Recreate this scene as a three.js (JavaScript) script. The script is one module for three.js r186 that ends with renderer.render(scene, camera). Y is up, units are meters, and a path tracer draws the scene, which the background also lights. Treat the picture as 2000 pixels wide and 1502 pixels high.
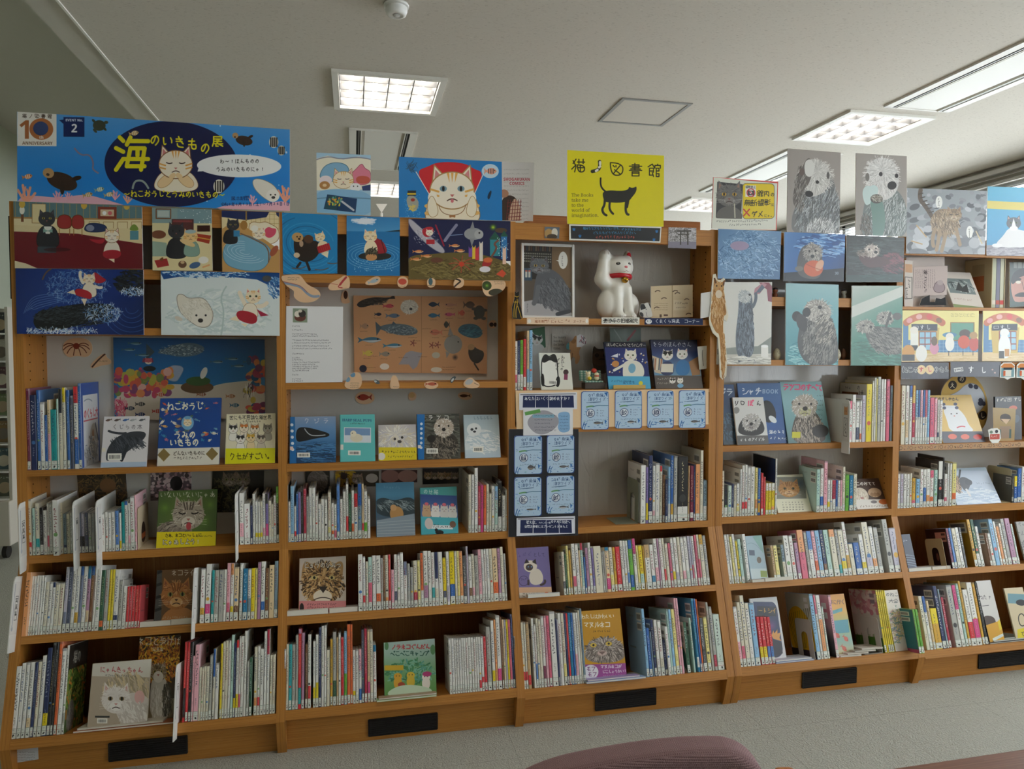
import * as THREE from 'three';
import { mergeGeometries } from 'three/addons/utils/BufferGeometryUtils.js';
import { RoundedBoxGeometry } from 'three/addons/geometries/RoundedBoxGeometry.js';
import { MarchingCubes } from 'three/addons/objects/MarchingCubes.js';
import { RectAreaLightUniformsLib } from 'three/addons/lights/RectAreaLightUniformsLib.js';

// ---------- camera, daylight, lamps, exposure ----------
const scene = new THREE.Scene();
const camera = new THREE.PerspectiveCamera(55.57, 2000 / 1502, 0.05, 60);
camera.rotation.order = 'YXZ';
camera.rotation.set(-0.04217, -0.21342, 0.00114);
camera.position.set(0, 1.4855, 2.93);
camera.updateProjectionMatrix(); camera.updateMatrixWorld(true);
scene.background = new THREE.Color(0.86, 0.94, 1.0);
scene.backgroundIntensity = 7.5;
RectAreaLightUniformsLib.init();
const LAMP_POWER = 13, LAMP_COLOR = 0xfff3e0, GLOW = 5;
const CEILING = 3.0, WALL_X = 5.1, LEFT_X = -3.4, BACK_Z = -7, FRONT_Z = 6.2;
const renderer = new THREE.WebGLRenderer({ antialias: true });
renderer.toneMapping = THREE.LinearToneMapping;
renderer.toneMappingExposure = 0.86;
renderer.shadowMap.enabled = true;

// ---------- helpers ----------
let seed = 7;
const rnd = () => { seed = (seed + 0x6d2b79f5) | 0; let t = Math.imul(seed ^ (seed >>> 15), 1 | seed); t = (t + Math.imul(t ^ (t >>> 7), 61 | t)) ^ t; return ((t ^ (t >>> 14)) >>> 0) / 4294967296; };
const rr = (a, b) => a + (b - a) * rnd();
const V = (x, y, z) => new THREE.Vector3(x, y, z);
const taken = {};
const numbered = (n) => { taken[n] = (taken[n] ?? -1) + 1; return taken[n] ? n + '_' + String(taken[n]).padStart(3, '0') : n; };
function ray(px, py) { return V(px / 1000 - 1, 1 - py / 751, 0.5).unproject(camera).sub(camera.position).normalize(); }
function onPlane(px, py, o, n) { const d = ray(px, py); const t = V().subVectors(o, camera.position).dot(n) / d.dot(n); return d.multiplyScalar(t).add(camera.position); }
const onZ = (px, py, z) => onPlane(px, py, V(0, 0, z), V(0, 0, 1));
const onY = (px, py, y) => onPlane(px, py, V(0, y, 0), V(0, 1, 0));
const onX = (px, py, x) => onPlane(px, py, V(x, 0, 0), V(1, 0, 0));
function mesh(name, geo, mat, parent = scene) {
const m = new THREE.Mesh(geo, mat); m.name = parent === scene ? numbered(name) : name;
m.castShadow = m.receiveShadow = true; parent.add(m); return m;
}
function group(name, parent = scene) { const o = new THREE.Group(); o.name = parent === scene ? numbered(name) : name; parent.add(o); return o; }
function tag(o, label, category, grp) { o.userData = { label, category }; if (grp) o.userData.group = grp; return o; }
function struct(o) { o.userData.kind = 'structure'; return o; }
function box(w, h, d, x = 0, y = 0, z = 0) { const g = new THREE.BoxGeometry(w, h, d); g.translate(x, y, z); return g; }
function rbox(w, h, d, r, x = 0, y = 0, z = 0, s = 2) { const g = new RoundedBoxGeometry(w, h, d, s, r); g.translate(x, y, z); return g; }
function span(x0, x1, y0, y1, z0, z1) { return box(x1 - x0, y1 - y0, z1 - z0, (x0 + x1) / 2, (y0 + y1) / 2, (z0 + z1) / 2); }
function uvMetres(g, s = 1, ox = 0, oy = 0) {
const p = g.attributes.position, n = g.attributes.normal, uv = new Float32Array(p.count * 2);
for (let i = 0; i < p.count; i++) {
const ax = Math.abs(n.getX(i)), ay = Math.abs(n.getY(i)), az = Math.abs(n.getZ(i));
let u, v;
if (az >= ax && az >= ay) { u = p.getX(i); v = p.getY(i); } else if (ay >= ax) { u = p.getX(i); v = p.getZ(i); } else { u = p.getZ(i); v = p.getY(i); }
uv[2 * i] = u * s + ox; uv[2 * i + 1] = v * s + oy;
}
g.setAttribute('uv', new THREE.BufferAttribute(uv, 2)); return g;
}
function tex(w, h, draw, srgb = true) {
const c = document.createElement('canvas'); c.width = w; c.height = h; draw(c.getContext('2d'), w, h);
const t = new THREE.CanvasTexture(c); t.wrapS = t.wrapT = THREE.RepeatWrapping; if (srgb) t.colorSpace = THREE.SRGBColorSpace; return t;
}
function std(o) { return new THREE.MeshStandardMaterial(o); }
function phys(o) { return new THREE.MeshPhysicalMaterial(o); }
const hex = (r, g, b) => 'rgb(' + Math.round(r) + ',' + Math.round(g) + ',' + Math.round(b) + ')';

// ---------- surface materials ----------
function woodTex(r, g, b, vertical) {
return tex(1024, 1024, (c, W, H) => {
c.fillStyle = hex(r, g, b); c.fillRect(0, 0, W, H);
for (let i = 0; i < 2600; i++) {
const k = rr(-1, 1), a = rr(0.03, 0.16); c.fillStyle = k > 0 ? `rgba(255,214,150,${a * 0.7})` : `rgba(80,40,5,${a})`;
const len = rr(60, 500), t = rr(0.5, 2.2);
if (vertical) c.fillRect(rr(0, W), rr(-200, H), t, len); else c.fillRect(rr(-200, W), rr(0, H), len, t);
}
for (let i = 0; i < 30; i++) { c.fillStyle = `rgba(90,45,5,${rr(0.02, 0.06)})`; const t = rr(10, 50); if (vertical) c.fillRect(rr(0, W), 0, t, H); else c.fillRect(0, rr(0, H), W, t); }
});
}
const WOODRGB = [186, 124, 50];
const woodH = phys({ map: woodTex(...WOODRGB, false), roughness: 0.5, clearcoat: 0.12, clearcoatRoughness: 0.4 });
const woodV = phys({ map: woodTex(...WOODRGB, true), roughness: 0.5, clearcoat: 0.12, clearcoatRoughness: 0.4 });
const woodBack = std({ map: woodTex(150, 98, 45, true), roughness: 0.6 });
const woodRed = std({ map: woodTex(190, 118, 62, false), roughness: 0.55 });
const boardWhite = std({ color: hex(206, 203, 196), roughness: 0.55 });
const filmMap = tex(512, 512, (c, W, H) => {
c.fillStyle = '#808080'; c.fillRect(0, 0, W, H);
for (let i = 0; i < 160; i++) { c.strokeStyle = `rgba(${rnd() > 0.5 ? 255 : 0},${rnd() > 0.5 ? 255 : 0},128,0.12)`; c.lineWidth = rr(2, 14); c.beginPath(); const x = rr(0, W), y = rr(0, H); c.moveTo(x, y); c.quadraticCurveTo(x + rr(-40, 40), y + rr(20, 90), x + rr(-30, 30), y + rr(60, 180)); c.stroke(); }
}, false);
const boardFilm = phys({ color: hex(190, 185, 176), roughness: 0.5, clearcoat: 1, clearcoatRoughness: 0.07, bumpMap: filmMap, bumpScale: 0.006 });
const whitePlastic = std({ color: hex(236, 236, 232), roughness: 0.4 });
const blackMat = std({ color: hex(24, 22, 22), roughness: 0.6 });
const darkBox = std({ color: hex(78, 70, 64), roughness: 0.6 });
const pageMat = std({ color: hex(232, 226, 210), roughness: 0.9 });
// ---------- a small stroke alphabet for the Japanese lettering (grid 0..9, strokes of xy pairs) ----------
const GL = {
あ:'1373 404558 64563818163565868869',い:'12162837 728486',う:'3161 1443747659',え:'3151 236319 36456889',お:'1363 3038181654867859 7183',か:'1353655948 303419 7285',き:'1262 1464 305476 26285979',く:'602469',け:'111519 3383 606549',こ:'2171 16285988',
さ:'1373 406476 26285979',し:'30375987',す:'1282 50553634545739',せ:'1484 616656 21284979',そ:'21611484464869',た:'1252 302419 5474 465888',ち:'1272 402654867849',つ:'1452847748',て:'1281444779',と:'3144 7235274989',
な:'1242 3015 6273 545839375789',に:'111519 4272 464889',ぬ:'1238 50452816428387695799',ね:'2029 133317 1743728588696799',の:'524628153261847759',は:'111519 4383 616849476799',ひ:'12312639686296',ふ:'4152 43665938 2617 7588',へ:'153398',ほ:'111519 4181 4484 616849476799',
ま:'1272 1575 404829274789',み:'21513718164598 737669',む:'1252 303516143438598986 6273',め:'2147 604628163362857859',も:'4037598875 1262 1565',や:'15628466 4051 2249',よ:'504829274789 5383',ら:'3142 232664867849',り:'212634 616649',る:'216116548679494768',れ:'2029 133317 1753737898',ろ:'21611654867849',わ:'2029 133317 1753858759',を:'1262 40255467 83364989',ん:'401945666997',
ア:'118164 534619',イ:'602515 4449',ウ:'4041 1315 13836559',エ:'2171 5158 1898',オ:'1383 606958 6419',カ:'13837968 402419',キ:'1272 1575 4069',ク:'302214 31716539',コ:'118188 1888',サ:'1383 3036 606549',シ:'1132 1434 296894',ス:'117129 5688',セ:'147365 303888',ソ:'1133 816439',タ:'302214 317149 4465',チ:'612232 1484 505529',ッ:'1133 4153 816439',ト:'3039 3467',ナ:'1383 504629',ヌ:'117129 3377',ネ:'4042 137317 4549 5678',ノ:'716429',ハ:'3219 6289',ヒ:'202989 2572',フ:'118139',ヘ:'153398',マ:'118145 3567',メ:'7019 2378',モ:'2171 1575 413888',ヤ:'148255 2049',ユ:'217168 1898',ヨ:'217179 2474 1979',ラ:'2171 148439',リ:'2126 716639',ル:'313519 606894',レ:'202884',ロ:'1118888111',ン:'1132 196993',ー:'1585','〜':'1534567584',
海:'1021 0324 0926 4032 4191 4338 4383 8379 3888 2696 6365',展:'1181 8183 1383 111609 2585 4347 6347 2797 373959 5799 8778',猫:'3013 113529 3407 4292 5053 8083 4449999444 4696 6469',図:'0009999000 2233 4243 7228 3578',書:'2171 7173 0292 2373 1484 4045 0595 2629 2676 7679 2979 2777',館:'3002 3053 1343 1545 1318 4346 1838 3649 7071 5153 5191 9193 6369 6383 8385 6585 6787 8789 6989',
内:'1219 1282 828978 5145 4526 4567',無:'3012 2181 0494 0696 2126 4146 6166 8186 1708 3739 5769 7799',断:'0109 0949 2028 0444 0122 4122 2406 2446 8061 615559 6494 8489',撮:'202918 0343 0635 5053 5090 9093 5393 5191 3595 4549 6569 4767 3969 7595 9579 7699',影:'1013 1050 5053 1353 1252 3334 0464 1517 1555 5557 1757 3739 1718 9062 9364 9658',禁:'2026 0242 2204 2244 7076 5292 7254 7294 2676 0898 4849 2819 7889',止:'5059 5484 2429 0999',
豪:'4041 0191 3233 3272 7273 3373 0406 0494 9495 2575 5515 3648 4619 5849 6679 4729',徳:'3002 3305 1419 4191 6063 4346 4393 9396 4696 6366 8386 4849 5869 7879',寺:'2181 5043 0494 0696 656958 2738',招:'202918 0343 0635 4191 9184 6144 4549 4595 9599 4999',福:'2021 0343 4306 2529 3546 4191 5254 5282 8284 5484 4549 4595 9599 4999 6569 4797',児:'1115 3135 3181 8185 3585 3383 4609 6679 7999',珠:'0141 0444 0846 2128 5042 5292 4595 7079 7547 7598',美:'3041 7061 1282 2474 5056 1666 0797 5719 5799',
読:'1031 0242 1434 1636 1718 1747 4749 1949 1719 5191 7073 6383 5456 5494 9496 655849 7679 7999',答:'3012 2141 3132 7052 6191 7172 5316 5394 4565 3739 3777 7779 3979',付:'3015 2429 4494 7079 7968 5557',近:'1122 0424 2428 0918 1899 8051 515547 5393 7377',全:'5004 5095 2575 2777 1989 5559',問:'0009 0040 4043 0343 0141 5053 5090 909989 5393 5191 3639 3666 6669 3969',正:'1181 5159 5585 2529 0999',解:'3012 2242 1219 4249 1444 1646 2229 5191 9184 7154 5595 5797 7579',者:'2272 4044 0494 8017 3639 3676 7679 3979 3777',横:'2029 0343 2306 2345 4191 5053 8083 4393 4548 4595 9598 4898 6949 8899',
以:'1118 1836 3445 716649 6699',上:'4049 4484 0999',写:'0103 0191 9193 3236 3474 3686 868978 0767',真:'1181 5052 2327 2373 7377 2575 2676 0898 3809 6899',集:'3012 2226 2282 2474 2686 5256 0797 5659 5719 5789',魚:'3013 3060 6052 1317 1383 8387 1787 1585 4347 1809 3839 5859 7899',偏:'3014 2229 5191 5393 9395 5595 5349 5699 5659 5696 9699 7679 5797',漢:'1021 0324 0926 4191 6063 8083 5355 5393 9395 5595 7477 4797 7749 7799',字:'5051 1113 1191 9193 3373 7355 555948 0696',示:'2272 0494 545948 3718 7798',期:'0242 1117 3137 1333 1535 0747 1819 3849 6159 6191 919989 6393 6696',間:'0009 0040 4043 0343 0141 5053 5090 909989 5393 5191 3539 3565 6569 3969 3767',
令:'5004 5095 3555 2676 7656 4668',和:'4012 0343 2029 2306 2345 6368 6393 9398 6898',年:'2013 2181 2484 2426 0797 5159',月:'211709 2171 717969 2373 2575',日:'2129 2171 7179 2979 2575',土:'2474 5059 0999',本:'0292 5059 5208 5298 3767',世:'0393 1119 1989 4146 7146 4676',不:'0191 6107 5349 5588',思:'1015 1080 8085 1585 1383 4045 1709 3739 3979 7978 8798',議:'1031 0242 1434 1636 1819 1848 4849 1949 6071 5292 6373 4494 4797 6579 8599',界:'2024 2070 7074 2474 2272 4044 4407 4498 3639 6669',歩:'4044 4272 2124 0494 4547 2617 6678 8519',大:'0393 5053 5309 5399',会:'5004 5095 3565 1787 4729 2979 6789',行:'3012 3305 1419 5191 4494 747968',回:'0109 0191 9199 0999 3336 3363 6366 3666',専:'1181 5045 2225 2272 7275 2575 0696 656958 2738',門:'0009 0040 4043 0343 0141 5053 5090 909989 5393 5191',町:'0108 0141 4148 0848 0444 2128 5191 717969',方:'5051 0292 444619 45756968',好:'2014 0333 3309 1448 5191 9164 646959 4595',入:'4041514509 5599',
圭:'5292 7054 4595 5797 7559 4999',交:'7071 5292 6354 8394 5599 9549',師:'6051 5159 5171 7173 5373 5676 7679 5979 8090 8292 9297 8198 8389',青:'5191 7054 5393 4595 5659 5686 8689 5888 5787',葉:'5191 6052 8082 6366 8386 6686 4797 7479 7859 7899',雪:'5090 4244 4292 9294 7144 6364 8384 5585 5787 5989 8589',念:'7043 7093 5474 5575 5658 6769 6989 8898 9799',虎:'7072 7191 4292 524609 6474 7385 6659 6686 8689 8999',
};
const DAKU = {};
[['が', 'か'], ['ぎ', 'き'], ['ぐ', 'く'], ['げ', 'け'], ['ご', 'こ'], ['ざ', 'さ'], ['じ', 'し'], ['ず', 'す'], ['ぜ', 'せ'], ['ぞ', 'そ'], ['だ', 'た'], ['で', 'て'], ['ど', 'と'], ['ば', 'は'], ['び', 'ひ'], ['ぼ', 'ほ'], ['べ', 'へ'], ['グ', 'ク'], ['ジ', 'シ'], ['ズ', 'ス'], ['ゼ', 'セ'], ['ダ', 'タ'], ['ド', 'ト'], ['ブ', 'フ'], ['デ', 'テ']].forEach(([a, b]) => (DAKU[a] = b));
const HANDA = { ぺ: 'へ', ぱ: 'は', パ: 'ハ', プ: 'フ', ペ: 'ヘ' };
const SMALL = { ゃ: 'や', っ: 'つ', ょ: 'よ', ャ: 'ヤ', ョ: 'ヨ' };
const FISH = { 鮭: '圭', 鮫: '交', 鰤: '師', 鯖: '青', 鰈: '葉', 鱈: '雪', 鯰: '念', 鯱: '虎' };
function strokes(c, s, x, y, w, h) {
for (const st of s.split(' ')) {
c.beginPath(); const n = st.length / 2, P = (i) => [x + (+st[2 * i] + 0.3) / 9.6 * w, y + (+st[2 * i + 1] + 0.3) / 9.6 * h];
c.moveTo(...P(0));
if (n <= 3) for (let i = 1; i < n; i++) c.lineTo(...P(i));
else { for (let i = 1; i < n - 1; i++) { const a = P(i), b = P(i + 1), e = i === n - 2 ? b : [(a[0] + b[0]) / 2, (a[1] + b[1]) / 2]; c.quadraticCurveTo(a[0], a[1], e[0], e[1]); } }
c.stroke();
}
}
function glyph(c, ch, x, y, s) {
ch = { '！': '!', '？': '?' }[ch] ?? ch;
if (GL[ch]) strokes(c, GL[ch], x, y, s, s);
else if (DAKU[ch]) { strokes(c, GL[DAKU[ch]] ?? '', x, y + s * 0.08, s * 0.9, s * 0.9); strokes(c, '7182 8091', x, y, s, s); }
else if (HANDA[ch]) { strokes(c, GL[HANDA[ch]], x, y + s * 0.08, s * 0.9, s * 0.9); c.beginPath(); c.arc(x + s * 0.86, y + s * 0.12, s * 0.09, 0, 7); c.stroke(); }
else if (SMALL[ch]) strokes(c, GL[SMALL[ch]], x + s * 0.1, y + s * 0.35, s * 0.62, s * 0.62);
else if (FISH[ch]) { strokes(c, GL.魚, x - s * 0.02, y, s * 0.5, s); strokes(c, GL[FISH[ch]], x, y, s, s); }
else if (ch === '。') { c.beginPath(); c.arc(x + s * 0.2, y + s * 0.8, s * 0.1, 0, 7); c.stroke(); }
else if (ch === '、') strokes(c, '1729', x, y, s, s);
else if (ch === '「') strokes(c, '805085', x - s * 0.3, y, s, s);
else if (ch === '」') strokes(c, '194944', x, y, s, s);
else if (ch !== ' ') { c.save(); c.textAlign = 'center'; c.textBaseline = 'middle'; c.font = 'bold ' + s * 0.95 + 'px sans-serif'; c.fillText(ch, x + s * 0.5, y + s * 0.53); c.restore(); }
}
function T(c, str, x, y, s, col, o = {}) {
c.save(); c.strokeStyle = c.fillStyle = col; c.lineCap = c.lineJoin = 'round';
const pass = (lw, cl) => { let i = 0; c.lineWidth = lw; c.strokeStyle = c.fillStyle = cl; for (const ch of str) { const d = i++ * s * (o.ls ?? 1.05); c.save(); if (o.arc) c.translate(0, o.arc(i)); glyph(c, ch, x + (o.v ? 0 : d), y + (o.v ? d : 0), s); c.restore(); } };
if (o.edge) pass(s * ((o.w ?? 0.1) + 0.12), o.edge);
pass(s * (o.w ?? 0.1), col); c.restore();
}
function LT(c, str, x, y, s, col, font = 'bold {}px sans-serif', align = 'left') { c.save(); c.fillStyle = col; c.textAlign = align; c.textBaseline = 'alphabetic'; c.font = font.replace('{}', s); c.fillText(str, x, y); c.restore(); }
function ticks(c, x, y, s, col, n, o = {}) {
c.save(); c.strokeStyle = col; c.lineWidth = s * (o.w ?? 0.13);
for (let i = 0; i < n; i++) {
const ox = o.v ? x : x + i * s * (o.ls ?? 1.1), oy = o.v ? y + i * s * (o.ls ?? 1.12) : y;
for (let k = 0; k < 4; k++) { c.beginPath(); const a = rr(0.05, 0.6), b = rr(0.05, 0.9); c.moveTo(ox + a * s, oy + b * s); if (rnd() > 0.5) c.lineTo(ox + (a + rr(0.2, 0.45)) * s, oy + (b + rr(-0.05, 0.05)) * s); else c.lineTo(ox + (a + rr(-0.1, 0.1)) * s, oy + Math.min(1, b + rr(0.2, 0.5)) * s); c.stroke(); }
}
c.restore();
}
// ---------- print atlases ----------
const DPM = 1000; // print pixels per metre
class Atlas {
constructor(size, finish) { this.size = size; this.finish = finish; this.pages = []; this.open(); }
open() { const c = document.createElement('canvas'); c.width = c.height = this.size; this.c = c.getContext('2d'); this.c.fillStyle = '#fff'; this.c.fillRect(0, 0, this.size, this.size); this.x = 10; this.y = 2; this.row = 8;
const t = new THREE.CanvasTexture(c); t.colorSpace = THREE.SRGBColorSpace; this.mat = phys({ map: t, ...this.finish }); this.pages.push(this.mat); }
tile(w, h) {   // returns { c, x, y, w, h, mat, uv(u, v), white }
w = Math.max(2, Math.ceil(w)); h = Math.max(2, Math.ceil(h));
if (this.x + w + 2 > this.size) { this.x = 2; this.y += this.row + 3; this.row = 0; }
if (this.y + h + 2 > this.size) this.open();
const t = { c: this.c, x: this.x, y: this.y, w, h, mat: this.mat }, S = this.size;
t.uv = (u, v) => [(t.x + 0.5 + u * (w - 1)) / S, 1 - (t.y + 0.5 + (1 - v) * (h - 1)) / S];
t.white = [4 / S, 1 - 4 / S];
this.x += w + 3; this.row = Math.max(this.row, h); return t;
}
}
const posterAtlas = new Atlas(2048, { roughness: 0.32, clearcoat: 0.25, clearcoatRoughness: 0.18 });
const coverAtlas = new Atlas(2048, { roughness: 0.35, clearcoat: 0.3, clearcoatRoughness: 0.2 });
const paperAtlas = new Atlas(1024, { roughness: 0.75 });
const spineAtlas = new Atlas(2048, { roughness: 0.42, clearcoat: 0.2, clearcoatRoughness: 0.25 });
function paint(t, q, art) {
const c = t.c; c.save(); c.beginPath(); c.rect(t.x, t.y, t.w, t.h); c.clip(); c.translate(t.x, t.y);
const ax = (q[2] - q[0] + q[4] - q[6]) / 2, ay = (q[3] - q[1] + q[5] - q[7]) / 2, bx = (q[6] - q[0] + q[4] - q[2]) / 2, by = (q[7] - q[1] + q[5] - q[3]) / 2;
const cx = (q[0] + q[2] + q[4] + q[6]) / 4, cy = (q[1] + q[3] + q[5] + q[7]) / 4, D = ax * by - ay * bx;
const m = [by / D * t.w, -ay / D * t.h, -bx / D * t.w, ax / D * t.h];
c.transform(m[0], m[1], m[2], m[3], t.w / 2 - m[0] * cx - m[2] * cy, t.h / 2 - m[1] * cx - m[3] * cy);
c.lineCap = c.lineJoin = 'round'; art(c); c.restore();
}
const pts = (s) => s.trim().split(/\s+/).map((p) => p.split(',').map(Number));
function Rc(c, x0, y0, x1, y1, col) { c.fillStyle = col; c.fillRect(x0, y0, x1 - x0, y1 - y0); }
function El(c, x, y, rx, ry, col, rot = 0) { c.fillStyle = col; c.beginPath(); c.ellipse(x, y, Math.abs(rx), Math.abs(ry), rot, 0, 7); c.fill(); }
function Po(c, s, col) { c.fillStyle = col; c.beginPath(); pts(s).forEach((p, i) => (i ? c.lineTo(...p) : c.moveTo(...p))); c.closePath(); c.fill(); }
function bl(c, P) { const m = (a, b) => [(a[0] + b[0]) / 2, (a[1] + b[1]) / 2], n = P.length; c.beginPath(); c.moveTo(...m(P[n - 1], P[0])); for (let i = 0; i < n; i++) c.quadraticCurveTo(...P[i], ...m(P[i], P[(i + 1) % n])); c.closePath(); }
function Bl(c, s, col, line, lw = 1) { bl(c, pts(s)); c.fillStyle = col; c.fill(); if (line) { c.strokeStyle = line; c.lineWidth = lw; c.stroke(); } }
function Ln(c, s, col, lw = 1) { const P = pts(s); c.strokeStyle = col; c.lineWidth = lw; c.beginPath(); c.moveTo(...P[0]); if (P.length < 3) c.lineTo(...P[1]); else { for (let i = 1; i < P.length - 1; i++) { const e = i === P.length - 2 ? P[i + 1] : [(P[i][0] + P[i + 1][0]) / 2, (P[i][1] + P[i + 1][1]) / 2]; c.quadraticCurveTo(...P[i], ...e); } } c.stroke(); }
function Gr(c, x0, y0, x1, y1, cols) { const g = c.createLinearGradient(x0, y0, x1, y1); cols.forEach((k, i) => g.addColorStop(i / (cols.length - 1), k)); c.fillStyle = g; c.fillRect(-100, -100, 2400, 1900); }
function Rd(c, x, y, r, k0, k1, rx = 1, ry = 1) { c.save(); c.translate(x, y); c.scale(rx, ry); const g = c.createRadialGradient(0, 0, 0, 0, 0, r); g.addColorStop(0, k0); g.addColorStop(1, k1); c.fillStyle = g; c.beginPath(); c.arc(0, 0, r, 0, 7); c.fill(); c.restore(); }
function Dots(c, n, x0, y0, x1, y1, r, col) { for (let i = 0; i < n; i++) El(c, rr(x0, x1), rr(y0, y1), r * rr(0.5, 1.2), r * rr(0.5, 1.2), typeof col === 'string' ? col : col[Math.floor(rnd() * col.length)]); }
function Fur(c, x, y, rx, ry, n, len, cols, a = 1.4, lw = 0.7, spread = 0.5) {
for (let i = 0; i < n; i++) { const t = rr(0, 6.283), k = Math.sqrt(rnd()), px = x + Math.cos(t) * k * rx, py = y + Math.sin(t) * k * ry, an = (typeof a === 'function' ? a((px - x) / rx, (py - y) / ry) : a) + rr(-spread, spread); c.strokeStyle = cols[Math.floor(rnd() * cols.length)]; c.lineWidth = lw * rr(0.6, 1.3); c.beginPath(); c.moveTo(px, py); c.lineTo(px + Math.cos(an) * len, py + Math.sin(an) * len); c.stroke(); }
}
const out = (u, v) => Math.atan2(v + 0.35, u);
function fish(c, x, y, l, h, col, o = {}) {   // head to the right unless o.f
c.save(); c.translate(x, y); c.rotate(o.r ?? 0); c.scale(o.f ? -1 : 1, 1);
c.fillStyle = col; c.beginPath(); c.moveTo(l / 2, 0); c.quadraticCurveTo(l * 0.15, -h * 0.75, -l * 0.3, -h * 0.08); c.lineTo(-l / 2, -h * 0.42); c.lineTo(-l * 0.43, 0); c.lineTo(-l / 2, h * 0.42); c.lineTo(-l * 0.3, h * 0.08); c.quadraticCurveTo(l * 0.15, h * 0.75, l / 2, 0); c.fill();
if (o.belly) { c.fillStyle = o.belly; c.beginPath(); c.moveTo(l / 2, 0); c.quadraticCurveTo(l * 0.1, h * 0.1, -l * 0.3, h * 0.06); c.quadraticCurveTo(l * 0.15, h * 0.7, l / 2, 0); c.fill(); }
if (o.st) for (let i = 0; i < 3; i++) { c.fillStyle = o.st; c.fillRect(-l * 0.15 + i * l * 0.17, -h * 0.3, l * 0.06, h * 0.6); }
El(c, l * 0.33, -h * 0.08, l * 0.03 + 0.3, l * 0.03 + 0.3, o.eye ?? '#111'); c.restore();
}
function catHead(c, x, y, s, o = {}) {   // front view, s = half width
const f = o.fur ?? '#f2e6cf', p = o.patch, e = o.ear ?? '#e6a8a0', ln = o.line;
for (const k of [-1, 1]) { c.save(); c.translate(x, y); c.scale(k, 1); c.fillStyle = o.earFur ?? f; c.beginPath(); c.moveTo(s * 0.25, -s * 0.55); c.lineTo(s * 0.82, -s * 1.15); c.lineTo(s * 0.92, -s * 0.15); c.fill(); if (ln) { c.strokeStyle = ln; c.lineWidth = s * 0.05; c.stroke(); } c.fillStyle = e; c.beginPath(); c.moveTo(s * 0.45, -s * 0.58); c.lineTo(s * 0.76, -s * 0.95); c.lineTo(s * 0.82, -s * 0.3); c.fill(); c.restore(); }
El(c, x, y, s, s * 0.84, f); if (ln) { c.strokeStyle = ln; c.lineWidth = s * 0.05; c.stroke(); }
if (p) { for (const k of [-1, 0, 1]) Po(c, `${x + k * s * 0.2 - s * 0.06},${y - s * 0.8} ${x + k * s * 0.2 + s * 0.06},${y - s * 0.8} ${x + k * s * 0.12},${y - s * 0.35}`, p); for (const k of [-1, 1]) for (let i = 0; i < 2; i++) Ln(c, `${x + k * s * 0.62},${y + s * (0.05 + i * 0.2)} ${x + k * s * 0.95},${y + s * (i * 0.22 - 0.05)}`, p, s * 0.09); }
if (o.mask) { Po(c, `${x - s * 0.9},${y - s * 0.35} ${x - s * 0.5},${y - s * 0.78} ${x},${y - s * 0.62} ${x + s * 0.5},${y - s * 0.78} ${x + s * 0.9},${y - s * 0.35} ${x + s * 0.25},${y - s * 0.05} ${x},${y - s * 0.5} ${x - s * 0.25},${y - s * 0.05}`, o.mask); }
for (const k of [-1, 1]) { if (o.shut) Ln(c, `${x + k * s * 0.55},${y - s * 0.12} ${x + k * s * 0.38},${y - s * 0.02} ${x + k * s * 0.22},${y - s * 0.1}`, '#3a2a20', s * 0.06); else { El(c, x + k * s * 0.4, y - s * 0.08, s * 0.16, s * 0.13, o.eye ?? '#6a7a50'); El(c, x + k * s * 0.4, y - s * 0.08, s * 0.06, s * 0.12, '#111'); } }
Po(c, `${x - s * 0.1},${y + s * 0.18} ${x + s * 0.1},${y + s * 0.18} ${x},${y + s * 0.3}`, o.nose ?? '#c8706a');
Ln(c, `${x - s * 0.22},${y + s * 0.46} ${x},${y + s * 0.3} ${x + s * 0.22},${y + s * 0.46}`, '#5a4030', s * 0.05);
}
function catBody(c, x, y, s, f, line) { Bl(c, `${x - s * 0.7},${y} ${x + s * 0.7},${y} ${x + s * 1.25},${y + s * 1.3} ${x + s * 1.1},${y + s * 2.4} ${x - s * 1.1},${y + s * 2.4} ${x - s * 1.25},${y + s * 1.3}`, f, line, s * 0.05); }
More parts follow.
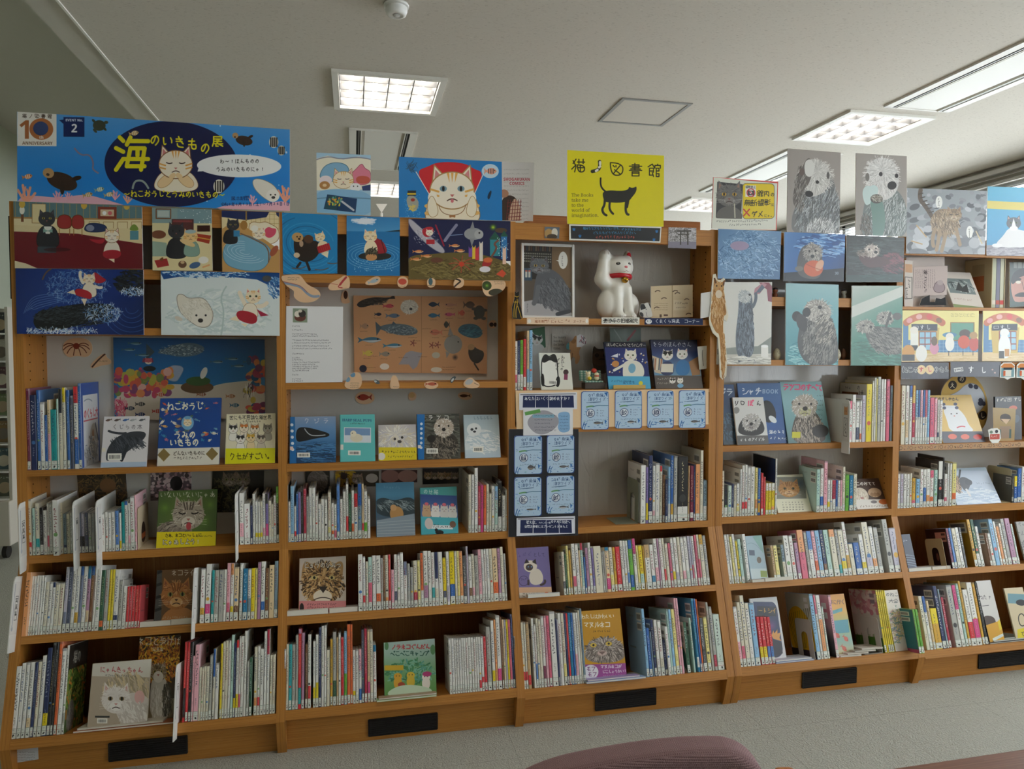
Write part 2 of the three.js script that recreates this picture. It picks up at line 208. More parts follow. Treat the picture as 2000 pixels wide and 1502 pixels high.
function furCat(c, x, y, s, base, dark, light, o = {}) {   // photographic cat face
catHead(c, x, y, s, { fur: base, earFur: base, ear: o.ear ?? '#a07868', eye: o.eye ?? '#9a9a50', nose: o.nose ?? '#8a5048', shut: o.shut });
Fur(c, x, y - s * 0.1, s * 0.95, s * 0.75, 240, s * 0.16, [base, dark, light, base], out, s * 0.035, 0.3);
El(c, x, y + s * 0.38, s * 0.42, s * 0.3, light);
for (const k of [-1, 1]) { if (!o.shut) { El(c, x + k * s * 0.4, y - s * 0.1, s * 0.17, s * 0.13, o.eye ?? '#9a9a50'); El(c, x + k * s * 0.4, y - s * 0.1, s * 0.07, s * 0.12, '#0c0c0c'); } else Ln(c, `${x + k * s * 0.6},${y - s * 0.16} ${x + k * s * 0.4},${y - s * 0.02} ${x + k * s * 0.2},${y - s * 0.12}`, '#1c1410', s * 0.07); for (let i = 0; i < 3; i++) Ln(c, `${x + k * s * 0.3},${y + s * (0.35 + i * 0.06)} ${x + k * s * 1.15},${y + s * (0.25 + i * 0.16)}`, 'rgba(250,245,235,0.6)', s * 0.02); }
Po(c, `${x - s * 0.12},${y + s * 0.2} ${x + s * 0.12},${y + s * 0.2} ${x},${y + s * 0.34}`, o.nose ?? '#8a5048'); Ln(c, `${x - s * 0.24},${y + s * 0.52} ${x},${y + s * 0.36} ${x + s * 0.24},${y + s * 0.52}`, '#3a241c', s * 0.05);
if (o.tabby) for (const k of [-1, -0.4, 0.4, 1]) Ln(c, `${x + k * s * 0.2},${y - s * 0.35} ${x + k * s * 0.32},${y - s * 0.75}`, dark, s * 0.08);
}
function otter(c, x, y, s, head, dark, o = {}) {   // photographic otter head
for (const k of [-1, 1]) El(c, x + k * s * 0.9, y - s * 0.25, s * 0.16, s * 0.2, dark);
El(c, x, y, s, s * 0.92, head); Fur(c, x, y, s * 0.98, s * 0.9, 420, s * 0.16, [head, '#fff', o.mid ?? '#bdb8ae', head], out, s * 0.03, 0.35);
const nx = x + (o.dx ?? 0) * s, ny = y + s * 0.18; El(c, nx, ny + s * 0.22, s * 0.5, s * 0.36, o.muz ?? '#cfc8bc'); Fur(c, nx, ny + s * 0.22, s * 0.48, s * 0.34, 90, s * 0.1, ['#e8e2d8', '#a8a096'], out, s * 0.03);
El(c, nx, ny, s * 0.2, s * 0.17, '#1a1614'); for (const k of [-1, 1]) El(c, x + (o.dx ?? 0) * s * 0.7 + k * s * 0.48, y - s * 0.18, s * 0.09, s * 0.1, '#14100e');
Ln(c, `${nx - s * 0.25},${ny + s * 0.42} ${nx},${ny + s * 0.3} ${nx + s * 0.25},${ny + s * 0.42}`, '#4a3c34', s * 0.04);
}
function seal(c, x, y, s, flip = 1) { c.save(); c.translate(x, y); c.scale(flip, 1); Bl(c, `${-s * 1.1},${-s * 0.75} ${-s * 0.5},${-s * 0.85} ${s * 0.6},${-s * 0.35} ${s * 1.0},${s * 0.5} ${s * 0.4},${s * 0.95} ${-s * 0.3},${s * 0.55} ${-s * 0.95},${-s * 0.1}`, '#ece6da', '#9a9284', s * 0.04); El(c, s * 0.45, s * 0.42, s * 0.5, s * 0.46, '#f4efe6'); El(c, s * 0.28, s * 0.36, s * 0.06, s * 0.06, '#222'); El(c, s * 0.62, s * 0.36, s * 0.06, s * 0.06, '#222'); El(c, s * 0.48, s * 0.56, s * 0.14, s * 0.1, '#3a3634'); c.restore(); }
function barcode(c, x, y, w, h) { Rc(c, x, y, x + w, y + h, '#f2f0e8'); for (let i = 0; i < 14; i++) Rc(c, x + w * (0.12 + i * 0.055), y + h * 0.25, x + w * (0.12 + i * 0.055) + w * rr(0.01, 0.035), y + h * 0.8, '#333'); }
function boardGeo(q, z, t, tile) {
const w = [0, 2, 4, 6].map((i) => (Array.isArray(z) ? onPlane(q[i], q[i + 1], z[0], z[1]) : onZ(q[i], q[i + 1], z)));
const nrm = V().subVectors(w[1], w[0]).cross(V().subVectors(w[3], w[0])).normalize(); if (nrm.z < 0) nrm.negate();
const b = w.map((p) => p.clone().addScaledVector(nrm, -t)), pos = [], uv = [], W = tile ? tile.white : [0, 0];
const quad = (a, bb, c, d, u) => { for (const [p, k] of [[a, 0], [d, 3], [bb, 1], [bb, 1], [d, 3], [c, 2]]) { pos.push(p.x, p.y, p.z); uv.push(...(u ? u[k] : W)); } };
const U = tile ? [tile.uv(0, 1), tile.uv(1, 1), tile.uv(1, 0), tile.uv(0, 0)] : null;
quad(w[0], w[1], w[2], w[3], U); quad(b[1], b[0], b[3], b[2]); quad(b[0], b[1], w[1], w[0]); quad(w[3], w[2], b[2], b[3]); quad(b[0], w[0], w[3], b[3]); quad(w[1], b[1], b[2], w[2]);
const g = new THREE.BufferGeometry(); g.setAttribute('position', new THREE.Float32BufferAttribute(pos, 3)); g.setAttribute('uv', new THREE.Float32BufferAttribute(uv, 2)); g.computeVertexNormals(); g.userData.w = w; return g;
}
function recentre(g) { g.computeBoundingBox(); const b = g.boundingBox, o = V((b.min.x + b.max.x) / 2, b.min.y, (b.min.z + b.max.z) / 2); g.translate(-o.x, -o.y, -o.z); return o; }
function board(name, category, label, q, z, t, art, o = {}) {
const A = o.atlas ?? posterAtlas, w0 = onZ(q[0], q[1], Array.isArray(z) ? 0 : z), w1 = onZ(q[2], q[3], Array.isArray(z) ? 0 : z), w3 = onZ(q[6], q[7], Array.isArray(z) ? 0 : z);
const d = o.dpm ?? DPM, tile = A.tile(w0.distanceTo(w1) * d, w0.distanceTo(w3) * d); paint(tile, q, art);
const g = boardGeo(q, z, t, tile), p = recentre(g), m = mesh(name, g, tile.mat, o.parent ?? scene);
m.position.copy(p); if (!o.parent) tag(m, label, category, o.group); return m;
}
function cutout(name, category, label, outline, z, t, art, o = {}) {
const P = pts(outline), xs = P.map((p) => p[0]), ys = P.map((p) => p[1]), x0 = Math.min(...xs), x1 = Math.max(...xs), y0 = Math.min(...ys), y1 = Math.max(...ys);
const q = [x0, y0, x1, y0, x1, y1, x0, y1], A = o.atlas ?? paperAtlas, a = onZ(x0, y0, z), b = onZ(x1, y1, z);
const tile = A.tile((b.x - a.x) * DPM * (o.k ?? 1.2), (a.y - b.y) * DPM * (o.k ?? 1.2)); paint(tile, q, art);
const W = P.map((p) => onZ(p[0], p[1], z)), sh = new THREE.Shape(), n = W.length, m = (i) => [(W[i].x + W[(i + 1) % n].x) / 2, (W[i].y + W[(i + 1) % n].y) / 2];
if (o.sharp) W.forEach((p, i) => (i ? sh.lineTo(p.x, p.y) : sh.moveTo(p.x, p.y))); else { sh.moveTo(...m(n - 1)); for (let i = 0; i < n; i++) sh.quadraticCurveTo(W[i].x, W[i].y, ...m(i)); }
const g = new THREE.ExtrudeGeometry(sh, { depth: t, bevelEnabled: false, curveSegments: 5 }); g.translate(0, 0, z - t);
const pos = g.attributes.position, nn = g.attributes.normal, uv = g.attributes.uv;
for (let i = 0; i < pos.count; i++) { if (Math.abs(nn.getZ(i)) < 0.5) uv.setXY(i, ...tile.white); else uv.setXY(i, ...tile.uv(Math.min(1, Math.max(0, (pos.getX(i) - a.x) / (b.x - a.x))), Math.min(1, Math.max(0, (pos.getY(i) - b.y) / (a.y - b.y))))); }
const c = recentre(g), ob = mesh(name, g, tile.mat, o.parent ?? scene); ob.position.copy(c); if (!o.parent) tag(ob, label, category, o.group); return ob;
}
// ---------- the room ----------
const ceilTex = tex(1024, 1024, (c, W, H) => {
c.fillStyle = hex(206, 200, 188); c.fillRect(0, 0, W, H);
for (let i = 0; i < 5200; i++) { const L = rr(2, 11), d = rr(0.12, 0.42); c.strokeStyle = rnd() > 0.25 ? `rgba(120,112,98,${d})` : `rgba(240,236,226,${d})`; c.lineWidth = rr(0.8, 2); const x = rr(0, W), y = rr(0, H); c.beginPath(); c.moveTo(x, y); c.lineTo(x + L, y + rr(-1.5, 1.5)); c.stroke(); }
});
const ceilBump = tex(512, 512, (c, W, H) => { c.fillStyle = '#b0b0b0'; c.fillRect(0, 0, W, H); for (let i = 0; i < 2200; i++) { c.fillStyle = rnd() > 0.5 ? 'rgba(60,60,60,.5)' : 'rgba(230,230,230,.5)'; c.fillRect(rr(0, W), rr(0, H), rr(1, 6), rr(0.6, 1.6)); } }, false);
const ceilMat = std({ map: ceilTex, roughness: 0.95, bumpMap: ceilBump, bumpScale: 0.002 });
const plaster = std({ color: hex(200, 196, 184), roughness: 0.9 });
const plasterGreen = std({ color: hex(196, 202, 184), roughness: 0.9 });
const trimWhite = std({ color: hex(232, 230, 222), roughness: 0.5 });
const EDGE = -1.225;
const LAMPS = [[0.205, -1.44], [0.37, -3.95], [3.33, -1.42], [3.5, -3.95], [0.2, 1.25], [3.3, 1.25]];
function openCeiling() {   // the main ceiling slab, with the lamp recesses cut out of it
const s = new THREE.Shape(); [[EDGE, -BACK_Z + 0.1], [WALL_X + 0.2, -BACK_Z + 0.1], [WALL_X + 0.2, -FRONT_Z], [EDGE, -FRONT_Z]].forEach(([x, y], i) => (i ? s.lineTo(x, y) : s.moveTo(x, y)));
for (const [x, z] of LAMPS) { const h = new THREE.Path(), r = 0.279; [[-r, -r], [r, -r], [r, r], [-r, r]].forEach(([u, v], i) => (i ? h.lineTo(x + u, -z + v) : h.moveTo(x + u, -z + v))); s.holes.push(h); }
const g = new THREE.ExtrudeGeometry(s, { depth: 0.12, bevelEnabled: false }); g.rotateX(-Math.PI / 2); g.translate(0, CEILING, 0);
return uvMetres(g, 0.75);
}
struct(mesh('ceiling', openCeiling(), ceilMat));
struct(mesh('trim_1', span(EDGE - 0.012, EDGE, CEILING - 0.006, CEILING + 0.13, BACK_Z, FRONT_Z), trimWhite));
struct(mesh('ceiling', span(EDGE - 0.13, EDGE - 0.012, CEILING + 0.004, CEILING + 0.12, BACK_Z, FRONT_Z), plaster));
struct(mesh('ceiling', span(LEFT_X - 0.1, EDGE - 0.13, 3.74, 3.86, BACK_Z, FRONT_Z), plaster));
struct(mesh('wall_upper', span(EDGE - 0.15, EDGE - 0.13, CEILING + 0.004, 3.74, BACK_Z, FRONT_Z), plaster));
struct(mesh('wall_left', span(LEFT_X - 0.12, LEFT_X, -0.1, 3.8, BACK_Z, FRONT_Z), plasterGreen));
struct(mesh('wall_back', span(LEFT_X - 0.12, WALL_X + 0.14, -0.1, 3.86, BACK_Z - 0.12, BACK_Z), plaster));
struct(mesh('wall_front', span(LEFT_X - 0.12, WALL_X + 0.14, -0.1, 3.86, FRONT_Z, FRONT_Z + 0.12), plaster));
const carpetTex = tex(512, 512, (c, W, H) => {
c.fillStyle = hex(172, 172, 162); c.fillRect(0, 0, W, H);
for (let i = 0; i < 16000; i++) { const k = rr(-1, 1); c.fillStyle = k > 0 ? `rgba(215,214,204,${k * 0.4})` : `rgba(105,104,96,${-k * 0.4})`; c.fillRect(rr(0, W), rr(0, H), rr(1, 3), rr(1, 3)); }
});
const carpetBump = tex(256, 256, (c, W, H) => { for (let y = 0; y < H; y += 2) for (let x = 0; x < W; x += 2) { const k = rr(40, 220); c.fillStyle = hex(k, k, k); c.fillRect(x, y, 2, 2); } }, false);
const carpetMat = std({ map: carpetTex, roughness: 1, bumpMap: carpetBump, bumpScale: 0.003 });
const floorBase = struct(mesh('floor', uvMetres(span(LEFT_X, WALL_X, -0.1, -0.006, BACK_Z, FRONT_Z), 2), carpetMat));
const tileGeos = [0, 1, 2].map((k) => { const g = rbox(0.4996, 0.006, 0.4996, 0.0006, 0, -0.003, 0, 1); return uvMetres(g, 2, k * 0.31, k * 0.57); });
for (let i = -7; i < 10; i++) for (let j = -8; j < 6; j++) { const t = mesh('carpet_tile', tileGeos[(i * 7 + j * 3 + 60) % 3], carpetMat, floorBase); t.position.set(i * 0.5 + 0.33, 0, j * 0.5 + 0.12); }

const SILL = 0.95, HEAD = 2.86, BAYS = [];
for (let i = 0; i < 7; i++) BAYS.push([BACK_Z + 0.25 + i * 1.86, BACK_Z + 0.25 + i * 1.86 + 1.72]);
const wr = struct(group('wall_right'));
mesh('lower_panel', span(WALL_X, WALL_X + 0.14, -0.1, SILL, BACK_Z, FRONT_Z), plaster, wr);
mesh('head_panel', span(WALL_X, WALL_X + 0.14, HEAD, CEILING, BACK_Z, FRONT_Z), plaster, wr);
let prev = BACK_Z; for (const [a, b] of [...BAYS, [FRONT_Z, FRONT_Z]]) { mesh('pier', span(WALL_X, WALL_X + 0.14, SILL, HEAD, prev, a), plaster, wr); prev = b; }
const alu = std({ color: hex(150, 150, 148), roughness: 0.4, metalness: 0.6 });
const pane = phys({ color: 0xffffff, transmission: 1, thickness: 0, roughness: 0, ior: 1.5 });
const slatMat = std({ color: hex(206, 204, 200), roughness: 0.45 });
BAYS.forEach(([a, b], i) => {
const w = struct(group('window_' + (i + 1))), m = (a + b) / 2;
for (const [p, q2, r, s] of [[SILL, SILL + 0.04, a, b], [HEAD - 0.04, HEAD, a, b], [SILL, HEAD, a, a + 0.04], [SILL, HEAD, b - 0.04, b], [SILL, HEAD, m - 0.025, m + 0.025]]) mesh('frame', span(WALL_X + 0.05, WALL_X + 0.1, p, q2, r, s), alu, w);
for (const [r, s] of [[a + 0.04, m - 0.025], [m + 0.025, b - 0.04]]) mesh('pane', span(WALL_X + 0.072, WALL_X + 0.076, SILL + 0.04, HEAD - 0.04, r, s), pane, w);
if (i > 3) return;
const bl2 = tag(group('venetian_blind'), ['pale venetian blind gathered at the head of the farthest window', 'pale venetian blind over the second farthest window, behind the otter photographs', 'pale venetian blind over the window behind the tabby cat photograph', 'pale venetian blind over the window above the white cat photograph'][i], 'blind');
bl2.position.set(WALL_X - 0.03, HEAD + 0.09, m);
mesh('head_rail', box(0.05, 0.035, b - a + 0.08), slatMat, bl2);
for (let k = 0; k < 9; k++) { const g = box(0.05, 0.003, b - a + 0.06); g.rotateZ(0.35); const sl = mesh('slat', g, slatMat, bl2); sl.position.y = -0.045 - k * 0.032; }
mesh('bottom_rail', box(0.04, 0.016, b - a + 0.06, 0, -0.045 - 9 * 0.032, 0), slatMat, bl2);
});

const glowMat = std({ color: 0xffffff, emissive: 0xfff6e8, emissiveIntensity: GLOW, roughness: 0.6 });
const reflectorMat = std({ color: hex(225, 225, 225), roughness: 0.35, metalness: 0.3 });
const louvreMat = std({ color: hex(120, 122, 126), roughness: 0.5, metalness: 0.4 });
function ceilingLamp(x, z, label) {
const o = tag(group('ceiling_lamp'), label, 'lamp'); o.position.set(x, CEILING, z);
const s = 0.31, fr = []; for (const k of [-1, 1]) { fr.push(box(0.035, 0.016, 2 * s, k * (s - 0.017), -0.008, 0)); fr.push(box(2 * s - 0.07, 0.016, 0.035, 0, -0.008, k * (s - 0.017))); }
mesh('frame', mergeGeometries(fr), trimWhite, o);
mesh('reflector', mergeGeometries([box(0.556, 0.004, 0.556, 0, 0.098, 0), box(0.004, 0.1, 0.556, 0.276, 0.05, 0), box(0.004, 0.1, 0.556, -0.276, 0.05, 0), box(0.556, 0.1, 0.004, 0, 0.05, 0.276), box(0.556, 0.1, 0.004, 0, 0.05, -0.276)]), reflectorMat, o);
for (const k of [-1.5, -0.5, 0.5, 1.5]) { const g = new THREE.CylinderGeometry(0.014, 0.014, 0.52, 12); g.rotateX(Math.PI / 2); g.translate(k * 0.137, 0.072, 0); mesh('tube', g, glowMat, o); }
for (let i = 0; i < 5; i++) { const p = -0.274 + i * 0.137; mesh('louvre_blade', box(0.006, 0.03, 0.548, p + (i === 0 ? 0.002 : i === 4 ? -0.002 : 0), 0.018, 0), louvreMat, o); mesh('louvre_blade', box(0.548, 0.03, 0.006, 0, 0.018, p), louvreMat, o); }
const L = new THREE.RectAreaLight(LAMP_COLOR, LAMP_POWER, 0.52, 0.52); L.position.set(x, CEILING + 0.052, z); L.lookAt(x, 0, z); L.name = 'lamp_light'; L.castShadow = true; scene.add(L);
return o;
}
ceilingLamp(0.205, -1.44, 'square louvred ceiling lamp above the first two bookcases');
ceilingLamp(0.37, -3.95, 'far louvred ceiling lamp glimpsed above the sleeping cat poster');
ceilingLamp(3.33, -1.42, 'square louvred ceiling lamp at the right above the otter photographs');
ceilingLamp(3.5, -3.95, 'far louvred ceiling lamp glimpsed beside the yellow poster');
ceilingLamp(0.2, 1.25, 'louvred ceiling lamp in front of the bookcases'); ceilingLamp(3.3, 1.25, 'louvred ceiling lamp in front of the bookcases by the window');

const slotBlack = std({ color: hex(18, 18, 20), roughness: 0.7 });
function airSlot(x, z0, z1, label) {
const o = tag(group('air_diffuser'), label, 'air vent'), L = z1 - z0; o.position.set(x, CEILING, (z0 + z1) / 2);
mesh('panel', box(0.25, 0.008, L, 0, -0.004, 0), trimWhite, o);
for (const k of [-1, 1]) { mesh('slot', box(0.036, 0.004, L - 0.01, k * 0.163, -0.002, 0), slotBlack, o); mesh('rail', box(0.008, 0.014, L, k * 0.148, -0.007, 0), trimWhite, o); mesh('rail', box(0.006, 0.012, L, k * 0.163, -0.006, 0), alu, o); mesh('outer_frame', box(0.05, 0.012, L, k * 0.206, -0.006, 0), trimWhite, o); }
for (const k of [-1, 1]) mesh('end_cap', box(0.46, 0.012, 0.012, 0, -0.006, k * L / 2), trimWhite, o);
}
airSlot(0.21, -3.2, -2.16, 'slotted air diffuser in the ceiling behind the cat poster');
airSlot(3.4, -1.0, 0.9, 'long slotted air diffuser at the upper right of the ceiling');
airSlot(3.38, -3.4, -1.98, 'slotted air diffuser behind the yellow no photography sign');
{ // access hatch and smoke detector
const o = tag(group('access_hatch'), 'square access hatch with grey metal rim in the ceiling', 'hatch'); o.position.set(1.79, CEILING, -1.44);
for (const k of [-1, 1]) { mesh('rim', box(0.022, 0.006, 0.45, k * 0.214, -0.003, 0), alu, o); mesh('rim', box(0.406, 0.006, 0.022, 0, -0.003, k * 0.214), alu, o); }
mesh('cover', box(0.406, 0.003, 0.406, 0, -0.0015, 0), ceilMat, o);
const d = tag(group('smoke_detector'), 'round white smoke detector on the ceiling', 'smoke detector'); d.position.copy(onY(774, 8, CEILING));
const lat = (P, n = 32) => new THREE.LatheGeometry(P.map((p) => new THREE.Vector2(...p)), n);
mesh('base', lat([[0, 0], [0.052, 0], [0.055, -0.006], [0.053, -0.016], [0, -0.016]]), whitePlastic, d);
mesh('sensor_head', lat([[0.046, -0.016], [0.048, -0.03], [0.042, -0.046], [0.03, -0.05], [0.026, -0.046], [0, -0.046]]), whitePlastic, d);
mesh('lens', lat([[0, -0.052], [0.014, -0.051], [0.016, -0.046], [0, -0.046]]), std({ color: hex(190, 190, 186), roughness: 0.2 }), d);
}
// ---------- bookcases ----------
const PT = 0.033, ZB = -0.215, TOPY = 2.024, KNEE = 0.725, ZF = 0.19, YF = 0.134;
const slope = (y) => (y >= KNEE ? 0 : ZF * (KNEE - y) / (KNEE - YF));
const POSTS = [-1.19, -0.2885, 0.616, 1.518, 2.45, 3.38];
const UNIT = [null, [POSTS[0], POSTS[1]], [POSTS[1], POSTS[2]], [POSTS[2], POSTS[3]], [POSTS[3] + PT + 0.002, POSTS[4]], [POSTS[4], POSTS[5]]];
const TILT = 0.27;
function sideGeo(x) {
const s = new THREE.Shape(); [[ZB, 0], [0.152, 0], [0.17, 0.05], [ZF, YF], [0, KNEE], [0, TOPY], [ZB, TOPY]].forEach(([z, y], i) => (i ? s.lineTo(-z, y) : s.moveTo(-z, y)));
const g = new THREE.ExtrudeGeometry(s, { depth: PT, bevelEnabled: false }); g.rotateY(Math.PI / 2); g.translate(x, 0, 0); return uvMetres(g, 1.1, x * 3.1);
}
function tiltGeo(g, z, y, a) { g.rotateX(-a); g.translate(0, y, z); return g; }
const LEVELS = {
1: [[288, 404, 440], [288, 526, 546], [300, 641, 655], [543, 905, 916], [546, 1061, 1075], [542, 1207, 1222], [540, 1394, 1413]],
2: [[667, 420, 457], [667, 536, 553], [990, 745, 757], [990, 894, 908], [990, 1038, 1052], [998, 1173, 1189], [1010, 1344, 1362]],
3: [[1040, 436, 468], [1050, 621, 633], [1384, 759, 766], [1383, 826, 838], [1383, 1017, 1029], [1395, 1142, 1154], [1420, 1308, 1327]],
4: [[1530, 455, 478], [1520, 580, 598], [1650, 703, 714], [1600, 866, 877], [1745, 994, 1006], [1760, 1117, 1129], [1700, 1279, 1296]],
5: [[1850, 466, 500], [1850, 600, 606], [1850, 708, 722], [1800, 868, 880], [1872, 988, 1002], [1875, 1110, 1122], [1880, 1264, 1280]],
};
const SHELF = {}; // SHELF[unit][level] = { y (top), z (front), a (tilt) }
const WHICH = [null, 'leftmost', 'second', 'middle', 'fourth', 'rightmost'];
for (let u = 1; u <= 5; u++) {
const [xa, xb] = UNIT[u], o = tag(group('bookcase'), ['', 'leftmost honey oak bookcase with a sloping lower front, under the blue banner', 'second honey oak bookcase, holding the fish chart and the row of cut-outs', 'middle honey oak bookcase with the white beckoning cat on its top shelf', 'fourth honey oak bookcase, behind the sea otter photographs', 'rightmost honey oak bookcase, behind the cat photographs and sushi pictures'][u], 'bookcase', 'honey oak bookcases'); o.position.set((xa + xb) / 2, 0, 0);
const put = (n, g, m) => { g.translate(-(xa + xb) / 2, 0, 0); return mesh(n, g, m, o); };
put('side_panel', sideGeo(xa), woodV);
if (u === 3) put('side_panel', sideGeo(xb), woodV); if (u === 5) put('side_panel', sideGeo(xb), woodV);
const a = xa + PT, b = xb;
SHELF[u] = [];
LEVELS[u].forEach(([px, t, bt], i) => {
let y, z, th, ang = 0;
if (i < 5) { z = 0; y = onZ(px, t, 0).y; th = y - onZ(px, bt, 0).y; }
else { const n = V(0, Math.sin(Math.atan2(ZF, KNEE - YF)), Math.cos(Math.atan2(ZF, KNEE - YF))), oo = V(0, KNEE, 0), p = onPlane(px, t, oo, n), q2 = onPlane(px, bt, oo, n); y = p.y; z = p.z; th = (y - q2.y) * 1.05; ang = TILT; }
const depth = i < 5 ? -ZB - 0.012 : (z - ZB - 0.02) / Math.cos(ang);
let g = i === 0 ? span(a, b, y - th, y, -0.022, 0) : span(a, b, -th, 0, -depth, 0);
if (i > 0) tiltGeo(g, z, y, ang);
if (i === 0) g = mergeGeometries([g, span(a, b, y - 0.02, y, ZB, -0.022)]);
put('shelf', uvMetres(g, 1.1, u * 0.37 + i * 0.21, i * 0.3), woodH);
SHELF[u].push({ y, z, a: ang, th });
});
const mid = SHELF[u][4].y - 0.02;
put('back_panel', uvMetres(span(a, b, mid, TOPY - 0.02, ZB, ZB + 0.012), 1.1), u >= 3 && u < 5 ? boardFilm : boardWhite);
put('back_panel', uvMetres(span(a, b, 0.02, mid, ZB, ZB + 0.012), 1.1), woodBack);
const by = SHELF[u][6].y - SHELF[u][6].th * 0.9;
const plinth = span(a, b, 0, by, 0.09, 0.133); put('plinth', uvMetres(plinth, 1.1, u * 0.4, 0.4), woodH);
const holes = []; for (const zz of [-0.05, -0.165]) for (let yy = 0.78; yy < 1.98; yy += 0.032) { const h = new THREE.CylinderGeometry(0.0028, 0.0028, 0.002, 6); h.rotateZ(Math.PI / 2); h.translate(u < 3 ? a + 0.0003 : b - 0.0011, yy, zz); holes.push(h); }
put('peg_hole', mergeGeometries(holes), std({ color: hex(70, 42, 14), roughness: 0.9 })).userData.kind = 'stuff';
const GQ = [0, [213, 1452, 366, 1487], [720, 1406, 854, 1438], [1163, 1356, 1280, 1388], [1567, 1314, 1671, 1344], [1911, 1279, 2010, 1306]][u], Z = 0.134;
const g0 = onZ(GQ[0], GQ[1], Z), g1 = onZ(GQ[2], (GQ[1] + GQ[3]) / 2 - 6, Z), gb = onZ(GQ[0], GQ[3], Z).y + 0.002, gv = group('vent_grille', o), W = g1.x - g0.x; gv.position.set((g0.x + g1.x) / 2 - (xa + xb) / 2, (g0.y + gb) / 2, Z);
const Hh = g0.y - gb; mesh('recess', box(W, Hh, 0.002, 0, 0, 0.001), slotBlack, gv);
const f = []; for (const k of [-1, 1]) { f.push(box(0.004, Hh, 0.006, k * W / 2, 0, 0.003)); f.push(box(W, 0.004, 0.006, 0, k * Hh / 2, 0.003)); } mesh('frame', mergeGeometries(f), blackMat, gv);
for (let k = 1; k < 8; k++) { const s = box(W - 0.006, 0.003, 0.006, 0, 0, 0); s.rotateX(0.5); const m = mesh('slat', s, std({ color: hex(46, 44, 44), roughness: 0.45 }), gv); m.position.set(0, -Hh / 2 + k * Hh / 8, 0.0045); }
}
{
const o = tag(group('rear_bookcase'), 'reddish brown bookcase standing behind the yellow poster, its top panel showing', 'bookcase'), z = -0.55, a = onZ(1030, 420, z), b = onZ(1366, 432, z), top = a.y; o.position.set((a.x + b.x) / 2, 0, z - 0.2); const w = b.x - a.x;
mesh('top_panel', uvMetres(box(w, 0.12, 0.02, 0, top - 0.06, 0.2), 1.1), woodRed, o); mesh('top_board', uvMetres(box(w, 0.02, 0.4, 0, top - 0.11, 0), 1.1), woodRed, o);
for (const k of [-1, 1]) mesh('side_panel', uvMetres(box(0.025, top - 0.02, 0.38, k * (w / 2 - 0.013), (top - 0.02) / 2, -0.01), 1.1), woodRed, o);
mesh('back_panel', uvMetres(box(w - 0.05, top - 0.14, 0.012, 0, (top - 0.14) / 2, 0.18), 1.1), woodRed, o);
}
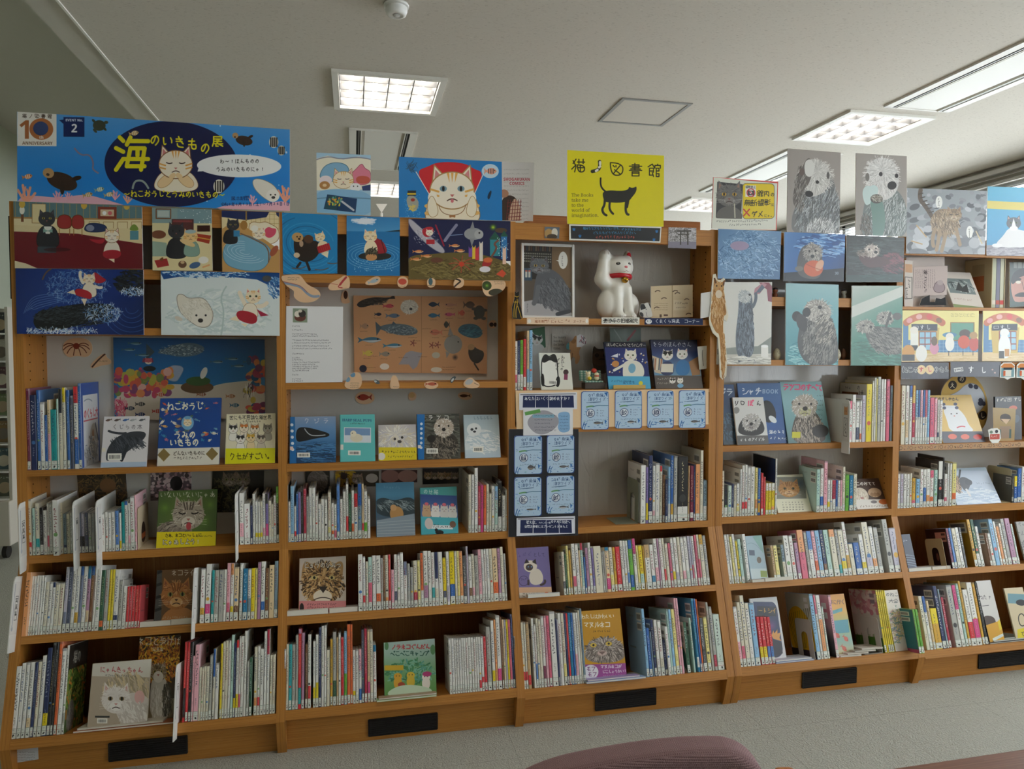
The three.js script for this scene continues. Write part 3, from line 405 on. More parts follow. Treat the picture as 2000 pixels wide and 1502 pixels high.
// ---------- pictures and signs on the fronts ----------
const SEA = ['#1f7fc8', '#2a8fd6', '#1668b0'];
function banner(c) {
Gr(c, 0, 215, 0, 415, ['#5aa2e2', '#3a92e0', '#1f86de', '#2a8ee0']); Dots(c, 26, 40, 240, 560, 395, 2, 'rgba(240,250,255,0.8)');
Bl(c, '34,380 70,378 110,384 160,376 200,388 230,398 300,420 30,420', '#e8b4c4'); Bl(c, '400,412 440,400 500,402 566,392 575,425 400,425', '#f0b8c8'); Bl(c, '30,388 80,392 140,398 170,410 30,420', '#f4a880');
const coral = (x, y, s, k) => { for (const [a, b] of [[-1, -1.6], [-0.4, -2.2], [0.5, -1.9], [1.1, -1.2]]) { Ln(c, `${x},${y} ${x + a * s * 0.6},${y + b * s * 0.5} ${x + a * s},${y + b * s}`, k, s * 0.32); Ln(c, `${x + a * s * 0.5},${y + b * s * 0.55} ${x + a * s * 0.2},${y + b * s * 0.9}`, k, s * 0.2); } };
coral(50, 392, 15, '#f2a58a'); coral(108, 388, 8, '#f0a8b8'); coral(128, 386, 6, '#f0a8b8'); coral(216, 388, 8, '#f0a8b8'); coral(240, 395, 8, '#f2a58a'); coral(556, 396, 14, '#f2a58a'); coral(488, 400, 8, '#f0b0c0');
El(c, 327, 320, 131, 84, '#141a4a', 0.03);
Rc(c, 34, 220, 106, 286, '#f1ece4'); LT(c, '1', 36, 272, 48, '#b06a3c', 'bold {}px sans-serif'); El(c, 78, 254, 22, 20, '#b8703e'); El(c, 77, 253, 14, 13, '#3a4a7a'); LT(c, 'th', 74, 273, 8, '#f1ece4'); LT(c, 'ANNIVERSARY', 71, 283, 8.2, '#7a5a40', 'bold {}px sans-serif', 'center'); T(c, '猫ノ図書館', 43, 226, 8, '#4a3a30', { ls: 1.45, w: 0.1 });
Po(c, '119,231 158,231 158,268 119,268 119,244 111,237 119,236', '#16265e'); LT(c, 'EVENT No.', 139, 239, 6.6, '#e8eef8', 'bold {}px sans-serif', 'center'); LT(c, '2', 139, 260, 22, '#f4f6fa', 'bold {}px sans-serif', 'center');
T(c, '海', 216, 266, 66, '#e8dc1c', { w: 0.125 }); T(c, 'のいきもの展', 282, 262, 22, '#e8dc1c', { w: 0.13, ls: 1.13, arc: (i) => [0, -1, 1, 3, 7, 14][i] });
Bl(c, '308,330 360,330 380,356 376,372 336,376 294,372 290,356', '#f3e8d2', '#8a5a30', 1); Bl(c, '296,356 312,340 330,332 336,340 320,362 302,368', '#efcf9c', '#b07a40', 0.7); Bl(c, '372,356 356,340 338,332 332,340 348,362 366,368', '#efcf9c', '#b07a40', 0.7); catHead(c, 334, 320, 33, { fur: '#f5ead6', patch: '#e6a850', ear: '#d4807c', line: '#8a5a30', shut: true }); Bl(c, '318,344 330,334 336,342 326,350', '#efcf9c'); Bl(c, '350,344 338,334 332,342 342,350', '#efcf9c');
El(c, 462, 323, 86, 23, '#f3f4f4', 0.02); Po(c, '382,318 377,334 400,333', '#f3f4f4'); T(c, 'わ〜！ほんものの', 422, 309, 9, '#1c1c1c', { ls: 1.13 }); T(c, 'うみのいきものにゃ！', 414, 325, 9, '#1c1c1c', { ls: 1.12 });
const ott = (x, y, r, k) => { c.save(); c.translate(x, y); c.rotate(r); El(c, 6, 4, 28 * k, 15 * k, '#3a2820'); El(c, -22 * k, -2, 10 * k, 9 * k, '#c09868'); El(c, -22 * k, 1, 3 * k, 2.4 * k, '#2a1a12'); El(c, 28 * k, -10 * k, 9 * k, 4 * k, '#33241c', -0.6); El(c, 10 * k, 15 * k, 12 * k, 4 * k, '#33241c', 1.2); c.restore(); };
ott(112, 346, 0.35, 1.05); ott(466, 267, 0.2, 0.62); El(c, 186, 246, 12, 10, '#3c4030'); El(c, 199, 240, 4, 3, '#4a4a34'); for (const [a, b] of [[176, 238], [178, 256], [196, 252]]) El(c, a, b, 5, 2.4, '#3c4030', 0.8);
seal(c, 518, 372, 28); for (const [x, y, s] of [[532, 275, 12], [548, 292, 10], [420, 364, 14]]) { El(c, x, y, s * 0.8, s, '#e8e4d4'); for (let i = 0; i < 4; i++) Rc(c, x - s * 0.6 + i * s * 0.34, y - s * 0.8, x - s * 0.5 + i * s * 0.34 + 1.5, y + s * 0.8, '#2a2622'); }
for (const [x, y, k] of [[52, 343, '#e08850'], [164, 378, '#c8a060'], [186, 368, '#9ab0a0'], [204, 378, '#c8b080'], [252, 260, '#d8b070']]) { fish(c, x, y, 20, 12, k, { st: '#f4efe0', r: -0.2 }); }
Ln(c, '140,290 150,304 168,300 176,318 172,330 184,336', '#8a7a98', 3); Ln(c, '250,366 252,354 262,350 274,354 280,366', '#9aa8a0', 4);
T(c, '〜ねこおうじとうみのいきもの〜', 232, 369, 13, '#e8dc1c', { w: 0.14, ls: 1.03, arc: (i) => i * 0.35 - (i > 9 ? 0 : 0) + Math.max(0, 4 - i) * 0.3 });
T(c, '展示期間', 445, 384, 8.5, '#16306a', { ls: 1.08 }); T(c, '令和8年6月13日(土)〜7月26日(日)', 424, 397, 7.2, '#16265e', { ls: 0.98, w: 0.12 });
}
const paintSea = (c, n, x0, y0, x1, y1, cols) => { for (let i = 0; i < n; i++) { const x = rr(x0, x1), y = rr(y0, y1); Ln(c, `${x},${y} ${x + rr(6, 18)},${y + rr(-3, 3)} ${x + rr(18, 36)},${y + rr(-2, 2)}`, cols[i % cols.length], rr(0.6, 2)); } };
function redRoom(c) {
Rc(c, 20, 380, 285, 470, '#5f7f86'); for (let x = 30; x < 282; x += 13) Rc(c, x, 385, x + 1, 440, '#b89858'); Rc(c, 20, 425, 285, 452, '#e8d8ac'); Rc(c, 20, 425, 285, 428, '#b0854c'); for (let x = 172; x < 280; x += 28) { c.strokeStyle = '#a8804a'; c.lineWidth = 1; c.strokeRect(x, 432, 20, 16); }
Rc(c, 62, 400, 88, 436, '#e6d6a4'); c.strokeStyle = '#9a6a34'; c.strokeRect(62, 400, 26, 36); Po(c, '20,452 140,452 200,462 285,478 285,530 20,530', '#6e1220'); Po(c, '20,440 285,446 285,478 150,455 20,452', '#e4d2a2'); Po(c, '20,505 50,512 76,524 20,530', '#e4d6b2');
Rc(c, 189, 403, 226, 426, '#8a3a2a'); Rc(c, 194, 408, 221, 421, '#d8c0a0'); El(c, 202, 415, 4, 4, '#fff'); El(c, 213, 415, 4, 4, '#d86a70');
for (const [x, w] of [[110, 28], [138, 24]]) { Bl(c, `${x},446 ${x},424 ${x + w / 2},418 ${x + w},424 ${x + w},446`, '#a03030', '#6a3a1c', 1.4); Ln(c, `${x + 4},446 ${x + 4},458`, '#a8783c', 1.6); Ln(c, `${x + w - 4},446 ${x + w - 4},458`, '#a8783c', 1.6); }
Bl(c, '160,452 166,436 184,434 206,438 208,452', '#26345c', '#16203c', 1); El(c, 174, 444, 8, 6, '#8a90a8'); Rc(c, 253, 450, 270, 468, '#5a90a0'); Bl(c, '250,450 256,438 264,436 273,450', '#7a9440'); El(c, 43, 412, 5, 8, '#f0ece0'); Rc(c, 41, 420, 46, 434, '#7a4a2a'); for (const x of [43, 162, 246]) El(c, x, 401, 6, 7, '#d8b24c');
catBody(c, 92, 440, 18, '#2a2a30', '#16161a'); catHead(c, 90, 428, 16, { fur: '#3c3c42', ear: '#54505a', eye: '#d8c060' }); Po(c, '84,442 100,442 96,456 88,456', '#e8e8e0'); Po(c, '83,446 92,450 101,446 101,454 92,451 83,454', '#8ab0a4'); Rc(c, 72, 480, 108, 492, '#3a4650');
El(c, 110, 486, 26, 4, 'rgba(50,6,14,0.6)'); catBody(c, 217, 470, 14, '#f0e6d4', '#8a5a30'); catHead(c, 217, 461, 15, { fur: '#f4ead8', patch: '#e2a44e', line: '#8a5a30', shut: true }); Bl(c, '200,488 234,488 236,502 217,508 198,502', '#a82030'); Po(c, '210,506 222,506 222,514', '#f0e0c0'); Bl(c, '168,464 190,468 204,464 200,476 184,474', '#b02434');
}
function boxRoom(c) {
Rc(c, 290, 400, 420, 460, '#7e9ca4'); Rc(c, 290, 400, 346, 440, '#8aa2a2'); Rc(c, 290, 436, 420, 470, '#dccfa0'); Rc(c, 290, 466, 420, 535, '#e6d6a4'); Po(c, '290,470 325,474 330,500 290,500', '#9ab0a0'); c.strokeStyle = '#7a4a26'; c.lineWidth = 2; c.strokeRect(305, 409, 28, 18); Rc(c, 308, 412, 330, 424, '#b8c4c0'); Dots(c, 30, 350, 405, 412, 440, 1, '#dce8e8');
Rc(c, 335, 428, 378, 455, '#5a3030'); Rc(c, 338, 430, 375, 434, '#8a4040'); Rc(c, 385, 440, 410, 452, '#3a1a14'); Po(c, '384,456 412,460 408,476 384,470', '#a83a26'); Ln(c, '384,463 410,468', '#d8a840', 2); El(c, 310, 458, 14, 8, '#7a4a34'); 
catBody(c, 345, 464, 17, '#26262c', '#141418'); catHead(c, 344, 452, 16, { fur: '#34343a', ear: '#4a4650', eye: '#34343a' }); catBody(c, 374, 470, 13, '#8aa89a', '#58786a'); catHead(c, 372, 462, 14, { fur: '#eec88a', patch: '#d8963e', shut: true }); El(c, 372, 452, 11, 4, '#a8c0c4'); El(c, 366, 474, 16, 5, '#e8c890', 0.4);
Po(c, '302,508 326,504 330,518 308,522', '#a02a2a'); Bl(c, '310,506 320,500 318,510', '#7a4a20'); El(c, 356, 516, 8, 7, '#6a4a34'); El(c, 356, 512, 4, 3, '#c8a880'); El(c, 380, 518, 11, 6, '#4a6a94', -0.3); El(c, 397, 508, 10, 7, '#f0ece4'); Ln(c, '396,522 408,518', '#e8a870', 3);
}
function bedroom(c) {
Rc(c, 430, 405, 550, 450, '#ead8a8'); for (let x = 490; x < 550; x += 9) Rc(c, x, 410, x + 0.7, 450, '#b89c60'); for (let y = 418; y < 450; y += 9) Rc(c, 486, y, 550, y + 0.7, '#b89c60'); Po(c, '430,405 530,405 520,424 480,430 430,424', '#1c2a5c'); Po(c, '536,405 550,405 550,428 540,420', '#1c2a5c'); Rc(c, 479, 405, 482, 432, '#9a7a40');
Bl(c, '484,440 494,432 506,436 518,432 530,438 544,446 546,470 520,480 490,466', '#f2e6cc', '#9a6a38', 1); Bl(c, '516,448 524,442 532,446 540,446 538,458 526,466 516,460', '#d8506a'); Po(c, '430,450 460,430 520,470 548,490 548,540 430,540', '#c89a5c'); Bl(c, '436,478 470,455 500,466 530,484 528,508 510,530 470,528 436,514', '#7ab0cc', '#4a80a0', 1); for (let i = 0; i < 5; i++) { c.strokeStyle = 'rgba(225,242,250,.6)'; c.lineWidth = 1; c.beginPath(); c.ellipse(478, 492, 10 + i * 8, 4 + i * 4, 0.2, 0.4, 4.6); c.stroke(); } Ln(c, '470,456 500,468 528,486 524,512', '#7a5c48', 2.4);
catBody(c, 450, 448, 12, '#1e1e24'); catHead(c, 455, 440, 12, { fur: '#34343a', ear: '#4a4650', eye: '#b8a850' }); Rc(c, 456, 450, 468, 462, '#3a86b8'); El(c, 476, 440, 7, 9, '#a87a3a'); catHead(c, 505, 456, 13, { fur: '#f4e8d0', patch: '#e2a850', shut: true }); El(c, 535, 490, 6, 12, '#a8583c', 0.6); El(c, 497, 446, 7, 6, '#f4f0e4');
}
function whaleRide(c) {
Gr(c, 30, 524, 280, 640, ['#122a70', '#1a3c8a', '#15307c', '#0e2458']); Fur(c, 150, 560, 60, 34, 500, 6, ['rgba(180,205,235,.5)', 'rgba(120,160,210,.6)', '#3a66b0'], () => rr(0, 6), 1.4, 3); Fur(c, 255, 550, 36, 26, 240, 9, ['#16181c', '#0c0e12', '#2a2e34'], 0.2, 2.4, 0.6); Fur(c, 262, 570, 30, 8, 160, 4, ['#dce8f4', '#8ab0dc'], () => rr(0, 6), 1, 3);
for (let i = 0; i < 6; i++) Ln(c, `${46 + i * 3},${612 - i * 2} ${54 + i * 2},${586 + i * 4} ${80},${574 + i * 5} ${120},${574 + i * 3}`, 'rgba(170,205,245,.5)', 1); Bl(c, '62,630 70,610 110,600 170,592 214,594 224,602 200,618 160,632 110,646 74,646', '#15171b'); Fur(c, 140, 618, 76, 20, 800, 7, ['#23262c', '#0e1014', '#3c424a'], -0.2, 1.2, 0.4);
Fur(c, 120, 646, 70, 5, 260, 5, ['#e4eef8', '#9cc0e8', '#fff'], () => rr(0, 6), 0.9, 3); Fur(c, 200, 612, 36, 20, 280, 5, ['#cfe0f2', '#6a98d0'], () => rr(0, 6), 0.9, 3); for (let i = 0; i < 6; i++) { c.strokeStyle = 'rgba(90,140,215,.5)'; c.lineWidth = 1.2; c.beginPath(); c.ellipse(258, 600, 14 + i * 9, 12 + i * 9, -0.5, 1, 3.6); c.stroke(); }
catBody(c, 172, 553, 12, '#f0e4d0', '#8a5a30'); Ln(c, '160,553 152,540 155,532', '#f0e4d0', 6); Ln(c, '184,560 192,564 196,562', '#f0e4d0', 6); Bl(c, '180,528 198,542 208,548 190,556 178,548', '#b02434'); catHead(c, 172, 546, 12, { fur: '#f2e4cc', patch: '#e0a04a', shut: true }); Bl(c, '146,562 176,570 178,586 160,582 142,576', '#b82430'); Po(c, '128,572 142,566 146,576', '#f0e0c4'); Po(c, '156,584 168,584 163,598', '#f0e0c4'); Ln(c, '82,546 88,530 98,526', '#6a5040', 3);
}
function sealSnow(c) {
Rc(c, 310, 525, 550, 660, '#dfe9ea'); Po(c, '310,525 550,525 550,580 530,560 500,546 440,540 380,536 320,546', '#164a8c'); Fur(c, 400, 534, 90, 8, 300, 5, ['#6aa0d4', '#cfe2f2', '#2a62a4'], 0.1, 2, 0.5); Fur(c, 535, 560, 14, 20, 140, 5, ['#6aa0d4', '#cfe2f2', '#2a62a4'], 0.8, 2, 0.5); El(c, 520, 544, 9, 6, '#4a4a4c'); Fur(c, 420, 610, 100, 45, 300, 14, ['#d2e0e0', '#eaf2f0', '#cadada'], 0.1, 3, 0.8); Ln(c, '440,560 426,580 438,610 430,654', '#bcd0ce', 3);
Bl(c, '344,576 356,574 366,584 396,580 410,600 416,616 408,638 390,640 372,630 352,612 346,596', '#e6e0d2', '#948c80', 1.2); Fur(c, 380, 606, 30, 24, 260, 5, ['#f4f0e6', '#cfc8b8'], 0.8, 0.8, 0.6); El(c, 392, 620, 19, 18, '#ece6da'); El(c, 382, 616, 2, 2, '#222'); El(c, 400, 616, 2, 2, '#222'); El(c, 390, 626, 5, 4, '#2e2a2a'); El(c, 348, 622, 8, 4, '#ddd6c8', 0.4);
Ln(c, '466,572 474,590 480,600', '#f2e6d0', 8); Ln(c, '502,598 512,600 520,592', '#f2e6d0', 8); catBody(c, 487, 592, 13, '#f6ecd8', '#9a6a38'); catHead(c, 493, 580, 15, { fur: '#f3e2c2', patch: '#e2a24c', ear: '#d87c7c' }); Bl(c, '462,604 500,612 502,630 486,634 458,622', '#b02636'); Po(c, '446,624 460,616 466,628', '#f4e4c4'); Po(c, '468,632 482,632 478,638', '#f4e4c4'); Po(c, '500,604 524,616 508,618', '#a82444');
}
function swimmers(c) { Rc(c, 545, 410, 665, 540, '#1a86c4'); for (let i = 0; i < 12; i++) { c.strokeStyle = i % 3 ? 'rgba(90,180,226,.45)' : 'rgba(20,80,130,.6)'; c.lineWidth = 1.6; c.beginPath(); c.ellipse(602, 476, 22 + i * 7, 16 + i * 6, 0.2, rr(0, 3), rr(3.4, 6)); c.stroke(); }
for (const [x, y] of [[570, 522], [615, 526], [640, 514]]) Ln(c, `${x},${y} ${x + 14},${y + 4} ${x + 26},${y - 2}`, '#6a5a58', 2); Bl(c, '572,470 580,456 592,462 606,468 622,470 626,490 612,508 592,512 576,500', '#2c211c'); El(c, 581, 463, 11, 9, '#c49a64'); El(c, 580, 462, 1.4, 1.4, '#111'); El(c, 586, 462, 1.4, 1.4, '#111'); El(c, 584, 466, 2.4, 2, '#2a1a12'); El(c, 602, 466, 9, 8, '#5a3c28'); El(c, 588, 475, 4, 6, '#b89a80'); El(c, 579, 497, 6, 5, '#d8c0a0'); Ln(c, '598,510 604,526', '#2a201c', 5); Ln(c, '586,512 580,520', '#2a201c', 5);
c.save(); c.translate(627, 470); c.rotate(-0.3); catBody(c, 0, 0, 10, '#eed8b0'); catHead(c, 0, -8, 10, { fur: '#f0dcb4', patch: '#dc9c44', shut: true }); Rc(c, -12, 8, 13, 22, '#b82830'); for (let i = 0; i < 6; i++) Rc(c, -11 + i * 4, 8, -10 + i * 4, 22, '#8a1820'); Po(c, '-8,24 8,24 2,36', '#efe0c0'); c.restore(); }
function turtleRide(c) { Gr(c, 0, 420, 0, 540, ['#2c80c0', '#4a98d0', '#2a86c4', '#1a74b4', '#1668a8']); Po(c, '670,452 790,452 790,545 670,545', '#1a78b8'); Fur(c, 705, 432, 22, 5, 60, 10, ['rgba(235,240,250,.6)'], 0, 3, 0.3); Po(c, '752,452 790,447 790,452', '#1a2a34'); for (let i = 0; i < 6; i++) { c.strokeStyle = 'rgba(190,225,245,.5)'; c.lineWidth = 1; c.beginPath(); c.ellipse(732, 500, 24 + i * 7, 6 + i * 4, 0.05, 0, 7); c.stroke(); } Dots(c, 60, 690, 505, 770, 530, 0.8, '#bfe0f2');
El(c, 732, 500, 32, 8, '#2a2a28'); Bl(c, '712,474 726,462 746,468 756,486 754,496 716,494', '#9c2030'); Ln(c, '744,468 752,494', '#5a1018', 2); catBody(c, 724, 470, 11, '#f2e2c0'); catHead(c, 723, 462, 13, { fur: '#f2e0bc', patch: '#dc9a44', shut: true }); El(c, 725, 496, 12, 12, '#4a4436'); El(c, 725, 502, 11, 7, '#c8905c'); Fur(c, 726, 490, 10, 6, 40, 4, ['#222019', '#8a8468'], 0, 1.4, 2); }
function deepSea(c) { Rc(c, 790, 420, 1005, 510, '#141c4c'); Bl(c, '790,500 840,496 900,492 960,500 1005,520 1010,560 790,560', '#6a5a2c'); Fur(c, 900, 526, 100, 18, 300, 10, ['#7a6a3a', '#54461e', '#8a7a44'], 0.1, 2, 0.6); Bl(c, '798,424 820,444 850,470 868,488 866,496 850,490 824,470 798,440', '#b8b4c0', '#7a7890', 1); Fur(c, 832, 462, 24, 18, 90, 3, ['#e8e4ec', '#8a88a0'], 0.7, 0.7, 0.4); Ln(c, '850,440 866,480', '#a01c3c', 3); Bl(c, '822,448 838,442 848,446 842,462 828,464', '#b82434'); catHead(c, 838, 455, 7, { fur: '#f4ead8', shut: true }); Rc(c, 832, 468, 848, 477, '#b82434');
Ln(c, '890,440 876,458 868,470', '#8a8aa8', 6); Ln(c, '878,460 902,458', '#8aa0c8', 1.4); El(c, 923, 457, 18, 12, '#9a9ca0'); El(c, 934, 458, 9, 9, '#b0b2b4'); Po(c, '916,448 922,432 926,448', '#8e9094'); Po(c, '916,466 920,482 926,466', '#8e9094'); El(c, 935, 455, 1.8, 1.8, '#111'); for (const [x, y] of [[816, 491], [832, 500], [812, 506], [886, 480], [896, 490]]) fish(c, x, y, 22, 8, '#d88048', { belly: '#eec08c' });
El(c, 852, 508, 12, 5, '#6a3c2c'); for (let i = 0; i < 8; i++) { const a = i * 0.8; Ln(c, `900,516 ${900 + Math.cos(a) * 12},${516 + Math.sin(a) * 8 - 4} ${900 + Math.cos(a) * 24},${516 + Math.sin(a) * 16}`, '#b04a34', 1.6); } El(c, 900, 516, 5, 5, '#d04428'); Rd(c, 962, 444, 9, '#c8e830', 'rgba(60,120,40,0)'); El(c, 978, 450, 12, 5, '#5a4430'); Rc(c, 956, 468, 976, 500, '#2a8a98'); Po(c, '954,468 966,452 978,468', '#1c5a48'); Rc(c, 978, 460, 990, 506, '#2a78b8'); Po(c, '976,462 984,450 992,462', '#1c5a48'); Dots(c, 40, 970, 465, 992, 505, 1, '#d8eef4'); Ln(c, '960,500 972,484 962,476 972,470', '#7a4a3c', 4);
for (const [x, y, h, k] of [[938, 476, 34, '#e8ded0'], [924, 484, 22, '#e8c83c'], [930, 486, 22, '#d83c4c'], [984, 486, 30, '#f0c8b0'], [917, 486, 16, '#7a4aa8']]) { Rc(c, x - 3, y, x + 4, y + h, k); Po(c, `${x - 3},${y} ${x - 3},${y - 5} ${x},${y} ${x + 4},${y - 5} ${x + 4},${y}`, k); } Bl(c, '938,520 946,504 958,502 960,516 950,522', '#b02c30'); El(c, 952, 508, 9, 5, '#d86a38'); El(c, 946, 526, 11, 6, '#e8e4ea'); Po(c, '968,536 980,526 988,534 982,542', '#d85030'); }
function sleeping(c) { Rc(c, 610, 290, 730, 430, '#a8cce4'); Po(c, '610,312 640,304 670,312 700,306 730,314 730,370 610,372', '#efe8d4'); Ln(c, '618,312 640,304 664,312 700,306 724,312', '#8a8a9c', 2); Bl(c, '622,352 630,326 652,316 680,322 682,346 660,356', '#84b4d4', '#3a6a8a', 1); Bl(c, '684,340 694,332 706,318 712,330 724,334 724,360 690,362', '#e08098', '#a04a60', 1); Bl(c, '694,344 722,344 722,358 696,360', '#c85a48'); catHead(c, 670, 352, 20, { fur: '#f4e6cc', patch: '#e6b05c', ear: '#e0989a', shut: true, line: '#b08a58' }); El(c, 636, 352, 12, 9, '#f0e2e6'); El(c, 634, 362, 10, 8, '#b8844c'); El(c, 634, 362, 4, 3, '#e8cca0'); El(c, 694, 366, 11, 8, '#eeeef0'); for (const x of [690, 698]) El(c, x, 364, 1.2, 1.2, '#222'); Po(c, '706,364 724,360 724,372 708,372', '#2a3c70');
Bl(c, '612,374 660,368 730,376 730,424 612,424', '#8abce0'); Ln(c, '618,388 660,384 724,388', '#6a94b8', 2.4); Po(c, '639,380 697,388 694,415 632,408', '#123c68'); Po(c, '641,382 664,386 658,410 634,407', '#1c4a58'); Dots(c, 40, 640, 384, 668, 402, 2.2, ['#d8c838', '#4a9a6a', '#e08a34', '#68a8a0']); Ln(c, '668,394 690,410', '#c8c8d0', 4); Ln(c, '664,386 658,410', '#0a2038', 1); }
function bigCat(c) { Rc(c, 770, 300, 990, 440, '#1a80ca'); Dots(c, 90, 790, 380, 820, 424, 0.8, '#7ab8e4'); Bl(c, '812,334 834,326 850,318 880,316 910,320 924,330 944,336 930,372 904,404 850,404 832,370', '#d4202e'); Ln(c, '812,336 838,380', '#f2e2d8', 1.6); Ln(c, '944,338 925,380', '#f2e2d8', 1.6);
Bl(c, '846,372 920,372 934,400 938,440 828,440 832,400', '#f3e6cc', '#9a6a34', 1.4); for (const k of [-1, 1]) for (let i = 0; i < 2; i++) El(c, 882 + k * 46, 402 + i * 14, 8, 4, '#e8b568'); catHead(c, 882, 372, 43, { fur: '#f6ecd8', patch: '#e8b058', ear: '#d8888a', line: '#b08850', eye: '#7a9aa8' }); for (const k of [-1, 1]) { El(c, 882 + k * 38, 386, 9, 12, '#f8f0de'); Bl(c, `${882 + k * 40},378 ${882 + k * 50},400 ${882 + k * 44},426 ${882 + k * 26},420 ${882 + k * 30},396`, '#f5ead2', '#b08850', 1); } Ln(c, '856,400 858,414 882,422 906,414 908,400', '#8a5a30', 1.2); Bl(c, '876,418 882,421 888,418 888,426 882,423 876,426', '#a8703c'); El(c, 882, 392, 3, 4, '#d8747c');
Bl(c, '793,384 806,380 818,392 816,408 806,414 796,404', '#a8a89c'); Rc(c, 796, 372, 812, 382, '#2a2a2e'); Rc(c, 795, 377, 812, 380, '#e0c030'); El(c, 806, 390, 4, 3, '#b03a30'); Dots(c, 30, 798, 400, 812, 412, 1.4, '#e0c868'); Fur(c, 803, 326, 9, 9, 40, 7, ['#2a5a7a', '#1a4668'], 0, 1, 3); El(c, 957, 334, 17, 14, 'rgba(225,235,240,.85)'); fish(c, 957, 334, 26, 16, '#e8a084', { st: '#3a3a44' }); Bl(c, '950,384 958,370 960,376 954,392', '#15304a'); }
function yellow(c) { Rc(c, 1100, 285, 1305, 450, '#ecdf10'); const L = (s, x, y) => T(c, s, x, y, 26, '#2a2716', { w: 0.082 }); L('猫', 1116, 311); L('図', 1190, 317); L('書', 1227, 318); L('館', 1264, 319); Ln(c, '1170,316 1171,326 1166,333 1156,335', '#2a2716', 6.5); Ln(c, '1171,317 1171,321', '#f0ece0', 4.6); Ln(c, '1171,325 1169,327', '#f0ece0', 4.6); Ln(c, '1166,332 1163,334', '#f0ece0', 4.6);
c.fillStyle = '#23221c'; Ln(c, '1172,348 1171,360 1176,370 1182,374', '#23221c', 3.2); Bl(c, '1176,374 1190,371 1212,373 1226,370 1227,364 1232,367 1238,366 1242,363 1242,372 1238,379 1232,386 1228,392 1210,396 1192,395 1180,394 1176,384', '#23221c'); Ln(c, '1180,388 1180,400 1174,408 1178,418 1183,420', '#23221c', 4.5); Ln(c, '1190,392 1188,404 1192,414 1196,417', '#23221c', 4.2); Ln(c, '1222,390 1220,406 1222,418 1226,419', '#23221c', 4.6); Ln(c, '1226,388 1223,404', '#23221c', 5);
'The Books|take me|to the|world of|imagination.'.split('|').forEach((s, i) => LT(c, s, 1116, 383.5 + i * 9.75, 8.6, '#3a3618', '{}px serif')); }
function strip(c) { Rc(c, 1105, 430, 1300, 480, '#efeee6'); Po(c, '1115,441 1289,446 1288,471 1115,466', '#22242a'); T(c, '猫好きな方もそうでない方も、', 1138, 443.5, 5.2, '#3fa4e0', { ls: 1.03 }); ticks(c, 1213, 445.3, 5.2, '#3fa4e0', 2, { w: 0.15 }); T(c, 'がある方は', 1224, 445.5, 5.2, '#3fa4e0', { ls: 1.03 }); T(c, 'どなたもどうぞお入りください。', 1157, 452, 5.4, '#3fa4e0', { ls: 1.08 }); ticks(c, 1162, 460, 5.4, '#d85a4c', 14, { ls: 1.03, w: 0.16 }); for (const [x, y] of [[1121, 448], [1132, 461], [1282, 452], [1277, 468]]) { El(c, x, y + 1, 2.4, 2, '#2a78c0'); for (const k of [-2, 0, 2]) El(c, x + k, y - 2 + Math.abs(k) * 0.4, 0.9, 1.1, '#2a78c0'); } }
function noPhoto(c) { Rc(c, 1385, 340, 1525, 455, '#e2544c'); Po(c, '1394,348 1518,357 1515,449 1391,445', '#e9e9dc'); Po(c, '1401,356 1450,360 1447,424 1398,424', '#39383a'); furCat(c, 1424, 382, 25, '#6e6a68', '#4e4a4a', '#85807c', { eye: '#d0a030' }); El(c, 1424, 422, 25, 20, '#68645f'); Ln(c, '1434,398 1435,424', '#c8c2ac', 2.4); Po(c, '1391,425 1516,429 1515,450 1390,446', '#e9e9dc'); c.fillStyle = '#efd21a'; c.beginPath(); c.roundRect(1450, 358, 62, 69, 7); c.fill(); c.strokeStyle = '#3a3a30'; c.lineWidth = 0.8; c.stroke(); Rc(c, 1455, 362, 1476, 384, '#f2efe4'); T(c, '撮影禁止', 1455.5, 362.5, 4.8, '#333', { ls: 1.05 }); c.strokeStyle = '#c83a44'; c.lineWidth = 2; c.beginPath(); c.arc(1466, 376, 7.5, 0, 7); c.stroke(); Rc(c, 1460, 372, 1472, 381, '#34343a'); El(c, 1466, 376, 2.6, 2.6, '#e8e4da'); Ln(c, '1461,370 1471,382', '#c83a44', 1.6); T(c, '館内', 1478, 371, 12, '#1e1c14', { w: 0.11 }); T(c, 'の', 1504, 375, 8.5, '#1e1c14'); T(c, '無断撮影', 1453, 389, 12.4, '#1e1c14', { ls: 1.04, w: 0.1 }); T(c, 'は', 1505, 396, 6.5, '#1e1c14'); T(c, 'ダメ', 1467, 412, 11.5, '#1e1c14', { ls: 1.1, w: 0.12 }); T(c, 'にゃ。', 1492, 418, 6, '#1e1c14'); Ln(c, '1452,408 1463,421', '#d03a3a', 2.4); Ln(c, '1463,408 1452,421', '#d03a3a', 2.4); ticks(c, 1399, 429, 4, '#55544c', 24, { ls: 1.05 }); ticks(c, 1424, 436, 4, '#55544c', 15, { ls: 1.05 }); }
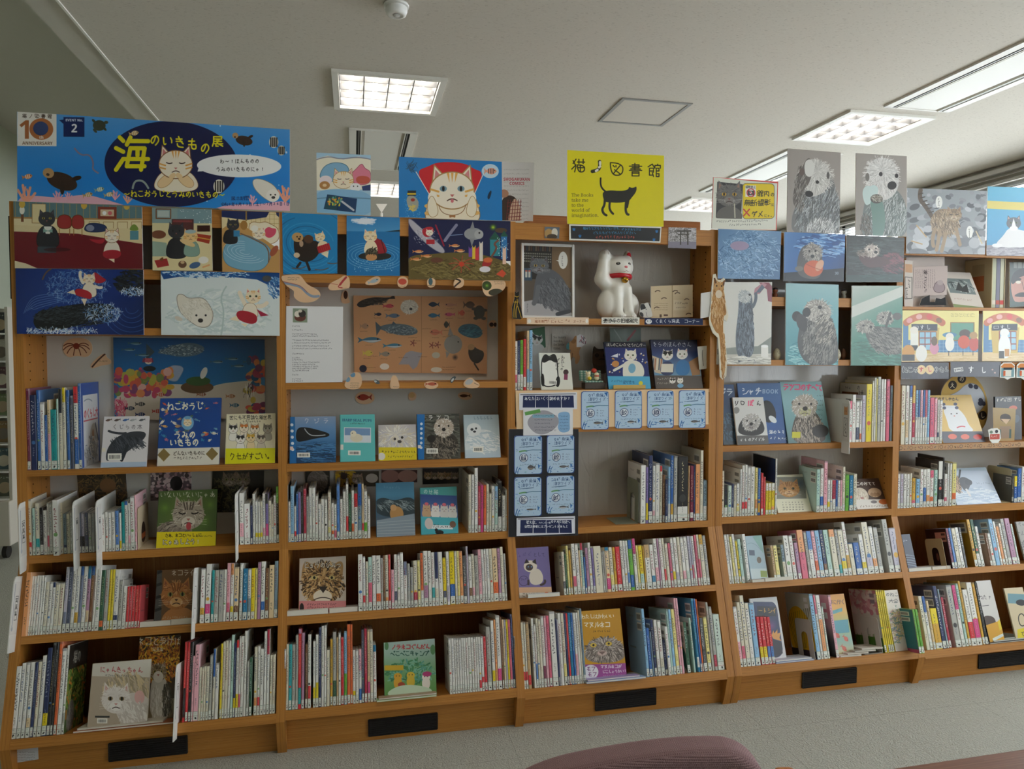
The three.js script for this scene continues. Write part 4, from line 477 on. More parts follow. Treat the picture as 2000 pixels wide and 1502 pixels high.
function otterWave(c) { Rc(c, 1530, 285, 1650, 460, '#a59c96'); Bl(c, '1546,460 1546,420 1556,400 1552,360 1562,332 1600,316 1626,340 1636,390 1642,470', '#7c7c7c'); Fur(c, 1600, 410, 44, 70, 900, 12, ['#9aa0a4', '#6a6c70', '#c4c8ca', '#54565a'], 1.9, 1.1, 0.4); Bl(c, '1570,322 1584,310 1600,312 1618,322 1624,350 1610,376 1584,386 1566,376 1560,350', '#cfccc8'); Fur(c, 1594, 344, 32, 30, 500, 6, ['#f0eeea', '#b4b0ac', '#dedad6'], out, 0.8, 0.5); Bl(c, '1572,314 1582,306 1588,330 1580,360 1566,372 1556,410 1546,390 1556,350', '#6a625e'); Fur(c, 1564, 366, 12, 44, 220, 8, ['#8a847e', '#4e4844', '#a8a29c'], 1.9, 1, 0.3); Bl(c, '1570,316 1584,309 1592,326 1586,346 1572,344', '#e4e2de'); El(c, 1566, 336, 5, 7, '#6a5a54'); El(c, 1580, 378, 8, 6, '#1d1a1a', 0.2); El(c, 1596, 355, 3.4, 3.4, '#1c1818'); El(c, 1617, 342, 3, 7, '#5a5654'); Fur(c, 1606, 440, 30, 18, 240, 9, ['#c8c8c8', '#8a8a8a', '#eee'], 2, 1, 0.4); }
function otterHeart(c) { Rc(c, 1665, 295, 1780, 470, '#a8a09a'); Bl(c, '1682,470 1684,420 1692,380 1740,360 1770,390 1776,470', '#7e8684'); Fur(c, 1734, 420, 40, 48, 900, 11, ['#aab0b0', '#5e6664', '#d0d4d4', '#74807e'], 1.9, 1.1, 0.4); Bl(c, '1690,340 1700,314 1724,306 1748,316 1756,340 1754,372 1734,392 1706,388 1692,366', '#dcdad8'); Fur(c, 1722, 344, 32, 36, 600, 7, ['#f6f4f2', '#bcb8b6', '#e8e4e2'], out, 0.9, 0.5); for (const [x, y] of [[1720, 340], [1751, 343]]) El(c, x, y, 3.6, 4.4, '#2a2226'); El(c, 1742, 362, 9, 8, '#1e1a1c', -0.3); El(c, 1694, 346, 4, 8, '#7a7470'); Bl(c, '1683,376 1690,362 1700,364 1706,360 1716,366 1714,382 1700,398 1690,402', '#cfe2e0'); Bl(c, '1698,392 1714,380 1726,396 1730,440 1720,470 1704,470 1704,420', '#7a9890'); El(c, 1712, 388, 12, 9, '#5a5450'); Fur(c, 1712, 386, 10, 7, 60, 5, ['#c8c4b8', '#8a8478'], 0.5, 1, 0.6); Fur(c, 1690, 440, 10, 26, 120, 9, ['#5a5450', '#8a847c'], 1.4, 1, 0.4); }
function glareSea(c) { Gr(c, 1400, 450, 1526, 546, ['#5a86b4', '#7aa0c8', '#4a74a4']); Fur(c, 1462, 498, 64, 48, 500, 9, ['#8ab4dc', '#3c6898', '#a8cbe8', '#5c88b4'], () => 0.3, 1.2, 1.2); El(c, 1444, 480, 18, 9, '#a898b8'); }
function otterBall(c) { Gr(c, 1532, 455, 1650, 550, ['#5a8cc8', '#2f6cb4', '#1f5aa4', '#123a6c']); Fur(c, 1600, 480, 50, 22, 160, 14, ['#6aa0dc', '#9cc4ee', '#1c4e94'], 0.1, 2, 0.3); Po(c, '1531,532 1650,524 1650,552 1531,552', '#16202e'); Bl(c, '1556,540 1556,506 1566,480 1586,476 1604,486 1606,520 1600,548', '#5a5656'); El(c, 1587, 494, 17, 18, '#8e8884'); Fur(c, 1587, 492, 17, 17, 260, 4, ['#b8b2ac', '#6a6460', '#d0cac2'], out, 0.8, 0.5); for (const k of [-1, 1]) El(c, 1586 + k * 6, 490, 2, 2, '#1c1818'); El(c, 1586, 500, 4, 3, '#1c1818'); El(c, 1588, 524, 19, 16, '#d8663c'); El(c, 1600, 518, 7, 12, '#e8b090', 0.5); Ln(c, '1572,514 1586,522 1606,528', '#a84828', 1); El(c, 1560, 524, 8, 5, '#74706c'); LT(c, '30', 1630, 536, 7, '#b8c8d8', '{}px serif'); }
function otterRed(c) { Rc(c, 1650, 455, 1770, 555, '#2c302f'); Fur(c, 1710, 500, 60, 46, 420, 16, ['#3a4442', '#1e2422', '#4a5654', '#343c3a'], 0.05, 1.8, 0.2); Fur(c, 1740, 512, 30, 20, 160, 12, ['#6a4048', '#8a5058', '#42302e'], 0.3, 2, 0.4); Rc(c, 1650, 536, 1770, 555, 'rgba(40,80,74,.6)'); Bl(c, '1674,500 1690,494 1716,500 1736,506 1740,516 1700,524 1684,516', '#5a3c3c'); El(c, 1702, 490, 14, 12, '#b8aaa2'); Fur(c, 1702, 489, 13, 11, 160, 4, ['#d8ccc4', '#8a7c76', '#e8e0d8'], out, 0.8, 0.5); El(c, 1710, 492, 3.4, 2.8, '#1c1414'); El(c, 1697, 487, 2, 2, '#1c1414'); El(c, 1710, 485, 1.6, 1.6, '#1c1414'); Fur(c, 1682, 494, 10, 6, 60, 6, ['#a8988e', '#6a5a52'], 0.2, 1, 0.4); }
function otterStand(c) { Rc(c, 1395, 545, 1512, 720, '#dddbd4'); Po(c, '1400,682 1440,678 1480,676 1508,656 1508,690 1400,694', '#8e948c'); Rc(c, 1395, 692, 1512, 720, '#cfcbc0'); Po(c, '1482,552 1502,552 1508,560 1508,590 1500,588 1498,566', '#8c3a4a'); Po(c, '1474,564 1490,552 1498,556 1484,574 1472,576', '#b8808a'); Po(c, '1476,572 1488,556 1494,562 1484,572', '#5a6478'); Bl(c, '1443,580 1450,568 1464,570 1470,582 1470,620 1474,660 1470,700 1440,702 1436,660 1442,610', '#5c6674'); Fur(c, 1456, 640, 16, 62, 700, 8, ['#7a8694', '#4a525e', '#8a96a4', '#38404a'], 1.5, 1, 0.3); El(c, 1454, 580, 13, 12, '#b8bcbc'); Fur(c, 1454, 580, 12, 11, 120, 4, ['#d8dad8', '#98a0a4'], out, 0.8, 0.5); El(c, 1464, 576, 2.4, 2, '#222'); Ln(c, '1470,600 1478,588 1476,574', '#5c6674', 6); Ln(c, '1432,708 1450,704 1480,708', '#4a525c', 7); Rc(c, 1486, 676, 1500, 706, '#f0eee8'); El(c, 1493, 676, 7, 3, '#fff'); Fur(c, 1455, 704, 50, 8, 120, 14, ['#b8b6ac', '#eae8e0'], 0, 1.4, 0.2); }
function otterBlue(c) { Gr(c, 0, 550, 0, 715, ['#9cc4ca', '#78b4bc', '#5aa4b0', '#4a98a4']); Fur(c, 1588, 690, 52, 30, 260, 12, ['#3a8a98', '#7ac0c8', '#9ad0d4'], 0.2, 1.6, 0.6); Bl(c, '1560,640 1572,600 1600,596 1624,620 1636,660 1640,715 1576,715 1556,680', '#4a4846'); Fur(c, 1602, 660, 32, 56, 1000, 9, ['#6a6864', '#2e2c2a', '#8a8680', '#a8a49c'], 1.9, 1, 0.4); Bl(c, '1568,610 1574,592 1590,584 1610,588 1624,604 1622,622 1600,630 1578,626', '#a29c94'); Fur(c, 1598, 606, 26, 20, 420, 5, ['#c8c2ba', '#7c766e', '#dcd8d0'], out, 0.8, 0.5); El(c, 1575, 610, 8, 9, '#1c1816', 0.3); El(c, 1601, 600, 4, 3.4, '#141010'); El(c, 1556, 618, 9, 10, '#2c2826'); El(c, 1566, 630, 10, 18, '#3a3634', -0.3); Fur(c, 1612, 640, 16, 30, 260, 9, ['#c8c0b4', '#6a645c', '#4a4642'], 2.2, 1, 0.4); }
function ottersGreen(c) { Gr(c, 1665, 555, 1765, 715, ['#c0c8c0', '#94aea2', '#4a8a78', '#3a7c68', '#2c6a58']); Po(c, '1660,600 1770,556 1770,576 1660,622', '#cdd2ca'); Fur(c, 1712, 680, 50, 36, 240, 16, ['#3a8070', '#5a9c8a', '#2a6454'], 0.1, 1.4, 0.3); Bl(c, '1688,650 1704,636 1740,640 1770,640 1770,694 1720,690 1696,670', '#5c5a56'); Fur(c, 1730, 664, 36, 26, 500, 9, ['#7c7a74', '#3e3c3a', '#9a968e'], 0.5, 1, 0.6); for (const [x, y, s] of [[1690, 638, 13], [1728, 622, 13]]) { El(c, x, y, s * 1.3, s, '#8e8a82'); Fur(c, x, y, s * 1.25, s * 0.95, 150, 4, ['#b8b4aa', '#5c5852', '#d0ccc2'], out, 0.8, 0.5); El(c, x - s * 0.3, y - 2, 2, 2, '#181414'); El(c, x + s * 0.8, y + 1, 3, 3, '#2a2624'); } Ln(c, '1738,612 1730,638', '#4a4642', 5); El(c, 1752, 618, 9, 7, '#5a5652'); }
function stoneCat(c) { Rc(c, 1765, 360, 1935, 500, '#9aa0a6'); for (let i = 0; i < 130; i++) { const y = rr(372, 500), k = rr(80, 205), s = 3 + (y - 360) * 0.07; El(c, rr(1765, 1935), y, s * rr(0.8, 1.7), s * rr(0.6, 1), hex(k, k + 3, k + 9), rr(-0.5, 0.5)); } Ln(c, '1798,372 1794,388 1808,404 1820,424', '#5c4a38', 8); for (let i = 0; i < 6; i++) Ln(c, `${1794 + i * 4},${380 + i * 7} ${1802 + i * 4},${378 + i * 7}`, '#3a2c20', 2); Bl(c, '1816,430 1826,410 1850,406 1868,420 1872,440 1860,456 1836,462 1820,452', '#9a8266'); Fur(c, 1844, 434, 28, 26, 420, 7, ['#b49a7a', '#7c664c', '#c8b294', '#5c4a36'], 1.3, 1, 0.5); for (const p of ['1834,450 1832,470 1828,488', '1846,456 1842,474 1838,490', '1866,446 1870,462 1874,478', '1824,448 1818,468 1822,480']) Ln(c, p, '#a68c6c', 7); furCat(c, 1862, 420, 15, '#a48a6a', '#5e4a36', '#c8b496', { tabby: 1, shut: true }); for (const [x, y] of [[1833, 395], [1893, 453]]) { El(c, x, y, 6.6, 12, '#f2f2ee'); ticks(c, x - 2, y - 8, 3.6, '#333', 5, { v: 1 }); } for (const [a, b] of [['1790,440 1808,462', '#c8a878'], ['1906,452 1918,476', '#d0bc90'], ['1780,470 1800,476', '#c0a070']]) Ln(c, a, b, 2.4); }
function wallCat(c) { Gr(c, 0, 360, 0, 500, ['#6fc0e0', '#5ab0da', '#4aa2d2', '#4498c8']); Po(c, '1920,392 2020,396 2020,412 1920,407', '#e2d06a'); Rc(c, 1920, 478, 2020, 505, '#9a96a0'); Fur(c, 1970, 490, 50, 10, 120, 12, ['#b4b0b8', '#7c7884'], 0, 1.2, 0.2); Bl(c, '1942,478 1960,460 1970,444 1990,448 2020,456 2020,482 1960,484', '#e6e6e8'); catHead(c, 1980, 436, 14, { fur: '#5c6068', earFur: '#5c6068', ear: '#c8a8a4' }); Po(c, '1980,426 1986,448 1974,448', '#eeeef0'); El(c, 1980, 446, 8, 5, '#f0f0f2'); El(c, 1948, 479, 10, 4, '#f0f0f2'); }
function sushi(c, x, full) { Rc(c, x - 20, 600, x + 160, 712, '#eee08a'); Rc(c, x, 664, x + 150, 692, '#4a82b4'); for (let i = 0; i < 22; i++) Rc(c, x + i * 7, 664, x + i * 7 + 0.8, 692, '#8ab4d0'); for (let i = 0; i < 4; i++) Rc(c, x, 670 + i * 7, x + 150, 670.8 + i * 7, '#8ab4d0'); Rc(c, x, 630, x + 10, 690, '#4a82b4'); Rc(c, x - 20, 688, x + 160, 712, '#e2c692'); Fur(c, x + 75, 698, 74, 8, 90, 20, ['#d4b47c', '#ecd4a8'], 0, 1, 0.05);
c.strokeStyle = '#c86a3c'; c.lineWidth = 13; c.beginPath(); c.arc(x + 41, 672, 54, 4.02, 5.4); c.stroke(); for (let i = 0; i < 4; i++) { const a = 4.15 + i * 0.37; El(c, x + 41 + Math.cos(a) * 54, 672 + Math.sin(a) * 54, 6, 5, ['#e8a0a0', '#eab0a8', '#d84a40', '#8a5a34'][i], a + 1.57); } Po(c, `${x + 14},640 ${x + 70},640 ${x + 66},690 ${x + 18},690`, '#d2b458'); Rc(c, x + 16, 633, x + 66, 646, '#1e2a3c'); T(c, 'すし', x + 32, 635, 9, '#eee', { ls: 1.3 }); c.strokeStyle = '#eee'; c.lineWidth = 0.8; c.strokeRect(x + 20, 637, 9, 4.6); Rc(c, x + 30, 647, x + 64, 684, '#8c3a2c'); for (let i = 0; i < 3; i++) for (let j = 0; j < 3; j++) Rc(c, x + 32 + i * 11, 649 + j * 12, x + 41 + i * 11, 659 + j * 12, '#9cc8e0');
if (full) { Rc(c, x + 14, 648, x + 29, 676, '#f0f0e8'); El(c, x + 21, 645, 8, 7, '#eee8dc'); Rc(c, x + 15, 674, x + 28, 684, '#22262c'); El(c, x + 60, 680, 9, 12, '#d890a8'); El(c, x + 60, 666, 6, 9, '#6a5038'); c.strokeStyle = '#7a5a34'; c.lineWidth = 2; Rc(c, x + 91, 629, x + 139, 666, '#8a6a3a'); Rc(c, x + 93, 631, x + 137, 664, '#5a9a84'); El(c, x + 90, 654, 14, 5, '#4a86b0'); El(c, x + 90, 658, 8, 8, '#eee8dc'); El(c, x + 90, 672, 9, 14, '#f2f0ea'); El(c, x + 120, 652, 11, 9, '#4a3428'); El(c, x + 118, 668, 12, 13, '#d2502c'); El(c, x + 138, 672, 10, 14, '#c84a3c'); El(c, x + 137, 655, 8, 7, '#b89058'); El(c, x + 10, 688, 12, 15, '#d89a3c'); Rc(c, x - 2, 692, x + 22, 704, '#34383a'); El(c, x + 35, 690, 11, 16, '#f0eee8'); ticks(c, x + 92, 612, 2.4, '#7a6a34', 18); ticks(c, x + 92, 616, 2.4, '#7a6a34', 18); for (const k of [88, 116, 136]) Ln(c, `${x + k},686 ${x + k},694`, '#444', 1.4); }
else { Bl(c, `${x + 30},700 ${x + 28},668 ${x + 40},646 ${x + 54},668 ${x + 52},700`, '#f0f2f0'); El(c, x + 41, 650, 9, 8, '#f0f0ee'); Rc(c, x + 30, 686, x + 40, 700, '#2a2a2a'); Rc(c, x + 41, 682, x + 50, 696, '#c88a3c'); } }
const PIC = 'picture board', PHO = 'photograph';
board('event_banner', 'banner', 'wide blue sea banner lettered in yellow, above the leftmost bookcase', [33, 218, 566, 253, 566, 412, 34, 393], 0.019, 0.004, banner);
board('picture_board', PIC, 'picture of a dark red carpeted room with two cats, under the banner', [26, 393, 277, 404, 279, 525, 29, 524], 0.0135, 0.005, redRoom);
board('picture_board', PIC, 'small picture of a room with toys and an open red chest', [297, 405, 413, 409, 415, 529, 298, 528], 0.0135, 0.005, boxRoom);
board('picture_board', PIC, 'small picture of a cat asleep under a pale blue quilt', [433, 411, 545, 415, 546, 532, 434, 531], 0.0135, 0.005, bedroom);
board('picture_board', PIC, 'picture of a dark whale in deep blue water with a leaping cat', [30, 524, 280, 527, 281, 654, 33, 652], 0.0135, 0.005, whaleRide);
board('picture_board', PIC, 'picture of a white seal and a cat lying on snow', [314, 529, 546, 533, 546, 656, 315, 654], 0.0135, 0.005, sealSnow);
board('picture_board', PIC, 'blue picture of two brown otters and a cat afloat', [551, 415, 659, 420, 659, 534, 553, 536], 0.006, 0.005, swimmers);
board('picture_board', PIC, 'blue picture of a cat riding a sea turtle', [677, 421, 781, 425, 781, 539, 677, 538], 0.006, 0.005, turtleRide);
board('picture_board', PIC, 'dark night sea picture with grey sunfish and red crab', [798, 427, 997, 432, 997, 548, 798, 545], 0.006, 0.005, deepSea);
board('picture_board', PIC, 'upright picture of animals sleeping in one bed, standing on the second bookcase', [618, 298, 724, 303, 724, 421, 619, 415], 0.012, 0.004, sleeping);
board('picture_board', PIC, 'large poster of an orange and white cat before a red cloth', [779, 306, 980, 316, 981, 431, 779, 424], 0.012, 0.004, bigCat);
board('name_board', 'sign', 'bright yellow library poster with a black walking cat', [1108, 293, 1297, 304, 1296, 443, 1108, 437], 0.012, 0.005, yellow);
board('notice_strip', 'sign', 'black notice strip with blue lettering in a white border, under the yellow poster', [1112, 438, 1292, 443, 1290, 474, 1112, 469], 0.0185, 0.006, strip);
board('warning_sign', 'sign', 'red bordered sign forbidding photographs, with a grey cat', [1393, 346, 1520, 355, 1517, 450, 1390, 446], 0.008, 0.004, noPhoto);
board('otter_photograph', PHO, 'tall photograph of a white headed otter raising a paw to its brow', [1539, 290, 1642, 298, 1640, 456, 1537, 453], 0.008, 0.004, otterWave);
board('otter_photograph', PHO, 'tall photograph of an otter holding a pale heart', [1672, 299, 1771, 305, 1771, 462, 1671, 459], 0.008, 0.004, otterHeart);
board('sea_photograph', PHO, 'glossy blue water photograph reflecting the window', [1403, 447, 1526, 452, 1523, 546, 1402, 544], 0.014, 0.005, glareSea);
board('otter_photograph', PHO, 'photograph of an otter hugging an orange ball in blue water', [1532, 453, 1651, 458, 1648, 550, 1531, 549], 0.014, 0.005, otterBall);
board('otter_photograph', PHO, 'dark photograph of an otter afloat beside reddish ripples', [1654, 459, 1767, 464, 1764, 551, 1653, 551], 0.014, 0.005, otterRed);
board('otter_photograph', PHO, 'photograph of an otter standing upright reaching for a hand', [1404, 551, 1508, 551, 1506, 712, 1400, 712], 0.0065, 0.005, otterStand);
board('otter_photograph', PHO, 'turquoise photograph of an otter with folded paws', [1535, 553, 1638, 556, 1637, 713, 1534, 713], 0.0065, 0.005, otterBlue);
board('otter_photograph', PHO, 'green photograph of two otters floating together', [1664, 558, 1764, 558, 1760, 714, 1662, 714], 0.0065, 0.005, ottersGreen);
board('cat_photograph', PHO, 'photograph of a tabby cat walking on grey stones', [1772, 367, 1928, 373, 1924, 497, 1770, 495], 0.0065, 0.004, stoneCat);
board('cat_photograph', PHO, 'photograph of a white and grey cat before a bright blue wall', [1929, 364, 2012, 367, 2012, 500, 1927, 499], 0.0065, 0.004, wallCat);
board('picture_board', PIC, 'yellow sushi shop picture with a row of animal customers', [1763, 606, 1912, 607, 1910, 705, 1761, 707], 0.0065, 0.004, (c) => sushi(c, 1764, true));
board('picture_board', PIC, 'yellow sushi shop picture with a white cat at the door, cut by the frame', [1920, 607, 2014, 607, 2013, 706, 1918, 705], 0.0065, 0.004, (c) => sushi(c, 1921, false));
board('title_strip', 'sign', 'black strip lettered for the cat sushi books', [1760, 708, 1853, 708, 1853, 740, 1760, 741], 0.0065, 0.003, (c) => { Rc(c, 1755, 700, 1860, 745, '#2a2a34'); for (let i = 0; i < 12; i++) Rc(c, rr(1760, 1850), 708, rr(1760, 1853), 741, 'rgba(90,90,110,.08)'); El(c, 1799.5, 722, 8.5, 9, '#e8c890'); El(c, 1815.5, 722, 8.5, 9, '#e8c890'); T(c, 'ねこの', 1762, 717, 10, '#22222c', { edge: '#eeeee6', w: 0.16 }); T(c, 'すし', 1794.5, 717, 9.5, '#c8342c', { ls: 1.68, w: 0.16, edge: '#f2e2c8' }); T(c, 'やさん', 1824, 717, 9.5, '#22222c', { edge: '#eeeee6', w: 0.16 }); ticks(c, 1761, 738, 1.8, '#ccc', 8); });
board('title_strip', 'sign', 'grey black strip like a shop curtain reading sushi', [1857, 707, 1955, 707, 1953, 736, 1857, 736], 0.0065, 0.003, (c) => { Rc(c, 1850, 700, 1960, 740, '#3c3c48'); c.save(); c.translate(1872, 722); c.rotate(-0.15); c.strokeStyle = '#e8e8e4'; c.lineWidth = 1.2; c.strokeRect(-8, -3.4, 16, 6.8); c.strokeRect(-5, -1.6, 10, 3.2); c.restore(); T(c, 'す', 1890, 716, 12, '#eee', { w: 0.13 }); T(c, 'し', 1914, 717, 12, '#eee', { w: 0.13 }); for (const [x, y] of [[1938, 722], [1943, 728]]) El(c, x, y, 2, 1.6, '#c8a8a0'); });
for (const [i, x] of [1952, 1984].entries()) cutout('sushi_shop_card', 'card', ['small shop front cut-out just right of the sushi curtain strip', 'small shop front cut-out at the right edge of the frame'][i], `${x + 2},713 ${x + 8},708 ${x + 24},708 ${x + 30},713 ${x + 31},738 ${x + 22},738 ${x + 16},742 ${x + 10},738 ${x + 1},738`, 0.0085, 0.002, (c) => { Rc(c, x - 5, 700, x + 40, 745, '#eef0ea'); Po(c, `${x + 3},716 ${x + 9},710 ${x + 23},710 ${x + 29},716 ${x + 27},719 ${x + 5},719`, '#d88a4a'); Rc(c, x + 4, 719, x + 28, 736, '#7aa0a8'); Rc(c, x + 8, 718, x + 25, 722, '#22303a'); Rc(c, x + 10, 723, x + 23, 735, '#e6e2d6'); Rc(c, x + 8, 724, x + 12, 734, '#d8683c'); }, { sharp: true });
board('photo_print', 'photo', 'tiny photo print of cats pinned to the middle top rail', [1064, 443, 1093, 444, 1092, 466, 1064, 465], 0.003, 0.002, (c) => { Rc(c, 1060, 440, 1096, 470, '#6a7480'); El(c, 1072, 456, 8, 9, '#b8935a'); El(c, 1083, 455, 6, 9, '#e0d8c8'); El(c, 1078, 462, 10, 5, '#4a3c30'); });
board('photo_print', 'photo', 'small photo print of a torii gate and bare trees', [1306, 444, 1360, 445, 1360, 486, 1305, 484], 0.003, 0.002, (c) => { Rc(c, 1300, 440, 1365, 490, '#b8b4b8'); Fur(c, 1332, 458, 30, 16, 200, 9, ['#5a5450', '#8a8484', '#d8d4d8'], () => rr(0, 6), 0.8, 2); Rc(c, 1300, 472, 1365, 490, '#8a8494'); for (const x of [1328, 1342]) Rc(c, x, 452, x + 2.4, 478, '#4a4640'); Rc(c, 1322, 450, 1350, 453, '#4a4640'); Rc(c, 1325, 457, 1346, 459, '#4a4640'); });
board('comics_banner', 'banner', 'thin white comics banner with red lettering behind the orange cat poster', [968, 315, 1043, 318, 1041, 432, 968, 430], -0.1, 0.002, (c) => { Rc(c, 960, 310, 1050, 440, '#d6d4d2'); for (let y = 330; y < 430; y += 8) ticks(c, 984, y, 2.6, '#9a9896', 17); LT(c, 'SHOGAKUKAN', 1009, 353, 7.6, '#b03444', 'bold {}px sans-serif', 'center'); LT(c, 'COMICS', 1009, 361, 7.6, '#b03444', 'bold {}px sans-serif', 'center'); Bl(c, '970,440 978,392 990,380 1006,384 1016,404 1016,440', '#3c2a24'); El(c, 984, 378, 9, 8, '#b8866a'); Bl(c, '990,440 996,404 1004,384 1016,400 1018,440', '#d8b89c'); for (let i = 0; i < 6; i++) { Ln(c, `${992 + i * 5},390 ${988 + i * 5},440`, '#7a3030', 1.2); Ln(c, `990,${396 + i * 7} 1018,${394 + i * 7}`, '#7a3030', 1.2); } });
// ---------- labels on the shelf edges of the middle bookcase ----------
const LBL = 'shelf label';
board('shelf_label', LBL, 'peach shelf label with red lettering under the grey cat photograph', [1029, 620, 1150, 620, 1150, 634, 1029, 633], 0.002, 0.001, (c) => { Rc(c, 1020, 615, 1155, 640, '#f0d4b8'); El(c, 1034, 627, 3.4, 4, '#f6f0e8'); El(c, 1146, 627, 2.4, 4, '#f6f0e8'); ticks(c, 1044, 621, 2.6, '#6a4a3c', 14); T(c, '猫本専門', 1044, 625, 6, '#a8603c', { ls: 1.02 }); T(c, '「', 1068, 625, 6, '#a8603c'); T(c, 'にゃんこ', 1076, 625, 6, '#a8603c', { ls: 1.0 }); ticks(c, 1103, 624, 5, '#a8603c', 2); T(c, 'オーナー', 1119, 625, 5.6, '#a8603c', { ls: 1.05 }); }, { atlas: paperAtlas, dpm: 2000 });
board('shelf_label', LBL, 'white shelf label with brush lettering under the beckoning cat', [1175, 620, 1249, 620, 1249, 634, 1175, 633], 0.002, 0.001, (c) => { Rc(c, 1170, 615, 1255, 640, '#eeece2'); T(c, '豪徳寺の招福猫児', 1178, 622, 8.6, '#2c2a26', { ls: 0.98, w: 0.11 }); }, { atlas: paperAtlas, dpm: 2000 });
board('shelf_label', LBL, 'navy shelf label with white lettering and a cat face', [1259, 621, 1373, 622, 1373, 635, 1259, 634], 0.002, 0.001, (c) => { Rc(c, 1250, 615, 1380, 640, '#1f2c54'); El(c, 1267, 628, 6, 4.6, '#e8eaee'); El(c, 1265, 627, 1, 1, '#222'); El(c, 1270, 627, 1, 1, '#222'); T(c, 'くまくら珠美', 1279, 623.5, 7.6, '#e2e4ea', { ls: 1.06 }); T(c, 'コーナー', 1336, 624, 7.4, '#e2e4ea', { ls: 1.03 }); }, { atlas: paperAtlas, dpm: 2000 });
// ---------- kanji quiz ----------
board('peach_backing_board', 'backing board', 'long peach coloured card hung along the shelf of the middle bookcase', [1007, 763, 1384, 760, 1384, 829, 1009, 838], 0.003, 0.002, (c) => Rc(c, 1000, 750, 1390, 850, '#f0cfa4'), { atlas: paperAtlas, dpm: 120 });
board('black_backing_board', 'backing board', 'tall black card hung over the left side of the middle bookcase', [994, 838, 1130, 838, 1129, 1046, 993, 1049], 0.006, 0.003, (c) => { Rc(c, 980, 830, 1140, 1060, '#26262b'); }, { atlas: paperAtlas, dpm: 120 });
const QZ = [[1135, 764, 1189, 839, '1', '鮭', 4], [1201, 763, 1254, 837, '2', '鮫', 1], [1264, 763, 1316, 836, '3', '鰤', 2], [1326, 762, 1378, 836, '4', '鯖', 2], [1004, 851, 1059, 926, '5', '鰈', 3], [1068, 850, 1122, 924, '6', '鱈', 2], [1004, 932, 1058, 1008, '7', '鯰', 5], [1067, 929, 1122, 1003, '8', '鯱', 1]];
